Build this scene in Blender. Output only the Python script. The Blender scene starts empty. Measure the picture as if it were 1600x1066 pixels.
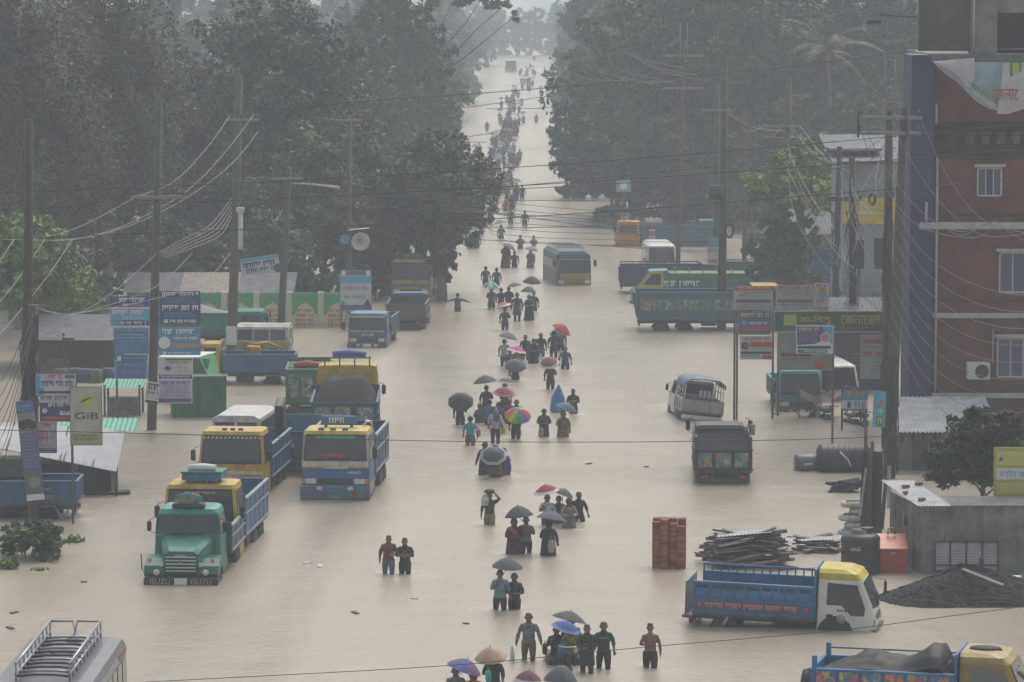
import bpy, bmesh, math, random
import numpy as np
from mathutils import Vector, Matrix

# ------------------------------------------------------------------ camera
F_PX, H_CAM, Y_HOR = 6000.0, 18.0, -30.0        # focal length in photo pixels, metres above the water, horizon row
PITCH = math.atan((533.0 - Y_HOR) / F_PX)
sc = bpy.context.scene
col = sc.collection
cam_d = bpy.data.cameras.new('camera'); cam = bpy.data.objects.new('camera', cam_d); col.objects.link(cam)
cam_d.sensor_width = 36.0; cam_d.lens = 36.0 * F_PX / 1600.0
cam_d.clip_start = 0.5; cam_d.clip_end = 9000
cam.location = (0, 0, H_CAM); cam.rotation_euler = (math.pi / 2 - PITCH, 0, 0)
sc.camera = cam
# ------------------------------------------------------------------ overcast sky and a wide soft sun
w = bpy.data.worlds.new('World'); sc.world = w; w.use_nodes = True
nt = w.node_tree; nt.nodes.clear()
sky = nt.nodes.new('ShaderNodeTexSky'); sky.sky_type = 'NISHITA'; sky.sun_disc = False
SUN_EL, SUN_AZ = math.radians(58), math.radians(20)
sky.sun_elevation = SUN_EL; sky.sun_rotation = SUN_AZ
sky.air_density = 2.0; sky.dust_density = 6.0; sky.ozone_density = 1.0
hs = nt.nodes.new('ShaderNodeHueSaturation'); hs.inputs['Saturation'].default_value = 0.5   # cloud cover greys the sky
bg = nt.nodes.new('ShaderNodeBackground'); bg.inputs['Strength'].default_value = 0.12
wo = nt.nodes.new('ShaderNodeOutputWorld')
nt.links.new(sky.outputs[0], hs.inputs['Color']); nt.links.new(hs.outputs[0], bg.inputs['Color']); nt.links.new(bg.outputs[0], wo.inputs[0])
sun_d = bpy.data.lights.new('sun', 'SUN'); sun = bpy.data.objects.new('sun', sun_d); col.objects.link(sun)
sun_d.energy = 1.0; sun_d.angle = math.radians(35); sun_d.color = (1.0, 0.99, 0.975)
sdir = Vector((math.sin(SUN_AZ) * math.cos(SUN_EL), math.cos(SUN_AZ) * math.cos(SUN_EL), math.sin(SUN_EL)))
sun.rotation_euler = sdir.to_track_quat('Z', 'Y').to_euler()
vs = sc.view_settings
vs.view_transform = 'Standard'; vs.look = 'None'; vs.exposure = 0.36; vs.gamma = 1.0; vs.use_curve_mapping = False
sc.render.engine = 'CYCLES'
cy = sc.cycles
cy.max_bounces = 6; cy.diffuse_bounces = 2; cy.glossy_bounces = 2; cy.transmission_bounces = 3; cy.transparent_max_bounces = 8
cy.volume_bounces = 1; cy.use_denoising = True
cy.caustics_reflective = False; cy.caustics_refractive = False

# ------------------------------------------------------------------ pixel -> place
_fw = Vector((0, math.cos(PITCH), -math.sin(PITCH))); _up = Vector((0, math.sin(PITCH), math.cos(PITCH)))
def ray(px, py):
    return _fw * F_PX + Vector((1, 0, 0)) * (px - 800.0) + _up * (533.0 - py)
def G(px, py, z=0.0):                      # the point of height z seen at this photo pixel
    d = ray(px, py); t = (z - H_CAM) / d.z
    return Vector((d.x * t, d.y * t, z))
def AT(px, py, Y):                         # the point at depth Y seen at this photo pixel
    d = ray(px, py); t = Y / d.y
    return Vector((d.x * t, Y, H_CAM + d.z * t))
def PPM(Y): return F_PX / Y                # photo pixels per metre at depth Y

R = math.radians
rng = random.Random(7)

# ------------------------------------------------------------------ materials
_mats = {}
def mat(name, color, rough=0.55, metal=0.0, var=0.12, scale=4.0, bump=0.0, spec=0.5, coat=0.0, dirt=0.0):
    key = (name, tuple(color), rough, metal, var, scale, bump, dirt)
    if key in _mats: return _mats[key]
    m = bpy.data.materials.new(name); m.use_nodes = True; n = m.node_tree; b = n.nodes['Principled BSDF']
    b.inputs['Roughness'].default_value = rough; b.inputs['Metallic'].default_value = metal
    b.inputs['Specular IOR Level'].default_value = spec; b.inputs['Coat Weight'].default_value = coat
    c = (*color, 1.0); b.inputs['Base Color'].default_value = c
    if var > 0 or dirt > 0:
        tc = n.nodes.new('ShaderNodeTexCoord'); ns = n.nodes.new('ShaderNodeTexNoise')
        ns.inputs['Scale'].default_value = scale; ns.inputs['Detail'].default_value = 5; ns.inputs['Roughness'].default_value = 0.65
        n.links.new(tc.outputs['Object'], ns.inputs['Vector'])
        rp = n.nodes.new('ShaderNodeValToRGB'); rp.color_ramp.elements[0].position = 0.3; rp.color_ramp.elements[1].position = 0.7
        lo = [max(0, x * (1 - var * 1.6)) for x in color]; hi = [min(1, x * (1 + var)) for x in color]
        rp.color_ramp.elements[0].color = (*lo, 1); rp.color_ramp.elements[1].color = (*hi, 1)
        n.links.new(ns.outputs['Fac'], rp.inputs[0]); out = rp.outputs[0]
        if dirt > 0:
            n2 = n.nodes.new('ShaderNodeTexNoise'); n2.inputs['Scale'].default_value = scale * 0.6; n2.inputs['Detail'].default_value = 8
            n2.inputs['Roughness'].default_value = 0.75; n2.inputs['Distortion'].default_value = 0.6
            mp = n.nodes.new('ShaderNodeMapping'); mp.inputs['Scale'].default_value = (1, 1, 0.35); mp.inputs['Location'].default_value = (3, 7, 1)
            n.links.new(tc.outputs['Object'], mp.inputs['Vector']); n.links.new(mp.outputs[0], n2.inputs['Vector'])
            r2 = n.nodes.new('ShaderNodeValToRGB'); r2.color_ramp.elements[0].position = 0.5; r2.color_ramp.elements[1].position = 0.72
            r2.color_ramp.elements[0].color = (0, 0, 0, 1); r2.color_ramp.elements[1].color = (dirt, dirt, dirt, 1)
            mx = n.nodes.new('ShaderNodeMixRGB'); mx.inputs[2].default_value = (0.085, 0.065, 0.045, 1)
            fac = r2.outputs[0]; n.links.new(n2.outputs['Fac'], r2.inputs[0])
            if name == 'paint':                    # splashed mud, thicker towards the wheels
                sx = n.nodes.new('ShaderNodeSeparateXYZ'); mr = n.nodes.new('ShaderNodeMapRange'); mr.inputs['From Min'].default_value = 1.5; mr.inputs['From Max'].default_value = 0.6; mr.inputs['To Max'].default_value = 1.1
                ml = n.nodes.new('ShaderNodeMath'); ml.operation = 'MULTIPLY'; ma = n.nodes.new('ShaderNodeMath'); ma.operation = 'ADD'; ma.use_clamp = True
                n.links.new(tc.outputs['Object'], sx.inputs[0]); n.links.new(sx.outputs[2], mr.inputs[0]); n.links.new(mr.outputs[0], ml.inputs[0]); n.links.new(n2.outputs['Fac'], ml.inputs[1])
                n.links.new(ml.outputs[0], ma.inputs[0]); n.links.new(fac, ma.inputs[1]); fac = ma.outputs[0]
            n.links.new(fac, mx.inputs[0]); n.links.new(out, mx.inputs[1]); out = mx.outputs[0]
        n.links.new(out, b.inputs['Base Color'])
        if bump > 0:
            bp = n.nodes.new('ShaderNodeBump'); bp.inputs['Strength'].default_value = bump; bp.inputs['Distance'].default_value = 0.02
            n.links.new(ns.outputs['Fac'], bp.inputs['Height']); n.links.new(bp.outputs[0], b.inputs['Normal'])
    _mats[key] = m
    return m

def paint(c, d=0.55): return mat('paint', [x * .78 for x in c], 0.45, 0, 0.2, 2.5, 0, 0.4, 0.0, min(.95, d * 1.35))
def cloth(c): return mat('cloth', c, 0.7, 0, 0.35, 9.0, 0.8)
def leafmat(name, c):
    if name in _mats: return _mats[name]
    m = bpy.data.materials.new(name); m.use_nodes = True; n = m.node_tree; b = n.nodes['Principled BSDF']
    b.inputs['Roughness'].default_value = 0.55; b.inputs['Specular IOR Level'].default_value = 0.3
    at = n.nodes.new('ShaderNodeAttribute'); at.attribute_name = 'tint'
    rp = n.nodes.new('ShaderNodeValToRGB')
    rp.color_ramp.elements[0].color = (c[0] * 0.3, c[1] * 0.34, c[2] * 0.4, 1); rp.color_ramp.elements[1].color = (c[0] * 2.3, c[1] * 2.1, c[2] * 1.5, 1)
    n.links.new(at.outputs['Fac'], rp.inputs[0]); n.links.new(rp.outputs[0], b.inputs['Base Color'])
    _mats[name] = m
    return m

BLACK = mat('rubber', (0.018, 0.018, 0.02), 0.7)
DARKMETAL = mat('dark_metal', (0.035, 0.035, 0.038), 0.5)
STEEL = mat('steel', (0.32, 0.33, 0.34), 0.4, 0.6)
GLASS = mat('windscreen_glass', (0.03, 0.037, 0.045), 0.1, 0, 0.1, 2, 0, 0.55)
CONCRETE = mat('pole_concrete', (0.085, 0.072, 0.064), 0.85, 0, 0.25, 3, 0.2)
WOODPOLE = mat('pole_wood', (0.065, 0.05, 0.04), 0.85, 0, 0.25, 3, 0.2)
WHITE = mat('white_paint', (0.62, 0.62, 0.6), 0.45, 0, 0.08, 2, 0, 0.5, 0, 0.3)

# ------------------------------------------------------------------ mesh builder
class MB:
    def __init__(s): s.v = []; s.f = []; s.m = []; s.sm = []
    def add(s, vs, fs, mi=0, smooth=False):
        o = len(s.v); s.v.extend([tuple(p) for p in vs])
        for f in fs: s.f.append([i + o for i in f]); s.m.append(mi); s.sm.append(smooth)
        return s
    def box(s, a, b, mi=0, bev=0.0, M=None):
        x0, y0, z0 = [min(p, q) for p, q in zip(a, b)]; x1, y1, z1 = [max(p, q) for p, q in zip(a, b)]
        d = min(bev, 0.45 * (x1 - x0), 0.45 * (y1 - y0), 0.45 * (z1 - z0))
        if d <= 0:
            vs = [(x0,y0,z0),(x1,y0,z0),(x1,y1,z0),(x0,y1,z0),(x0,y0,z1),(x1,y0,z1),(x1,y1,z1),(x0,y1,z1)]
            fs = [(0,3,2,1),(4,5,6,7),(0,1,5,4),(1,2,6,5),(2,3,7,6),(3,0,4,7)]
        else:
            vs = []; idx = {}
            X = ((x0, x0 + d), (x1, x1 - d)); Y = ((y0, y0 + d), (y1, y1 - d)); Z = ((z0, z0 + d), (z1, z1 - d))
            for i in (0, 1):
                for j in (0, 1):
                    for k in (0, 1):
                        for ax in range(3):
                            idx[(i, j, k, ax)] = len(vs)
                            vs.append((X[i][0 if ax == 0 else 1], Y[j][0 if ax == 1 else 1], Z[k][0 if ax == 2 else 1]))
            q = lambda *l: tuple(idx[t] for t in l)
            fs = []
            for i in (0, 1):
                f = q((i,0,0,0),(i,1,0,0),(i,1,1,0),(i,0,1,0)); fs.append(f if i else f[::-1])
                f = q((0,i,0,1),(1,i,0,1),(1,i,1,1),(0,i,1,1)); fs.append(f[::-1] if i else f)
                f = q((0,0,i,2),(1,0,i,2),(1,1,i,2),(0,1,i,2)); fs.append(f if i else f[::-1])
            for i in (0, 1):
                for j in (0, 1):
                    f = q((i,j,0,0),(i,j,1,0),(i,j,1,1),(i,j,0,1)); fs.append(f if i ^ j else f[::-1])
                    f = q((i,0,j,0),(i,1,j,0),(i,1,j,2),(i,0,j,2)); fs.append(f[::-1] if i ^ j else f)
                    f = q((0,i,j,1),(1,i,j,1),(1,i,j,2),(0,i,j,2)); fs.append(f if i ^ j else f[::-1])
                    for k in (0, 1):
                        f = q((i,j,k,0),(i,j,k,1),(i,j,k,2)); fs.append(f if (i + j + k) % 2 else f[::-1])
        if M is not None: vs = [tuple(M @ Vector(p)) for p in vs]
        return s.add(vs, fs, mi)
    def prism(s, prof, x0, x1, mi=0, axis='y', M=None):
        # prof: polygon; axis 'y': prof is (x,z) swept along y; 'x': prof is (y,z); 'z': prof is (x,y)
        n = len(prof); mk = {'y': lambda a, b, t: (a, t, b), 'x': lambda a, b, t: (t, a, b), 'z': lambda a, b, t: (a, b, t)}[axis]
        vs = [mk(a, b, x0) for a, b in prof] + [mk(a, b, x1) for a, b in prof]
        fs = [tuple(range(n)), tuple(range(2 * n - 1, n - 1, -1))] + [(i, i + n, (i + 1) % n + n, (i + 1) % n) for i in range(n)]
        if M is not None: vs = [tuple(M @ Vector(p)) for p in vs]
        return s.add(vs, fs, mi)
    def tube(s, pts, r, mi=0, n=8, caps=True, smooth=True):
        pts = [Vector(p) for p in pts]; k = len(pts)
        rs = r if isinstance(r, (list, tuple)) else [r] * k
        vs = []; fs = []
        for i, p in enumerate(pts):
            d = (pts[min(i + 1, k - 1)] - pts[max(i - 1, 0)]).normalized()
            a = Vector((0, 0, 1)) if abs(d.z) < 0.9 else Vector((1, 0, 0))
            u = d.cross(a).normalized(); v_ = d.cross(u).normalized()
            for j in range(n):
                t = 2 * math.pi * j / n
                vs.append(p + (u * math.cos(t) + v_ * math.sin(t)) * rs[i])
        for i in range(k - 1):
            for j in range(n):
                fs.append((i * n + j, i * n + (j + 1) % n, (i + 1) * n + (j + 1) % n, (i + 1) * n + j))
        s.add(vs, fs, mi, smooth)
        if caps:
            o = len(s.v) - len(vs)
            s.f.append([o + j for j in range(n)][::-1]); s.m.append(mi); s.sm.append(False)
            s.f.append([o + (k - 1) * n + j for j in range(n)]); s.m.append(mi); s.sm.append(False)
        return s
    def lathe(s, prof, mi=0, n=16, M=None, smooth=True):
        vs = []; fs = []; k = len(prof)
        for (r, z) in prof:
            for j in range(n):
                t = 2 * math.pi * j / n; vs.append((r * math.cos(t), r * math.sin(t), z))
        for i in range(k - 1):
            for j in range(n): fs.append((i * n + j, i * n + (j + 1) % n, (i + 1) * n + (j + 1) % n, (i + 1) * n + j))
        fs.append(tuple(range(n))[::-1]); fs.append(tuple((k - 1) * n + j for j in range(n)))
        if M is not None: vs = [tuple(M @ Vector(p)) for p in vs]
        return s.add(vs, fs, mi, smooth)
    def loft(s, rings, mi=0, closed=True, caps=True, smooth=True):
        n = len(rings[0]); vs = [p for r_ in rings for p in r_]; fs = []
        for i in range(len(rings) - 1):
            for j in range(n if closed else n - 1):
                fs.append((i * n + j, i * n + (j + 1) % n, (i + 1) * n + (j + 1) % n, (i + 1) * n + j))
        if caps: fs.append(tuple(range(n))[::-1]); fs.append(tuple((len(rings) - 1) * n + j for j in range(n)))
        return s.add(vs, fs, mi, smooth)
    def mesh(s, name, mats):
        me = bpy.data.meshes.new(name); me.from_pydata(s.v, [], s.f)
        for m in (mats if isinstance(mats, (list, tuple)) else [mats]): me.materials.append(m)
        me.polygons.foreach_set('material_index', s.m); me.polygons.foreach_set('use_smooth', s.sm); me.update()
        return me
    def obj(s, name, mats, parent=None, loc=None, rot=None):
        return put(name, s.mesh(name, mats), parent, loc, rot)

def put(name, me, parent=None, loc=None, rot=None):
    o = bpy.data.objects.new(name, me); col.objects.link(o)
    if parent is not None: o.parent = parent
    if loc is not None: o.location = loc
    if rot is not None: o.rotation_euler = rot
    return o
def tag(o, label=None, cat=None, group=None, kind=None):
    if label: o['label'] = label
    if cat: o['category'] = cat
    if group: o['group'] = group
    if kind: o['kind'] = kind
    return o
def thing(name, label, cat, loc, rz=0.0, group=None, tilt=(0, 0)):
    o = bpy.data.objects.new(name, None); col.objects.link(o); o.empty_display_size = 0.1
    o.location = loc; o.rotation_euler = (tilt[0], tilt[1], rz)
    return tag(o, label, cat, group)
def TR(x=0, y=0, z=0, rx=0, ry=0, rz=0):
    return Matrix.Translation((x, y, z)) @ Matrix.Rotation(rz, 4, 'Z') @ Matrix.Rotation(ry, 4, 'Y') @ Matrix.Rotation(rx, 4, 'X')
# ================================================================== SETTING
def flood_material():
    m = bpy.data.materials.new('flood_water'); m.use_nodes = True; n = m.node_tree; b = n.nodes['Principled BSDF']
    tc = n.nodes.new('ShaderNodeTexCoord')
    mp = n.nodes.new('ShaderNodeMapping'); mp.inputs['Scale'].default_value = (1.0, 0.16, 1); n.links.new(tc.outputs['Object'], mp.inputs[0])
    n1 = n.nodes.new('ShaderNodeTexNoise'); n1.inputs['Scale'].default_value = 0.11; n1.inputs['Detail'].default_value = 6; n1.inputs['Distortion'].default_value = 1.2
    n.links.new(mp.outputs[0], n1.inputs['Vector'])
    rp = n.nodes.new('ShaderNodeValToRGB'); rp.color_ramp.elements[0].position = 0.32; rp.color_ramp.elements[1].position = 0.7
    rp.color_ramp.elements[0].color = (0.31, 0.266, 0.211, 1); rp.color_ramp.elements[1].color = (0.408, 0.357, 0.295, 1)
    n.links.new(n1.outputs['Fac'], rp.inputs[0]); n.links.new(rp.outputs[0], b.inputs['Base Color'])
    # rain-pocked, slowly flowing surface
    n2 = n.nodes.new('ShaderNodeTexNoise'); n2.inputs['Scale'].default_value = 3.2; n2.inputs['Detail'].default_value = 5; n2.inputs['Roughness'].default_value = 0.7
    m2 = n.nodes.new('ShaderNodeMapping'); m2.inputs['Scale'].default_value = (1.0, 0.8, 1); n.links.new(tc.outputs['Object'], m2.inputs[0]); n.links.new(m2.outputs[0], n2.inputs['Vector'])
    n3 = n.nodes.new('ShaderNodeTexNoise'); n3.inputs['Scale'].default_value = 0.35; n3.inputs['Detail'].default_value = 3
    n.links.new(m2.outputs[0], n3.inputs['Vector'])
    ad = n.nodes.new('ShaderNodeMath'); ad.operation = 'MULTIPLY_ADD'; ad.inputs[1].default_value = 2.5
    n.links.new(n3.outputs['Fac'], ad.inputs[0]); n.links.new(n2.outputs['Fac'], ad.inputs[2])
    bp = n.nodes.new('ShaderNodeBump'); bp.inputs['Strength'].default_value = 0.75; bp.inputs['Distance'].default_value = 0.05
    n.links.new(ad.outputs[0], bp.inputs['Height']); n.links.new(bp.outputs[0], b.inputs['Normal'])
    r3 = n.nodes.new('ShaderNodeMapRange'); r3.inputs['To Min'].default_value = 0.12; r3.inputs['To Max'].default_value = 0.32
    n.links.new(n1.outputs['Fac'], r3.inputs[0]); n.links.new(r3.outputs[0], b.inputs['Roughness'])
    b.inputs['Specular IOR Level'].default_value = 0.35
    return m
mb = MB(); mb.add([(-1500, 20, 0), (1500, 20, 0), (1500, 5000, 0), (-1500, 5000, 0)], [(0, 1, 2, 3)])
FLOOD = flood_material(); tag(mb.obj('flood_water', FLOOD), kind='structure')
# the submerged road bed and the banks that rise out of the water under the trees
def bank_height(x, y):
    # half width of open water by depth (metres); the left side lies further off near the market
    L = np.interp(y, [0, 190, 225, 260, 330, 470, 700, 1500], [-60, -60, -24, -9, -6.2, -6, -4, -3])
    Rr = np.interp(y, [0, 275, 290, 330, 470, 700, 1500], [60, 60, 9, 6, 5.0, 6, 8])
    d = max(L - x, x - Rr)
    return -0.8 + 1.5 * min(1.0, max(0.0, d / 7.0)) + (0.25 * math.sin(x * 0.6) * math.cos(y * 0.13) if d > 4 else 0)
xs = [-1500, -700, -300, -150] + list(np.linspace(-90, 90, 91)) + [150, 300, 700, 1500]
ys = list(np.linspace(20, 180, 9)) + list(np.linspace(190, 600, 60)) + [700, 850, 1000, 1300, 1700, 2500, 5000]
vs_ = [(x, y, bank_height(x, y)) for y in ys for x in xs]; nx = len(xs)
fs_ = [(j * nx + i, j * nx + i + 1, (j + 1) * nx + i + 1, (j + 1) * nx + i) for j in range(len(ys) - 1) for i in range(nx - 1)]
mb = MB(); mb.add(vs_, fs_, 0, True)
tag(mb.obj('ground', mat('muddy_bank', (0.085, 0.085, 0.05), 0.9, 0, 0.4, 0.3)), kind='structure')

# ------------------------------------------------------------------ haze of the downpour
mb = MB(); mb.box((-1510, -10, -2.5), (1510, 5010, 40))
hz = mb.obj('haze', None if False else mat('unused_surface', (0.5, 0.5, 0.5), 0.9, 0, 0))
hm = bpy.data.materials.new('rain_haze'); hm.use_nodes = True; hn = hm.node_tree; hn.nodes.clear()
pv = hn.nodes.new('ShaderNodeVolumePrincipled'); ho = hn.nodes.new('ShaderNodeOutputMaterial')
pv.inputs['Color'].default_value = (0.84, 0.92, 1.0, 1); pv.inputs['Density'].default_value = 0.00085; pv.inputs['Anisotropy'].default_value = 0.0
hn.links.new(pv.outputs[0], ho.inputs['Volume'])
hz.data.materials.clear(); hz.data.materials.append(hm)
tag(hz, 'grey rain haze filling the air above the flood', 'haze', kind='stuff')
# ================================================================== TREES
def leaf_mesh(name, P, N, size, tint, mt, asp=0.5):
    # one bent leaf (two triangles folded on its midrib) per point
    k = len(P); r = np.random.RandomState(len(P) % 997)
    N = N / np.maximum(np.linalg.norm(N, axis=1, keepdims=True), 1e-6)
    a = r.normal(size=(k, 3)); U = np.cross(N, a); U /= np.maximum(np.linalg.norm(U, axis=1, keepdims=True), 1e-6); V = np.cross(N, U)
    s = size[:, None]
    A = P - U * s; B = P + V * s * asp - N * s * 0.25; C = P + U * s; D = P - V * s * asp - N * s * 0.25
    co = np.stack([A, B, C, D], 1).reshape(-1, 3).astype(np.float32)
    me = bpy.data.meshes.new(name)
    me.vertices.add(4 * k); me.vertices.foreach_set('co', co.ravel())
    i0 = (np.arange(k) * 4)[:, None]
    loops = np.concatenate([i0, i0 + 1, i0 + 2, i0, i0 + 2, i0 + 3], 1).ravel().astype(np.int32)
    me.loops.add(6 * k); me.loops.foreach_set('vertex_index', loops)
    me.polygons.add(2 * k); me.polygons.foreach_set('loop_start', (np.arange(2 * k) * 3).astype(np.int32))
    me.update(calc_edges=True)
    at = me.attributes.new('tint', 'FLOAT', 'POINT'); at.data.foreach_set('value', np.repeat(tint, 4).astype(np.float32))
    me.materials.append(mt)
    return me

LEAF = {'dark': leafmat('leaf_dark', (0.022, 0.044, 0.016)), 'mid': leafmat('leaf_mid', (0.04, 0.08, 0.022)),
        'bright': leafmat('leaf_bright', (0.1, 0.165, 0.03)), 'dry': leafmat('leaf_dry', (0.05, 0.055, 0.03)),
        'grey': leafmat('leaf_grey', (0.036, 0.046, 0.034))}
BARK = mat('bark', (0.13, 0.11, 0.09), 0.9, 0, 0.3, 3, 0.3)
BARKPALE = mat('bark_pale', (0.26, 0.24, 0.21), 0.85, 0, 0.3, 2, 0.2)

def crown_points(lobes, n, r, shell=0.55, droop=0.0):
    P = []; N = []; T = []
    vol = np.array([l[3] * l[4] * l[5] for l in lobes]) ** 0.67; cnt = np.maximum(8, (n * vol / vol.sum()).astype(int))
    for (cx, cy_, cz, rx, ry, rz), c in zip(lobes, cnt):
        d = r.normal(size=(c, 3)); d /= np.linalg.norm(d, axis=1, keepdims=True)
        # clumps: directions are pulled towards random twig centres, leaving gaps between
        lt = r.uniform(-.28, .28); tw = r.normal(size=(max(6, c // 55), 3)); tw /= np.linalg.norm(tw, axis=1, keepdims=True)
        k = r.randint(0, len(tw), c); mixw = r.uniform(0.66, 0.95, c)[:, None]
        d = d * (1 - mixw) * 0.55 + tw[k] * mixw; d /= np.linalg.norm(d, axis=1, keepdims=True)
        twr = r.uniform(0.72, 1.14, len(tw)); twt = r.uniform(0.15, 0.85, len(tw))
        rad = (twr[k] * (1 - (1 - shell) * r.uniform(0, 1, c) ** 2.2))[:, None]
        p = d * rad * np.array([rx, ry, rz]) + np.array([cx, cy_, cz])
        p[:, 2] -= droop * r.uniform(0, 1, c) * (1 - np.abs(d[:, 2]))
        P.append(p); N.append(d * 0.7 + r.normal(size=(c, 3)) * 0.6 + np.array([0, 0, 0.35])); T.append(np.clip(twt[k] * .8 + .08 + lt + r.normal(size=c) * 0.12, 0, 1))
    return np.concatenate(P), np.concatenate(N), np.concatenate(T)

def limb(mb, a, b, r0, r1, r, n=5, wob=0.35, sides=7):
    a = Vector(a); b = Vector(b); pts = []; rs = []
    for i in range(n):
        t = i / (n - 1); p = a.lerp(b, t)
        if 0 < i < n - 1: p += Vector((r.uniform(-wob, wob), r.uniform(-wob, wob), r.uniform(-wob, wob) * 0.4))
        pts.append(p); rs.append(r0 + (r1 - r0) * t)
    mb.tube(pts, rs, 0, sides)

def make_tree(name, loc, H, W, label, kind='dark', seed=1, leaves=9000, leaf=0.3, base=0.3, nl=9, group=None, trunk_r=0.28,
              bark=None, shape='round', droop=0.0, lean=0.0, extra=(), cat='tree', depth=None, shell=0.5, asp=0.5):
    r = np.random.RandomState(seed); q = random.Random(seed)
    t = thing(name, label, cat, loc, 0, group)
    depth = depth or W
    cz0 = H * base; hz_ = H - cz0; lobes = []
    for i in range(nl):
        f = (i + 0.5) / nl; z = cz0 + hz_ * (0.16 + 0.70 * f)
        if shape == 'round': prof = math.sin(math.pi * min(0.97, 0.22 + 0.72 * f)) ** 0.7
        elif shape == 'tall': prof = (0.55 + 0.45 * math.sin(math.pi * f)) * (1 - 0.35 * f)
        else: prof = 1.0 - 0.75 * f
        ang = i * 2.4 + q.uniform(-0.5, 0.5); rr = (0.5 * prof * q.uniform(0.55, 0.75))
        s = q.uniform(0.78, 1.15)
        lr = 0.30 * W * s * (0.65 + 0.5 * prof); ld = 0.30 * depth * s * (0.65 + 0.5 * prof)
        lobes.append((math.cos(ang) * rr * W + lean * f * W, math.sin(ang) * rr * depth, z, lr, ld, hz_ * q.uniform(0.15, 0.23) * (1.5 if shape == 'tall' else 1.1)))
    lobes.append((lean * 0.9 * W, 0, cz0 + hz_ * 0.84, 0.27 * W, 0.27 * depth, hz_ * 0.16))
    lobes.append((lean * 0.4 * W, 0, cz0 + hz_ * 0.5, 0.38 * W, 0.38 * depth, hz_ * 0.36))
    for e in extra: lobes.append(tuple(e))
    P, N, T = crown_points(lobes, int(leaves * 1.9), r, shell, droop)
    P[:, 2] = np.maximum(P[:, 2], 0.15)
    size = leaf * .68 * r.uniform(0.6, 1.35, len(P))
    put('crown', leaf_mesh('crown', P, N, size, T, LEAF[kind], asp), t)
    mb = MB(); mb.tube([(0, 0, -1.2), (0.02 * W, 0, H * 0.12), (lean * 0.3 * W, 0.1, H * base), (lean * 0.55 * W, 0, H * (base + 0.3)), (lean * 0.8 * W, 0, H * 0.85)],
                       [trunk_r * 1.35, trunk_r, trunk_r * 0.85, trunk_r * 0.5, trunk_r * 0.12], 0, 9)
    for l in lobes:
        z0 = min(H * (base + 0.22), max(H * base * 0.75, l[2] - l[5] * 1.4))
        limb(mb, (lean * 0.3 * W * (z0 / H), 0, z0), (l[0], l[1], l[2] + 0.2 * l[5]), trunk_r * 0.42, trunk_r * 0.08, q, 5, 0.05 * W)
    mb.obj('trunk', bark or BARK, t)
    return t

def tree_px(name, px, base_y, top_y, w_px, label, z0=0.3, **k):
    p = G(px, base_y, z0); s = PPM(p.y)
    top = AT(px, top_y, p.y); return make_tree(name, p, top.z - z0, w_px / s, label, **k)

GL, GR, GF = 'roadside trees behind the market stalls', 'trees along the road opposite the market', 'trees lining the distant road'
# --- mass beyond the market (the taller, thinner ones first)
tree_px('broad_tree', 30, 505, -60, 300, 'tall grey-green tree rising behind the market yard with hanging twigs', seed=11, kind='grey', leaves=15000, leaf=0.26, shape='tall', base=0.22, nl=12, group=GL, bark=BARKPALE, droop=2.2, asp=0.32)
tree_px('broad_tree', 165, 470, -75, 260, 'tall feathery tree with pale leaning trunk above the grey tin roof', seed=12, kind='grey', leaves=15000, leaf=0.25, shape='tall', base=0.3, nl=12, group=GL, bark=BARKPALE, droop=2.4, asp=0.3)
tree_px('broad_tree', 255, 440, 70, 150, 'slim grey-green tree with drooping twigs beside the big dome-crowned tree', seed=13, kind='grey', leaves=8000, leaf=0.25, shape='tall', base=0.28, nl=8, group=GL, bark=BARKPALE, droop=1.5, asp=0.35)
tree_px('broad_tree', 90, 470, 130, 230, 'bushy mid-height tree under the tall feathery trees', seed=14, kind='dark', leaves=11000, leaf=0.26, base=0.12, group=GL)
tree_px('broad_tree', 432, 425, 2, 300, 'big dome-crowned dark tree above the green painted wall', seed=15, kind='dark', leaves=20000, leaf=0.3, base=0.22, nl=15, group=GL, trunk_r=0.45)
tree_px('broad_tree', 340, 440, 215, 190, 'low dark tree filling the gap over the tin roof', seed=16, kind='dark', leaves=9000, leaf=0.26, base=0.1, group=GL)
tree_px('broad_tree', 505, 450, 195, 200, 'leafy tree with lighter sprays behind the white signboard', seed=17, kind='mid', leaves=12000, leaf=0.25, base=0.1, nl=10, group=GL)
tree_px('broad_tree', 648, 452, 205, 190, 'spreading dark tree leaning out over the flooded road', seed=18, kind='dark', leaves=17000, leaf=0.24, base=0.22, nl=12, group=GL, lean=0.22, droop=0.8,
        extra=((3.2, 0, 6.2, 1.9, 1.8, 1.5), (2.6, -1, 4.6, 1.5, 1.5, 1.2)))
tree_px('broad_tree', 560, 455, 285, 170, 'low bushy tree behind the loudspeaker', seed=19, kind='dry', leaves=9000, leaf=0.22, base=0.05, group=GL)
tree_px('broad_tree', 690, 462, 352, 44, 'small ragged tree hanging over the parked yellow truck', seed=20, kind='dry', leaves=5000, leaf=0.2, base=0.2, nl=6, group=GL)
tree_px('broad_tree', 620, 330, -20, 170, 'tall pale hazy tree beyond the dome-crowned tree, its branch reaching over the road', seed=21, kind='mid', leaves=12000, leaf=0.34, base=0.25, nl=10, group=GL,
        extra=((4.6, 0, 16.4, 1.5, 1.2, 0.7), (6.6, 0, 16.2, 1.5, 1.2, 0.7), (8.3, 0, 15.7, 1.1, 1.2, 0.6), (9.2, 0, 15.0, 0.5, 0.6, 0.5)))
tree_px('broad_tree', 565, 345, 60, 160, 'hazy round tree behind the dome-crowned tree', seed=22, kind='dark', leaves=9000, leaf=0.34, base=0.15, group=GL)
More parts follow.
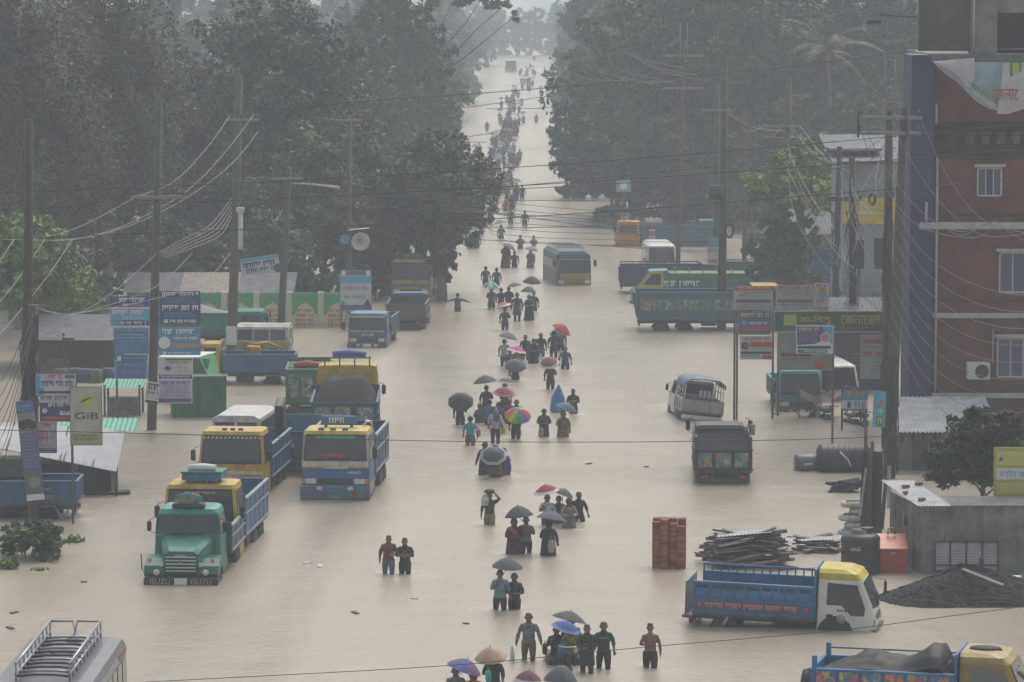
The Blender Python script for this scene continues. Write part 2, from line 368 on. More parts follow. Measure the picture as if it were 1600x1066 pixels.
tree_px('broad_tree', 640, 300, 120, 120, 'mid green tree where the road narrows', seed=23, kind='mid', leaves=8000, leaf=0.34, base=0.06, group=GL)
tree_px('broad_tree', 40, 560, 330, 190, 'bright green leafy tree beside the market poles', seed=24, kind='bright', leaves=7000, leaf=0.24, base=0.25, nl=9, group=GL, shell=0.4)
tree_px('broad_tree', 105, 530, 400, 110, 'small bright green tree over the stall awning', seed=25, kind='bright', leaves=4000, leaf=0.22, base=0.2, nl=6, group=GL)
tree_px('broad_tree', 430, 470, 330, 150, 'shaggy lighter green tree above the painted wall', seed=26, kind='mid', leaves=7000, leaf=0.22, base=0.15, nl=8, group=GL)
tree_px('broad_tree', 205, 452, 325, 150, 'low dense tree between the tin roof and the tall feathery tree', seed=27, kind='dark', leaves=6000, leaf=0.24, base=0.03, nl=9, group=GL)
tree_px('broad_tree', 290, 462, 335, 130, 'low bushy tree right behind the rust-streaked tin roof', seed=28, kind='mid', leaves=5000, leaf=0.24, base=0.03, nl=8, group=GL)
tree_px('broad_tree', 20, 490, 250, 170, 'dense shaded tree behind the bright green market tree', seed=29, kind='dark', leaves=7000, leaf=0.26, base=0.05, nl=9, group=GL)
# --- the line along the distant road, that side
for i, (px, by, ty, wd) in enumerate([(672, 262, 60, 100), (682, 232, 95, 85), (684, 205, 70, 80), (650, 215, 10, 110), (700, 178, 75, 62), (716, 150, 40, 62), (700, 140, -10, 80), (738, 120, 30, 52), (685, 130, -35, 100), (758, 100, 10, 44), (770, 84, 0, 36)]):
    tree_px('avenue_tree', px, by, ty, wd, 'hazy avenue tree fading along the market side of the distant road', seed=40 + i, kind=['mid', 'dark'][i % 2], leaves=4500, leaf=0.42, base=0.08, nl=8, group=GF + ', market side')
# --- the other side
tree_px('broad_tree', 965, 342, 165, 165, 'dense dark tree standing in the water at the bend of the road', seed=61, kind='dark', leaves=16000, leaf=0.3, base=0.1, nl=12, group=GR)
tree_px('broad_tree', 928, 302, 130, 125, 'dark tree whose lower branches touch the water', seed=62, kind='dark', leaves=10000, leaf=0.34, base=0.06, nl=9, group=GR)
tree_px('broad_tree', 1000, 330, -15, 210, 'tall broad tree behind the double crossarm pole', seed=63, kind='mid', leaves=16000, leaf=0.34, base=0.15, nl=14, group=GR)
tree_px('broad_tree', 1090, 335, -60, 230, 'very tall dark tree behind the concrete pole', seed=64, kind='dark', leaves=16000, leaf=0.34, base=0.15, nl=14, group=GR)
tree_px('broad_tree', 1040, 345, 180, 170, 'round dark tree low behind the flooded lorries', seed=65, kind='dark', leaves=10000, leaf=0.3, base=0.08, nl=9, group=GR)
tree_px('broad_tree', 1170, 340, -50, 220, 'tall tree with grey haze in its crown between the poles', seed=66, kind='dark', leaves=14000, leaf=0.34, base=0.12, nl=13, group=GR)
tree_px('broad_tree', 1270, 330, -60, 240, 'tall grey-green tree behind the coconut palm', seed=67, kind='grey', leaves=14000, leaf=0.36, base=0.12, nl=13, group=GR)
tree_px('broad_tree', 1375, 330, -50, 220, 'tall hazy tree next to the unfinished concrete floor', seed=68, kind='dark', leaves=12000, leaf=0.36, base=0.12, nl=12, group=GR)
tree_px('broad_tree', 1150, 352, 205, 150, 'low wide tree behind the transformer poles', seed=69, kind='dark', leaves=9000, leaf=0.3, base=0.06, nl=8, group=GR)
tree_px('broad_tree', 1250, 352, 150, 190, 'mid-height tree behind the yellow shop sign', seed=70, kind='dark', leaves=10000, leaf=0.3, base=0.06, nl=9, group=GR)
tree_px('broad_tree', 1360, 350, 130, 170, 'mid-height tree behind the tin roofed house', seed=71, kind='dark', leaves=9000, leaf=0.3, base=0.06, nl=9, group=GR)
tree_px('broad_tree', 1250, 470, 212, 150, 'bright green broad-leaved tree beside the concrete pole', seed=72, kind='bright', leaves=5500, leaf=0.24, base=0.5, nl=9, group=GR, shell=0.4)
tree_px('broad_tree', 1225, 475, 330, 110, 'small dark green tree behind the roadside signboards', seed=73, kind='mid', leaves=5000, leaf=0.22, base=0.1, nl=7, group=GR)
for i, (px, by, ty, wd) in enumerate([(925, 225, 30, 110), (905, 195, 110, 84), (920, 165, 10, 84), (945, 170, -30, 120), (900, 130, 30, 54), (915, 120, -20, 76), (884, 100, 5, 42), (872, 84, 0, 34), (915, 110, -35, 70)]):
    tree_px('avenue_tree', px, by, ty, wd, 'hazy avenue tree fading along the far bank of the distant road', seed=80 + i, kind=['dark', 'mid'][i % 2], leaves=4500, leaf=0.42, base=0.06, nl=8, group=GF + ', far bank')

# --- coconut palm
def palm(px, base_y, top_y, label):
    p = G(px, base_y, 0.3); top = AT(px, top_y, p.y); H = top.z
    t = thing('coconut_palm', label, 'palm', p, 0)
    mb = MB(); mb.tube([(0, 0, -1), (0.2, 0, H * 0.4), (0.1, 0, H * 0.8), (0, 0, H)], [0.26, 0.19, 0.16, 0.14], 0, 9); mb.obj('trunk', BARK, t)
    q = random.Random(5)
    for i in range(17):
        a = i * 2.399; el = q.uniform(-0.25, 1.2); L = q.uniform(3.6, 4.8); mbf = MB(); prev = Vector((0, 0, H)); pts = [prev]
        d = Vector((math.cos(a) * math.cos(el), math.sin(a) * math.cos(el), math.sin(el)))
        for s in range(9):
            prev = prev + d * (L / 9); pts.append(prev); d = (d + Vector((0, 0, -0.17))).normalized()
        mbf.tube(pts, [0.045 * (1 - 0.09 * s) for s in range(10)], 0, 4)
        for s in range(1, 10):
            for half in (0, 0.5):
                if s == 9 and half: continue
                c = pts[s] if not half else (pts[s] + pts[s + 1]) / 2
                ax = (pts[min(9, s + 1)] - pts[s - 1]).normalized(); sd = ax.cross(Vector((0, 0, 1))).normalized()
                for sg in (-1, 1):
                    ll = 0.95 * math.sin(math.pi * (0.18 + 0.075 * s)); tip = c + sd * sg * ll * 0.8 + ax * ll * 0.45 + Vector((0, 0, -0.35 * ll))
                    mbf.add([c - ax * 0.05, c + ax * 0.05, tip], [(0, 1, 2)])
        mbf.obj('frond', mat('palm_leaf', (0.075, 0.1, 0.035), 0.5, 0, 0.3), t)
palm(1292, 345, 88, 'coconut palm with arching fronds among the tall trees')

# --- far woodland: one mass that nobody could count
def woodland(name, spots, label, seed):
    r = np.random.RandomState(seed); lob = []
    for (px, by, ty, wd) in spots:
        p = G(px, by, 0); s = PPM(p.y); top = AT(px, ty, p.y).z; W = wd / s
        for i in range(7):
            lob.append((p.x + r.uniform(-.4, .4) * W, p.y + r.uniform(-.4, .4) * W, top * r.uniform(0.1, 0.8), W * r.uniform(.25, .4), W * r.uniform(.25, .4), top * r.uniform(.2, .32)))
    P, N, T = crown_points(lob, 60000, r, 0.6)
    P[:, 2] = np.maximum(P[:, 2], 0.1)
    o = put(name, leaf_mesh(name, P, N, 0.75 * r.uniform(0.6, 1.4, len(P)), T, LEAF['dark']))
    return tag(o, label, 'woodland', kind='stuff')
wl = [(x, 110 + (x % 90), -55, 130) for x in range(-60, 740, 62)] + [(x, 230, -40, 150) for x in range(-60, 640, 75)] + [(760, 75, 5, 60), (735, 70, -20, 80)]
woodland('far_woodland', wl, 'distant woodland fading into the rain on the market side', 5)
wr = [(x, 105 + (x % 80), -55, 130) for x in range(910, 1680, 62)] + [(x, 225, -45, 150) for x in range(960, 1680, 75)] + [(885, 75, -10, 50)] + [(x, 92 - (x % 3) * 3, 4 + (x * 7) % 22, 34) for x in range(752, 900, 15)]
woodland('far_woodland', wr, 'distant woodland fading into the rain beyond the far bank', 6)

# --- bushes
def bush(px, base_y, top_y, wd, label, kind='mid', seed=1, leaves=1500, leaf=0.14, cat='bush', name='bush', z0=-0.1, asp=0.4):
    p = G(px, base_y, z0); s = PPM(p.y); H = AT(px, top_y, p.y).z - z0; W = wd / s
    r = np.random.RandomState(seed); q = random.Random(seed)
    t = thing(name, label, cat, p, 0)
    lobes = [(q.uniform(-.32, .32) * W, q.uniform(-.3, .3) * W, H * q.uniform(.25, .7), W * q.uniform(.18, .28), W * q.uniform(.18, .28), H * q.uniform(.22, .34)) for i in range(14)]
    P, N, T = crown_points(lobes, leaves, r, 0.35); P[:, 2] = np.maximum(P[:, 2], 0.02)
    put('foliage', leaf_mesh('foliage', P, N, leaf * r.uniform(.6, 1.4, len(P)), T, LEAF[kind], asp), t)
    mb = MB()
    for l in lobes: limb(mb, (q.uniform(-.1, .1) * W, 0, -0.3), (l[0], l[1], l[2]), 0.035, 0.008, q, 4, 0.06, 5)
    mb.obj('stems', BARK, t)
    return t
# ================================================================== LETTERING
def facing(n):
    n = Vector(n).normalized(); up = Vector((0, 0, 1)); rt = up.cross(n).normalized(); up = n.cross(rt)
    return Matrix((rt, up, n)).transposed().to_4x4()
_txt = {}
def letters(body, h, m, parent, at, n, w=None, name='lettering', out=0.004, thick=None):
    if body not in _txt:
        c = bpy.data.curves.new('t', 'FONT'); c.body = body; c.resolution_u = 2; o = bpy.data.objects.new('t', c)
        me = bpy.data.meshes.new_from_object(o); bpy.data.objects.remove(o); bpy.data.curves.remove(c)
        v = np.array([x.co[:2] for x in me.vertices]); v -= (v.min(0) + v.max(0)) / 2
        _txt[body] = (v, [list(p.vertices) for p in me.polygons]); bpy.data.meshes.remove(me)
    v, f = _txt[body]; ext = v.max(0) - v.min(0); sy = h / ext[1]; sx = (w / ext[0]) if w else sy
    M = Matrix.Translation(at) @ facing(n)
    mb = MB(); mb.add([M @ Vector((p[0] * sx, p[1] * sy, out)) for p in v], f)
    return mb.obj(name, m, parent)
def scribble(mb, x0, x1, y0, y1, q, M, out=0.004, mi=0, wordy=True):
    # a line of print too small to read: head-line bars with strokes hanging from them
    h = y1 - y0; x = x0
    while x < x1 - h * 0.4:
        wl = min(x1 - x, h * q.uniform(1.4, 3.6)); 
        P = lambda a, b: M @ Vector((a, b, out))
        mb.add([P(x, y1 - h * 0.2), P(x + wl, y1 - h * 0.2), P(x + wl, y1), P(x, y1)], [(0, 1, 2, 3)], mi)
        s = x + h * 0.1
        while s < x + wl - h * 0.18:
            t = h * q.uniform(0.16, 0.26); lo = y0 + h * q.choice([0, 0, 0.15, 0.35])
            mb.add([P(s, lo), P(s + t, lo + h * 0.1), P(s + t, y1 - h * 0.2), P(s, y1 - h * 0.2)], [(0, 1, 2, 3)], mi)
            s += h * q.uniform(0.36, 0.55)
        x += wl + h * 0.45
    return mb
def print_line(h, m, parent, at, n, w, seed=1, out=.004):
    q = random.Random(seed); mb = MB(); scribble(mb, -w / 2, w / 2, -h / 2, h / 2, q, Matrix.Translation(at) @ facing(n), out)
    return mb.obj('lettering', m, parent)
def art_material(name, cols, scale):
    if name in _mats: return _mats[name]
    m = bpy.data.materials.new(name); m.use_nodes = True; n = m.node_tree; b = n.nodes['Principled BSDF']; b.inputs['Roughness'].default_value = 0.45
    tc = n.nodes.new('ShaderNodeTexCoord'); vo = n.nodes.new('ShaderNodeTexVoronoi'); vo.inputs['Scale'].default_value = scale
    ns = n.nodes.new('ShaderNodeTexNoise'); ns.inputs['Scale'].default_value = scale * 0.7; ns.inputs['Detail'].default_value = 3
    mx = n.nodes.new('ShaderNodeMixRGB'); mx.inputs[0].default_value = 0.35
    n.links.new(tc.outputs['Object'], mx.inputs[1]); n.links.new(tc.outputs['Object'], ns.inputs['Vector']); n.links.new(ns.outputs['Color'], mx.inputs[2]); n.links.new(mx.outputs[0], vo.inputs['Vector'])
    sp = n.nodes.new('ShaderNodeSeparateColor'); n.links.new(vo.outputs['Color'], sp.inputs[0])
    rp = n.nodes.new('ShaderNodeValToRGB'); rp.color_ramp.interpolation = 'CONSTANT'
    el = rp.color_ramp.elements
    while len(el) < len(cols): el.new(0.5)
    for i, c in enumerate(cols): el[i].position = i / len(cols); el[i].color = (*c, 1)
    n.links.new(sp.outputs[0], rp.inputs[0]); n.links.new(rp.outputs[0], b.inputs['Base Color'])
    _mats[name] = m
    return m

# ================================================================== VEHICLES  (x forward, y left, z up from the road)
BLUE = (0.045, 0.15, 0.34); BLUE2 = (0.06, 0.2, 0.36); NAVY = (0.035, 0.06, 0.16); YEL = (0.58, 0.36, 0.035); LEMON = (0.62, 0.5, 0.06); TEAL = (0.016, 0.2, 0.155)
WHT = (0.62, 0.62, 0.6); CYAN = (0.05, 0.33, 0.38); DARK = (0.03, 0.032, 0.036); GREEN = (0.06, 0.2, 0.09); ORANGE = (0.6, 0.25, 0.03); DBLUE = (0.03, 0.09, 0.18)
AMBER = mat('amber_lens', (0.6, 0.2, 0.03), 0.25); REDLENS = mat('red_lens', (0.45, 0.03, 0.03), 0.25); LAMP = mat('lamp_glass', (0.55, 0.56, 0.55), 0.15)
PLATE_W = mat('plate_white', (0.7, 0.7, 0.68), 0.5); PLATE_G = mat('plate_green', (0.02, 0.25, 0.12), 0.5); CHROME = mat('chrome', (0.6, 0.6, 0.6), 0.2, 0.9)
GOLD = mat('yellow_print', (0.62, 0.45, 0.06), 0.5, 0, 0); REDP = mat('red_print', (0.5, 0.05, 0.04), 0.5, 0, 0); WHITEP = mat('white_print', (0.7, 0.7, 0.7), 0.5, 0, 0)
BLUEP = mat('blue_print', (0.05, 0.07, 0.25), 0.5, 0, 0); GREENP = mat('green_print', (0.03, 0.2, 0.08), 0.5, 0, 0); BLACKP = mat('black_print', (0.02, 0.02, 0.025), 0.5, 0, 0); GREYP = mat('grey_print', (0.2, 0.2, 0.22), 0.5, 0, 0)
ART = art_material('truck_art', [(.03, .17, .15), (.26, .2, .07), (.03, .15, .16), (.3, .29, .25), (.22, .08, .06), (.03, .2, .16), (.04, .07, .1), (.08, .2, .22)], 9.0)
ART2 = art_material('flower_art', [(0.55, 0.2, 0.05), (0.05, 0.17, 0.36), (0.5, 0.4, 0.06), (0.05, 0.17, 0.36), (0.45, 0.08, 0.1), (0.06, 0.3, 0.2)], 9.0)

def slab(mb, c, t, mi=0):
    # c: four corners in order; t: thickness along their normal (outwards)
    c = [Vector(p) for p in c]; n = (c[1] - c[0]).cross(c[3] - c[0]).normalized() * t
    d = [p + n for p in c]
    return mb.add(c + d, [(3, 2, 1, 0), (4, 5, 6, 7), (0, 1, 5, 4), (1, 2, 6, 5), (2, 3, 7, 6), (3, 0, 4, 7)], mi)
_wheels = {}
def wheel(parent, x, y, r, wd, rimcol=(0.2, 0.2, 0.2)):
    k = (round(r, 3), round(wd, 3), rimcol)
    if k not in _wheels:
        M = Matrix.Rotation(math.pi / 2, 4, 'X')
        a = MB().lathe([(r * .55, -wd / 2), (r * .9, -wd / 2), (r, -wd * .36), (r, wd * .36), (r * .9, wd / 2), (r * .55, wd / 2)], 0, 18, M)
        b = MB().lathe([(r * .1, -wd * .34), (r * .56, -wd * .42), (r * .57, wd * .42), (r * .2, wd * .36), (r * .16, wd * .5), (r * .1, wd * .5)], 0, 14, M)
        _wheels[k] = (a.mesh('wheel', BLACK), b.mesh('rim', mat('rim', rimcol, 0.5, 0.3)))
    a, b = _wheels[k]
    o = put('wheel', a, parent, (x, y, r)); put('rim', b, o)
def ringpts(xb, xf, hw, z, rf=0.16, rb=0.06, nseg=3):
    pts = []
    for (cx, cy_, r_, a0) in ((xf - rf, hw - rf, rf, 0), (xb + rb, hw - rb, rb, 90), (xb + rb, -hw + rb, rb, 180), (xf - rf, -hw + rf, rf, 270)):
        for i in range(nseg + 1):
            a = R(a0 + 90 * i / nseg); pts.append(Vector((cx + r_ * math.cos(a), cy_ + r_ * math.sin(a), z)))
    return pts
class Cab:
    def __init__(s, parent, xb, levels, mats, name='cab'):
        # levels: (z, x_front, half_width, material index of the band below)
        s.lv = levels; s.xb = xb
        mb = MB()
        for i in range(len(levels) - 1):
            (z0, f0, h0, m0), (z1, f1, h1, m1) = levels[i], levels[i + 1]
            mb.loft([ringpts(xb, f0, h0, z0), ringpts(xb, f1, h1, z1)], m1, True, False, False)
        top = ringpts(xb, levels[-1][1], levels[-1][2], levels[-1][0]); mb.add(top, [tuple(range(len(top)))], levels[-1][3])
        bot = ringpts(xb, levels[0][1], levels[0][2], levels[0][0]); mb.add(bot, [tuple(range(len(bot)))[::-1]], levels[0][3])
        s.o = mb.obj(name, mats, parent)
    def fx(s, z): return float(np.interp(z, [l[0] for l in s.lv], [l[1] for l in s.lv]))
    def hw(s, z): return float(np.interp(z, [l[0] for l in s.lv], [l[2] for l in s.lv]))
    def front(s, name, z0, z1, y0, y1, m, parent, t=0.02):   # panel on the front face; y as a fraction of the half width
        c = [(s.fx(z0), y0 * s.hw(z0), z0), (s.fx(z0), y1 * s.hw(z0), z0), (s.fx(z1), y1 * s.hw(z1), z1), (s.fx(z1), y0 * s.hw(z1), z1)]
        return slab(MB(), c, t).obj(name, m, parent)
    def side(s, name, x0, x1, z0, z1, sg, m, parent, t=0.02, xt0=None, xt1=None):
        xt0 = x0 if xt0 is None else xt0; xt1 = x1 if xt1 is None else xt1
        c = [(x0, sg * s.hw(z0), z0), (x1, sg * s.hw(z0), z0), (xt1, sg * s.hw(z1), z1), (xt0, sg * s.hw(z1), z1)]
        if sg > 0: c = [c[1], c[0], c[3], c[2]]
        return slab(MB(), c, t).obj(name, m, parent)

def mirror(parent, x, y, z, sg, s=1.0):
    mb = MB(); mb.tube([(x - .05, y, z + .3 * s), (x + .12, y + sg * .16 * s, z + .25 * s), (x + .12, y + sg * .18 * s, z - .2 * s), (x - .03, y, z - .28 * s)], 0.014, 0, 5)
    mb.box((x + .08, y + sg * .1 * s, z - .18 * s), (x + .16, y + sg * .27 * s, z + .2 * s), 0, 0.03)
    return mb.obj('mirror', BLACK, parent)
def wiper(parent, c, z, y0, y1):
    mb = MB()
    for a, b in ((y0, 0.0), (0.05, y1)):
        mb.tube([(c.fx(z) + .04, a, z), (c.fx(z + .1) + .045, b, z + .07)], 0.012, 0, 4)
    mb.obj('wiper', BLACK, parent)

def cabover(t, xf, L, W, zb, zw, zt, low, up, roof, bands=(), grille=None, bumper=None, plate=PLATE_W, visor=False, glasscol=None, lamps=True, lights3=0, rim=None, slope=0.14, doorcol=None, mirrors=True):
    xb = xf - L; hw = W / 2; G_ = glasscol or GLASS
    ml, mu, mr = paint(low), paint(up), paint(roof)
    c = Cab(t, xb, [(zb, xf, hw, 0), (zw, xf, hw, 0), (zt - .14, xf - slope, hw - .07, 1), (zt - .03, xf - slope - .06, hw - .1, 2), (zt, xf - slope - .16, hw - .2, 2)], [ml, mu, mr])
    for (z0, z1, cc) in bands: c.front('stripe', z0, z1, -.97, .97, paint(cc), t, 0.012)
    ws = c.front('windscreen', zw + .03, zt - .17, -.88, .88, G_, t, 0.022)
    fr = MB(); z0, z1 = zw + .03, zt - .17
    P = [(c.fx(z0) + .02, -.9 * c.hw(z0), z0), (c.fx(z0) + .02, .9 * c.hw(z0), z0), (c.fx(z1) + .02, .9 * c.hw(z1), z1), (c.fx(z1) + .02, -.9 * c.hw(z1), z1)]
    for i in range(4): fr.tube([P[i], P[(i + 1) % 4]], 0.028, 0, 5)
    fr.obj('gasket', BLACK, ws)
    wiper(t, c, zw + .05, -.6 * hw, .6 * hw)
    for sg in (-1, 1):
        d = c.side('door', xb + .12, xf - .14, zb + .12, zt - .16, sg, paint(doorcol) if doorcol else mu if up != low else ml, t, 0.012, None, xf - slope - .1)
        c.side('window', xb + .2, xf - .2, zw + .04, zt - .2, sg, G_, d, 0.02, None, xf - slope - .16)
        hd = MB(); hd.box((xb + .22, sg * (hw + .01), zw - .22), (xb + .36, sg * (hw + .035), zw - .17), 0, .008); hd.obj('handle', BLACK, d)
        if mirrors: mirror(t, xf - .05, sg * hw, zw + .3, sg)
    if grille: c.front('grille', grille[0], grille[1], -.5, .5, DARKMETAL if len(grille) < 3 else grille[2], t, 0.03)
    if lamps:
        zl = grille[0] if grille else zb + .3; zh = grille[1] if grille else zb + .5
        for sg in (-1, 1):
            a = c.front('headlight', zl, zh, min(sg * .56, sg * .86), max(sg * .56, sg * .86), LAMP, t, 0.035)
            a2 = c.front('indicator', zl + .01, zh - .01, min(sg * .87, sg * .97), max(sg * .87, sg * .97), AMBER, t, 0.03)
    if bumper:
        z0, z1, bc = bumper; mb = MB(); mb.box((xf - .1, -hw - .02, z0), (xf + .16, hw + .02, z1), 0, 0.04); b = mb.obj('bumper', paint(bc), t)
        for sg in (-1, 1):
            mb = MB(); mb.box((xf + .155, sg * hw * .45 - .09, z1 - .16), (xf + .185, sg * hw * .45 + .09, z1 - .04), 0, .01); mb.obj('fog_lamp', LAMP, b)
        if plate:
            mb = MB(); mb.box((xf + .155, -.2, z0 + .04), (xf + .18, .2, z0 + .19), 0, .005); mb.obj('number_plate', plate, b)
    if lights3:
        for i in range(lights3):
            y = (i - (lights3 - 1) / 2) * .28; mb = MB(); mb.box((xf - slope - .28, y - .09, zt - .02), (xf - slope - .16, y + .09, zt + .07), 0, .03); mb.obj('roof_lamp', BLACK if lights3 == 3 else AMBER, t)
    return c

def bed(t, x0, x1, W, z0, h, colr, headboard=0.25, ribs=6, rails=0, tailgate=True, floor=True, wall=0.06, art=None, railcol=None, tail_open=0.0, sidestyle='ribs', tailart=None, tailcol=None, dirt=.6, farrail=False):
    hw = W / 2; m = paint(colr, dirt); di = mat('bed_floor', (0.09, 0.075, 0.06), 0.7, 0, 0.4, 3)
    mb = MB(); mb.box((x0, -hw, z0 - .12), (x1, hw, z0), 0, .01); mb.obj('bed_floor', di, t)
    for sg in (-1, 1):
        mb = MB(); mb.box((x0, sg * (hw - wall), z0), (x1, sg * hw, z0 + h), 0, 0.012); s = mb.obj('side_panel', m, t)
        if sidestyle != 'none':
            for i in range(ribs + 1):
                x = x0 + .03 + (x1 - x0 - .06) * i / ribs
                MB().box((x - .025, sg * hw, z0 + .04), (x + .025, sg * (hw + (.014 if sidestyle == 'rails2' else .035)), z0 + h - .05), 0, .004).obj('rib', m, s)
            rb = MB(); rb.box((x0 - .002, sg * (hw - wall - .01), z0 + h - .05), (x1 + .002, sg * (hw + .045), z0 + h + .02), 0, .01)
            rb.box((x0 - .002, sg * hw, z0 - .04), (x1 + .002, sg * (hw + .045), z0 + .04), 0, .01)
            if sidestyle == 'rails2': rb.box((x0, sg * hw, z0 + h * .55), (x1, sg * (hw + .042), z0 + h * .6), 0, .008)
            rb.obj('side_rail', paint(railcol) if railcol else m, s)
        if art:
            for i in range(ribs):
                xa = x0 + .06 + (x1 - x0 - .12) * i / ribs + .05; xb_ = x0 + .06 + (x1 - x0 - .12) * (i + 1) / ribs - .05
                pm = MB(); pm.box((xa, sg * hw, z0 + h * art[0]), (xb_, sg * (hw + .012), z0 + h * art[1]), 0); pm.obj('painted_panel', art[2], s)
        if rails and not (farrail and sg < 0):
            for i in range(ribs * 2 + 1):
                x = x0 + .03 + (x1 - x0 - .06) * i / (ribs * 2); p = MB(); p.box((x - .02, sg * (hw - wall), z0 + h), (x + .02, sg * (hw - wall + .04), z0 + h + rails - .02), 0); p.obj('stake', m, s)
            p = MB(); p.box((x0, sg * (hw - wall - .005), z0 + h + rails - .06), (x1, sg * (hw - wall + .05), z0 + h + rails), 0, .008); p.obj('top_rail', m, s)
    if headboard is not None:
        mb = MB(); mb.box((x1, -hw, z0 - .1), (x1 + .06, hw, z0 + h + headboard), 0, .012); mb.obj('headboard', m, t)
    if tailgate:
        mt = paint(tailcol, dirt) if tailcol else m
        M = Matrix.Translation((x0, 0, z0)) @ Matrix.Rotation(-tail_open, 4, 'Y')
        mb = MB(); mb.box((-.06, -hw + .01, 0), (0, hw - .01, h), 0, .012, M); g = mb.obj('tailgate', mt, t)
        mr_ = paint([x * .8 for x in (tailcol or colr)])
        for y in (-hw + .05, -hw * .33, hw * .33, hw - .05): MB().box((-.095, y - .03, .062), (-.06, y + .03, h - .072), 0, .006, M).obj('rib', mr_, g)
        for za, zb_ in ((h - .07, h + .005), (-.01, .06)): MB().box((-.1, -hw + .01, za), (-.055, hw - .01, zb_), 0, .008, M).obj('crossbar', mr_, g)
        if tailart:
            for y0, y1 in ((-hw * .88, -hw * .4), (-hw * .27, hw * .27), (hw * .4, hw * .88)):
                pm = MB(); pm.box((-.075, y0, h * .15), (-.06, y1, h * .85), 0, 0, M); pm.obj('painted_panel', tailart, g)

def chassis(t, x0, x1, W, z, r, axles, dual=True, rim=(0.2, 0.2, 0.2), guard=None):
    hw = W / 2; mb = MB()
    for sg in (-1, 1): mb.box((x0, sg * .4 - .05, z - .22), (x1, sg * .4 + .05, z), 0, .01)
    mb.box(((x0 + x1) / 2 - .3, hw * .45, z - .45), ((x0 + x1) / 2 + .5, hw * .9, z - .08), 0, .05)
    mb.box((x0, -hw * .9, z - .32), (x0 + .08, hw * .9, z - .2), 0, .01)
    for x in axles: mb.tube([(x, -hw + .1, r), (x, hw - .1, r)], .07, 0, 7)
    mb.obj('chassis', DARKMETAL, t)
    for i, x in enumerate(axles):
        for sg in (-1, 1): wheel(t, x, sg * (hw - (.2 if dual and i < len(axles) - 1 else .14)), r, .36 if dual and i < len(axles) - 1 else .22, rim)
    for sg in (-1, 1):
        mb = MB(); mb.box((x0 - .03, sg * hw * .68 - .13, z - .27), (x0, sg * hw * .68 + .13, z - .14), 0, .01); mb.obj('tail_lamp', REDLENS, t)
def guards(t, x, W, r, m=None):
    for sg in (-1, 1):
        mb = MB(); y = sg * (W / 2 - .02)
        pr = [(x - r * 1.35, r * 1.1), (x - r * .8, r * 2.15), (x + r * .8, r * 2.15), (x + r * 1.35, r * 1.1)]
        for a, b in zip(pr, pr[1:]):
            slab(mb, [(a[0], y - .2, a[1]), (b[0], y - .2, b[1]), (b[0], y + .2, b[1]), (a[0], y + .2, a[1])], .02)
        mb.obj('mudguard', m or STEEL, t)
def heap(t, x0, x1, W, z, h, m, name='load', seed=1, lump=.25, taper=.5, vt=.35):
    q = np.random.RandomState(seed); nx_, ny = 22, 16; vs = []
    ph = q.uniform(0, 6, 8)
    for i in range(nx_):
        for j in range(ny):
            u, v = i / (nx_ - 1), j / (ny - 1)
            e = min(1, min(u, 1 - u) / taper * 1.0) ** .7 * min(1, min(v, 1 - v) / vt) ** .7
            b = 1 + lump * (math.sin(5 * u + ph[0]) * math.cos(4 * v + ph[1]) + .5 * math.sin(11 * u + ph[2] + 3 * v) + .3 * math.sin(17 * v + ph[3] + 6 * u))
            vs.append((x0 + (x1 - x0) * u, (v - .5) * W, z + h * e * max(.25, b) * .8))
    fs = [(i * ny + j, (i + 1) * ny + j, (i + 1) * ny + j + 1, i * ny + j + 1) for i in range(nx_ - 1) for j in range(ny - 1)]
    return MB().add(vs, fs, 0, True).obj(name, m, t)
TARP = mat('black_tarpaulin', (0.01, 0.0105, 0.012), 0.55, 0, 0.3, 3, 0.5, .22)
def vehicle(name, label, cat, px, py, yaw, depth, group=None, tilt=(0, 0), dz=0.0):
    # px, py: where the front-most (or rear-most) waterline centre stands; yaw: 0 = facing +x, -90 = facing the camera
    p = G(px, py, 0); p.z = -depth + dz
    return thing(name, label, cat, p, R(yaw), group, tilt)
GT = 'lorries stranded in the flood'

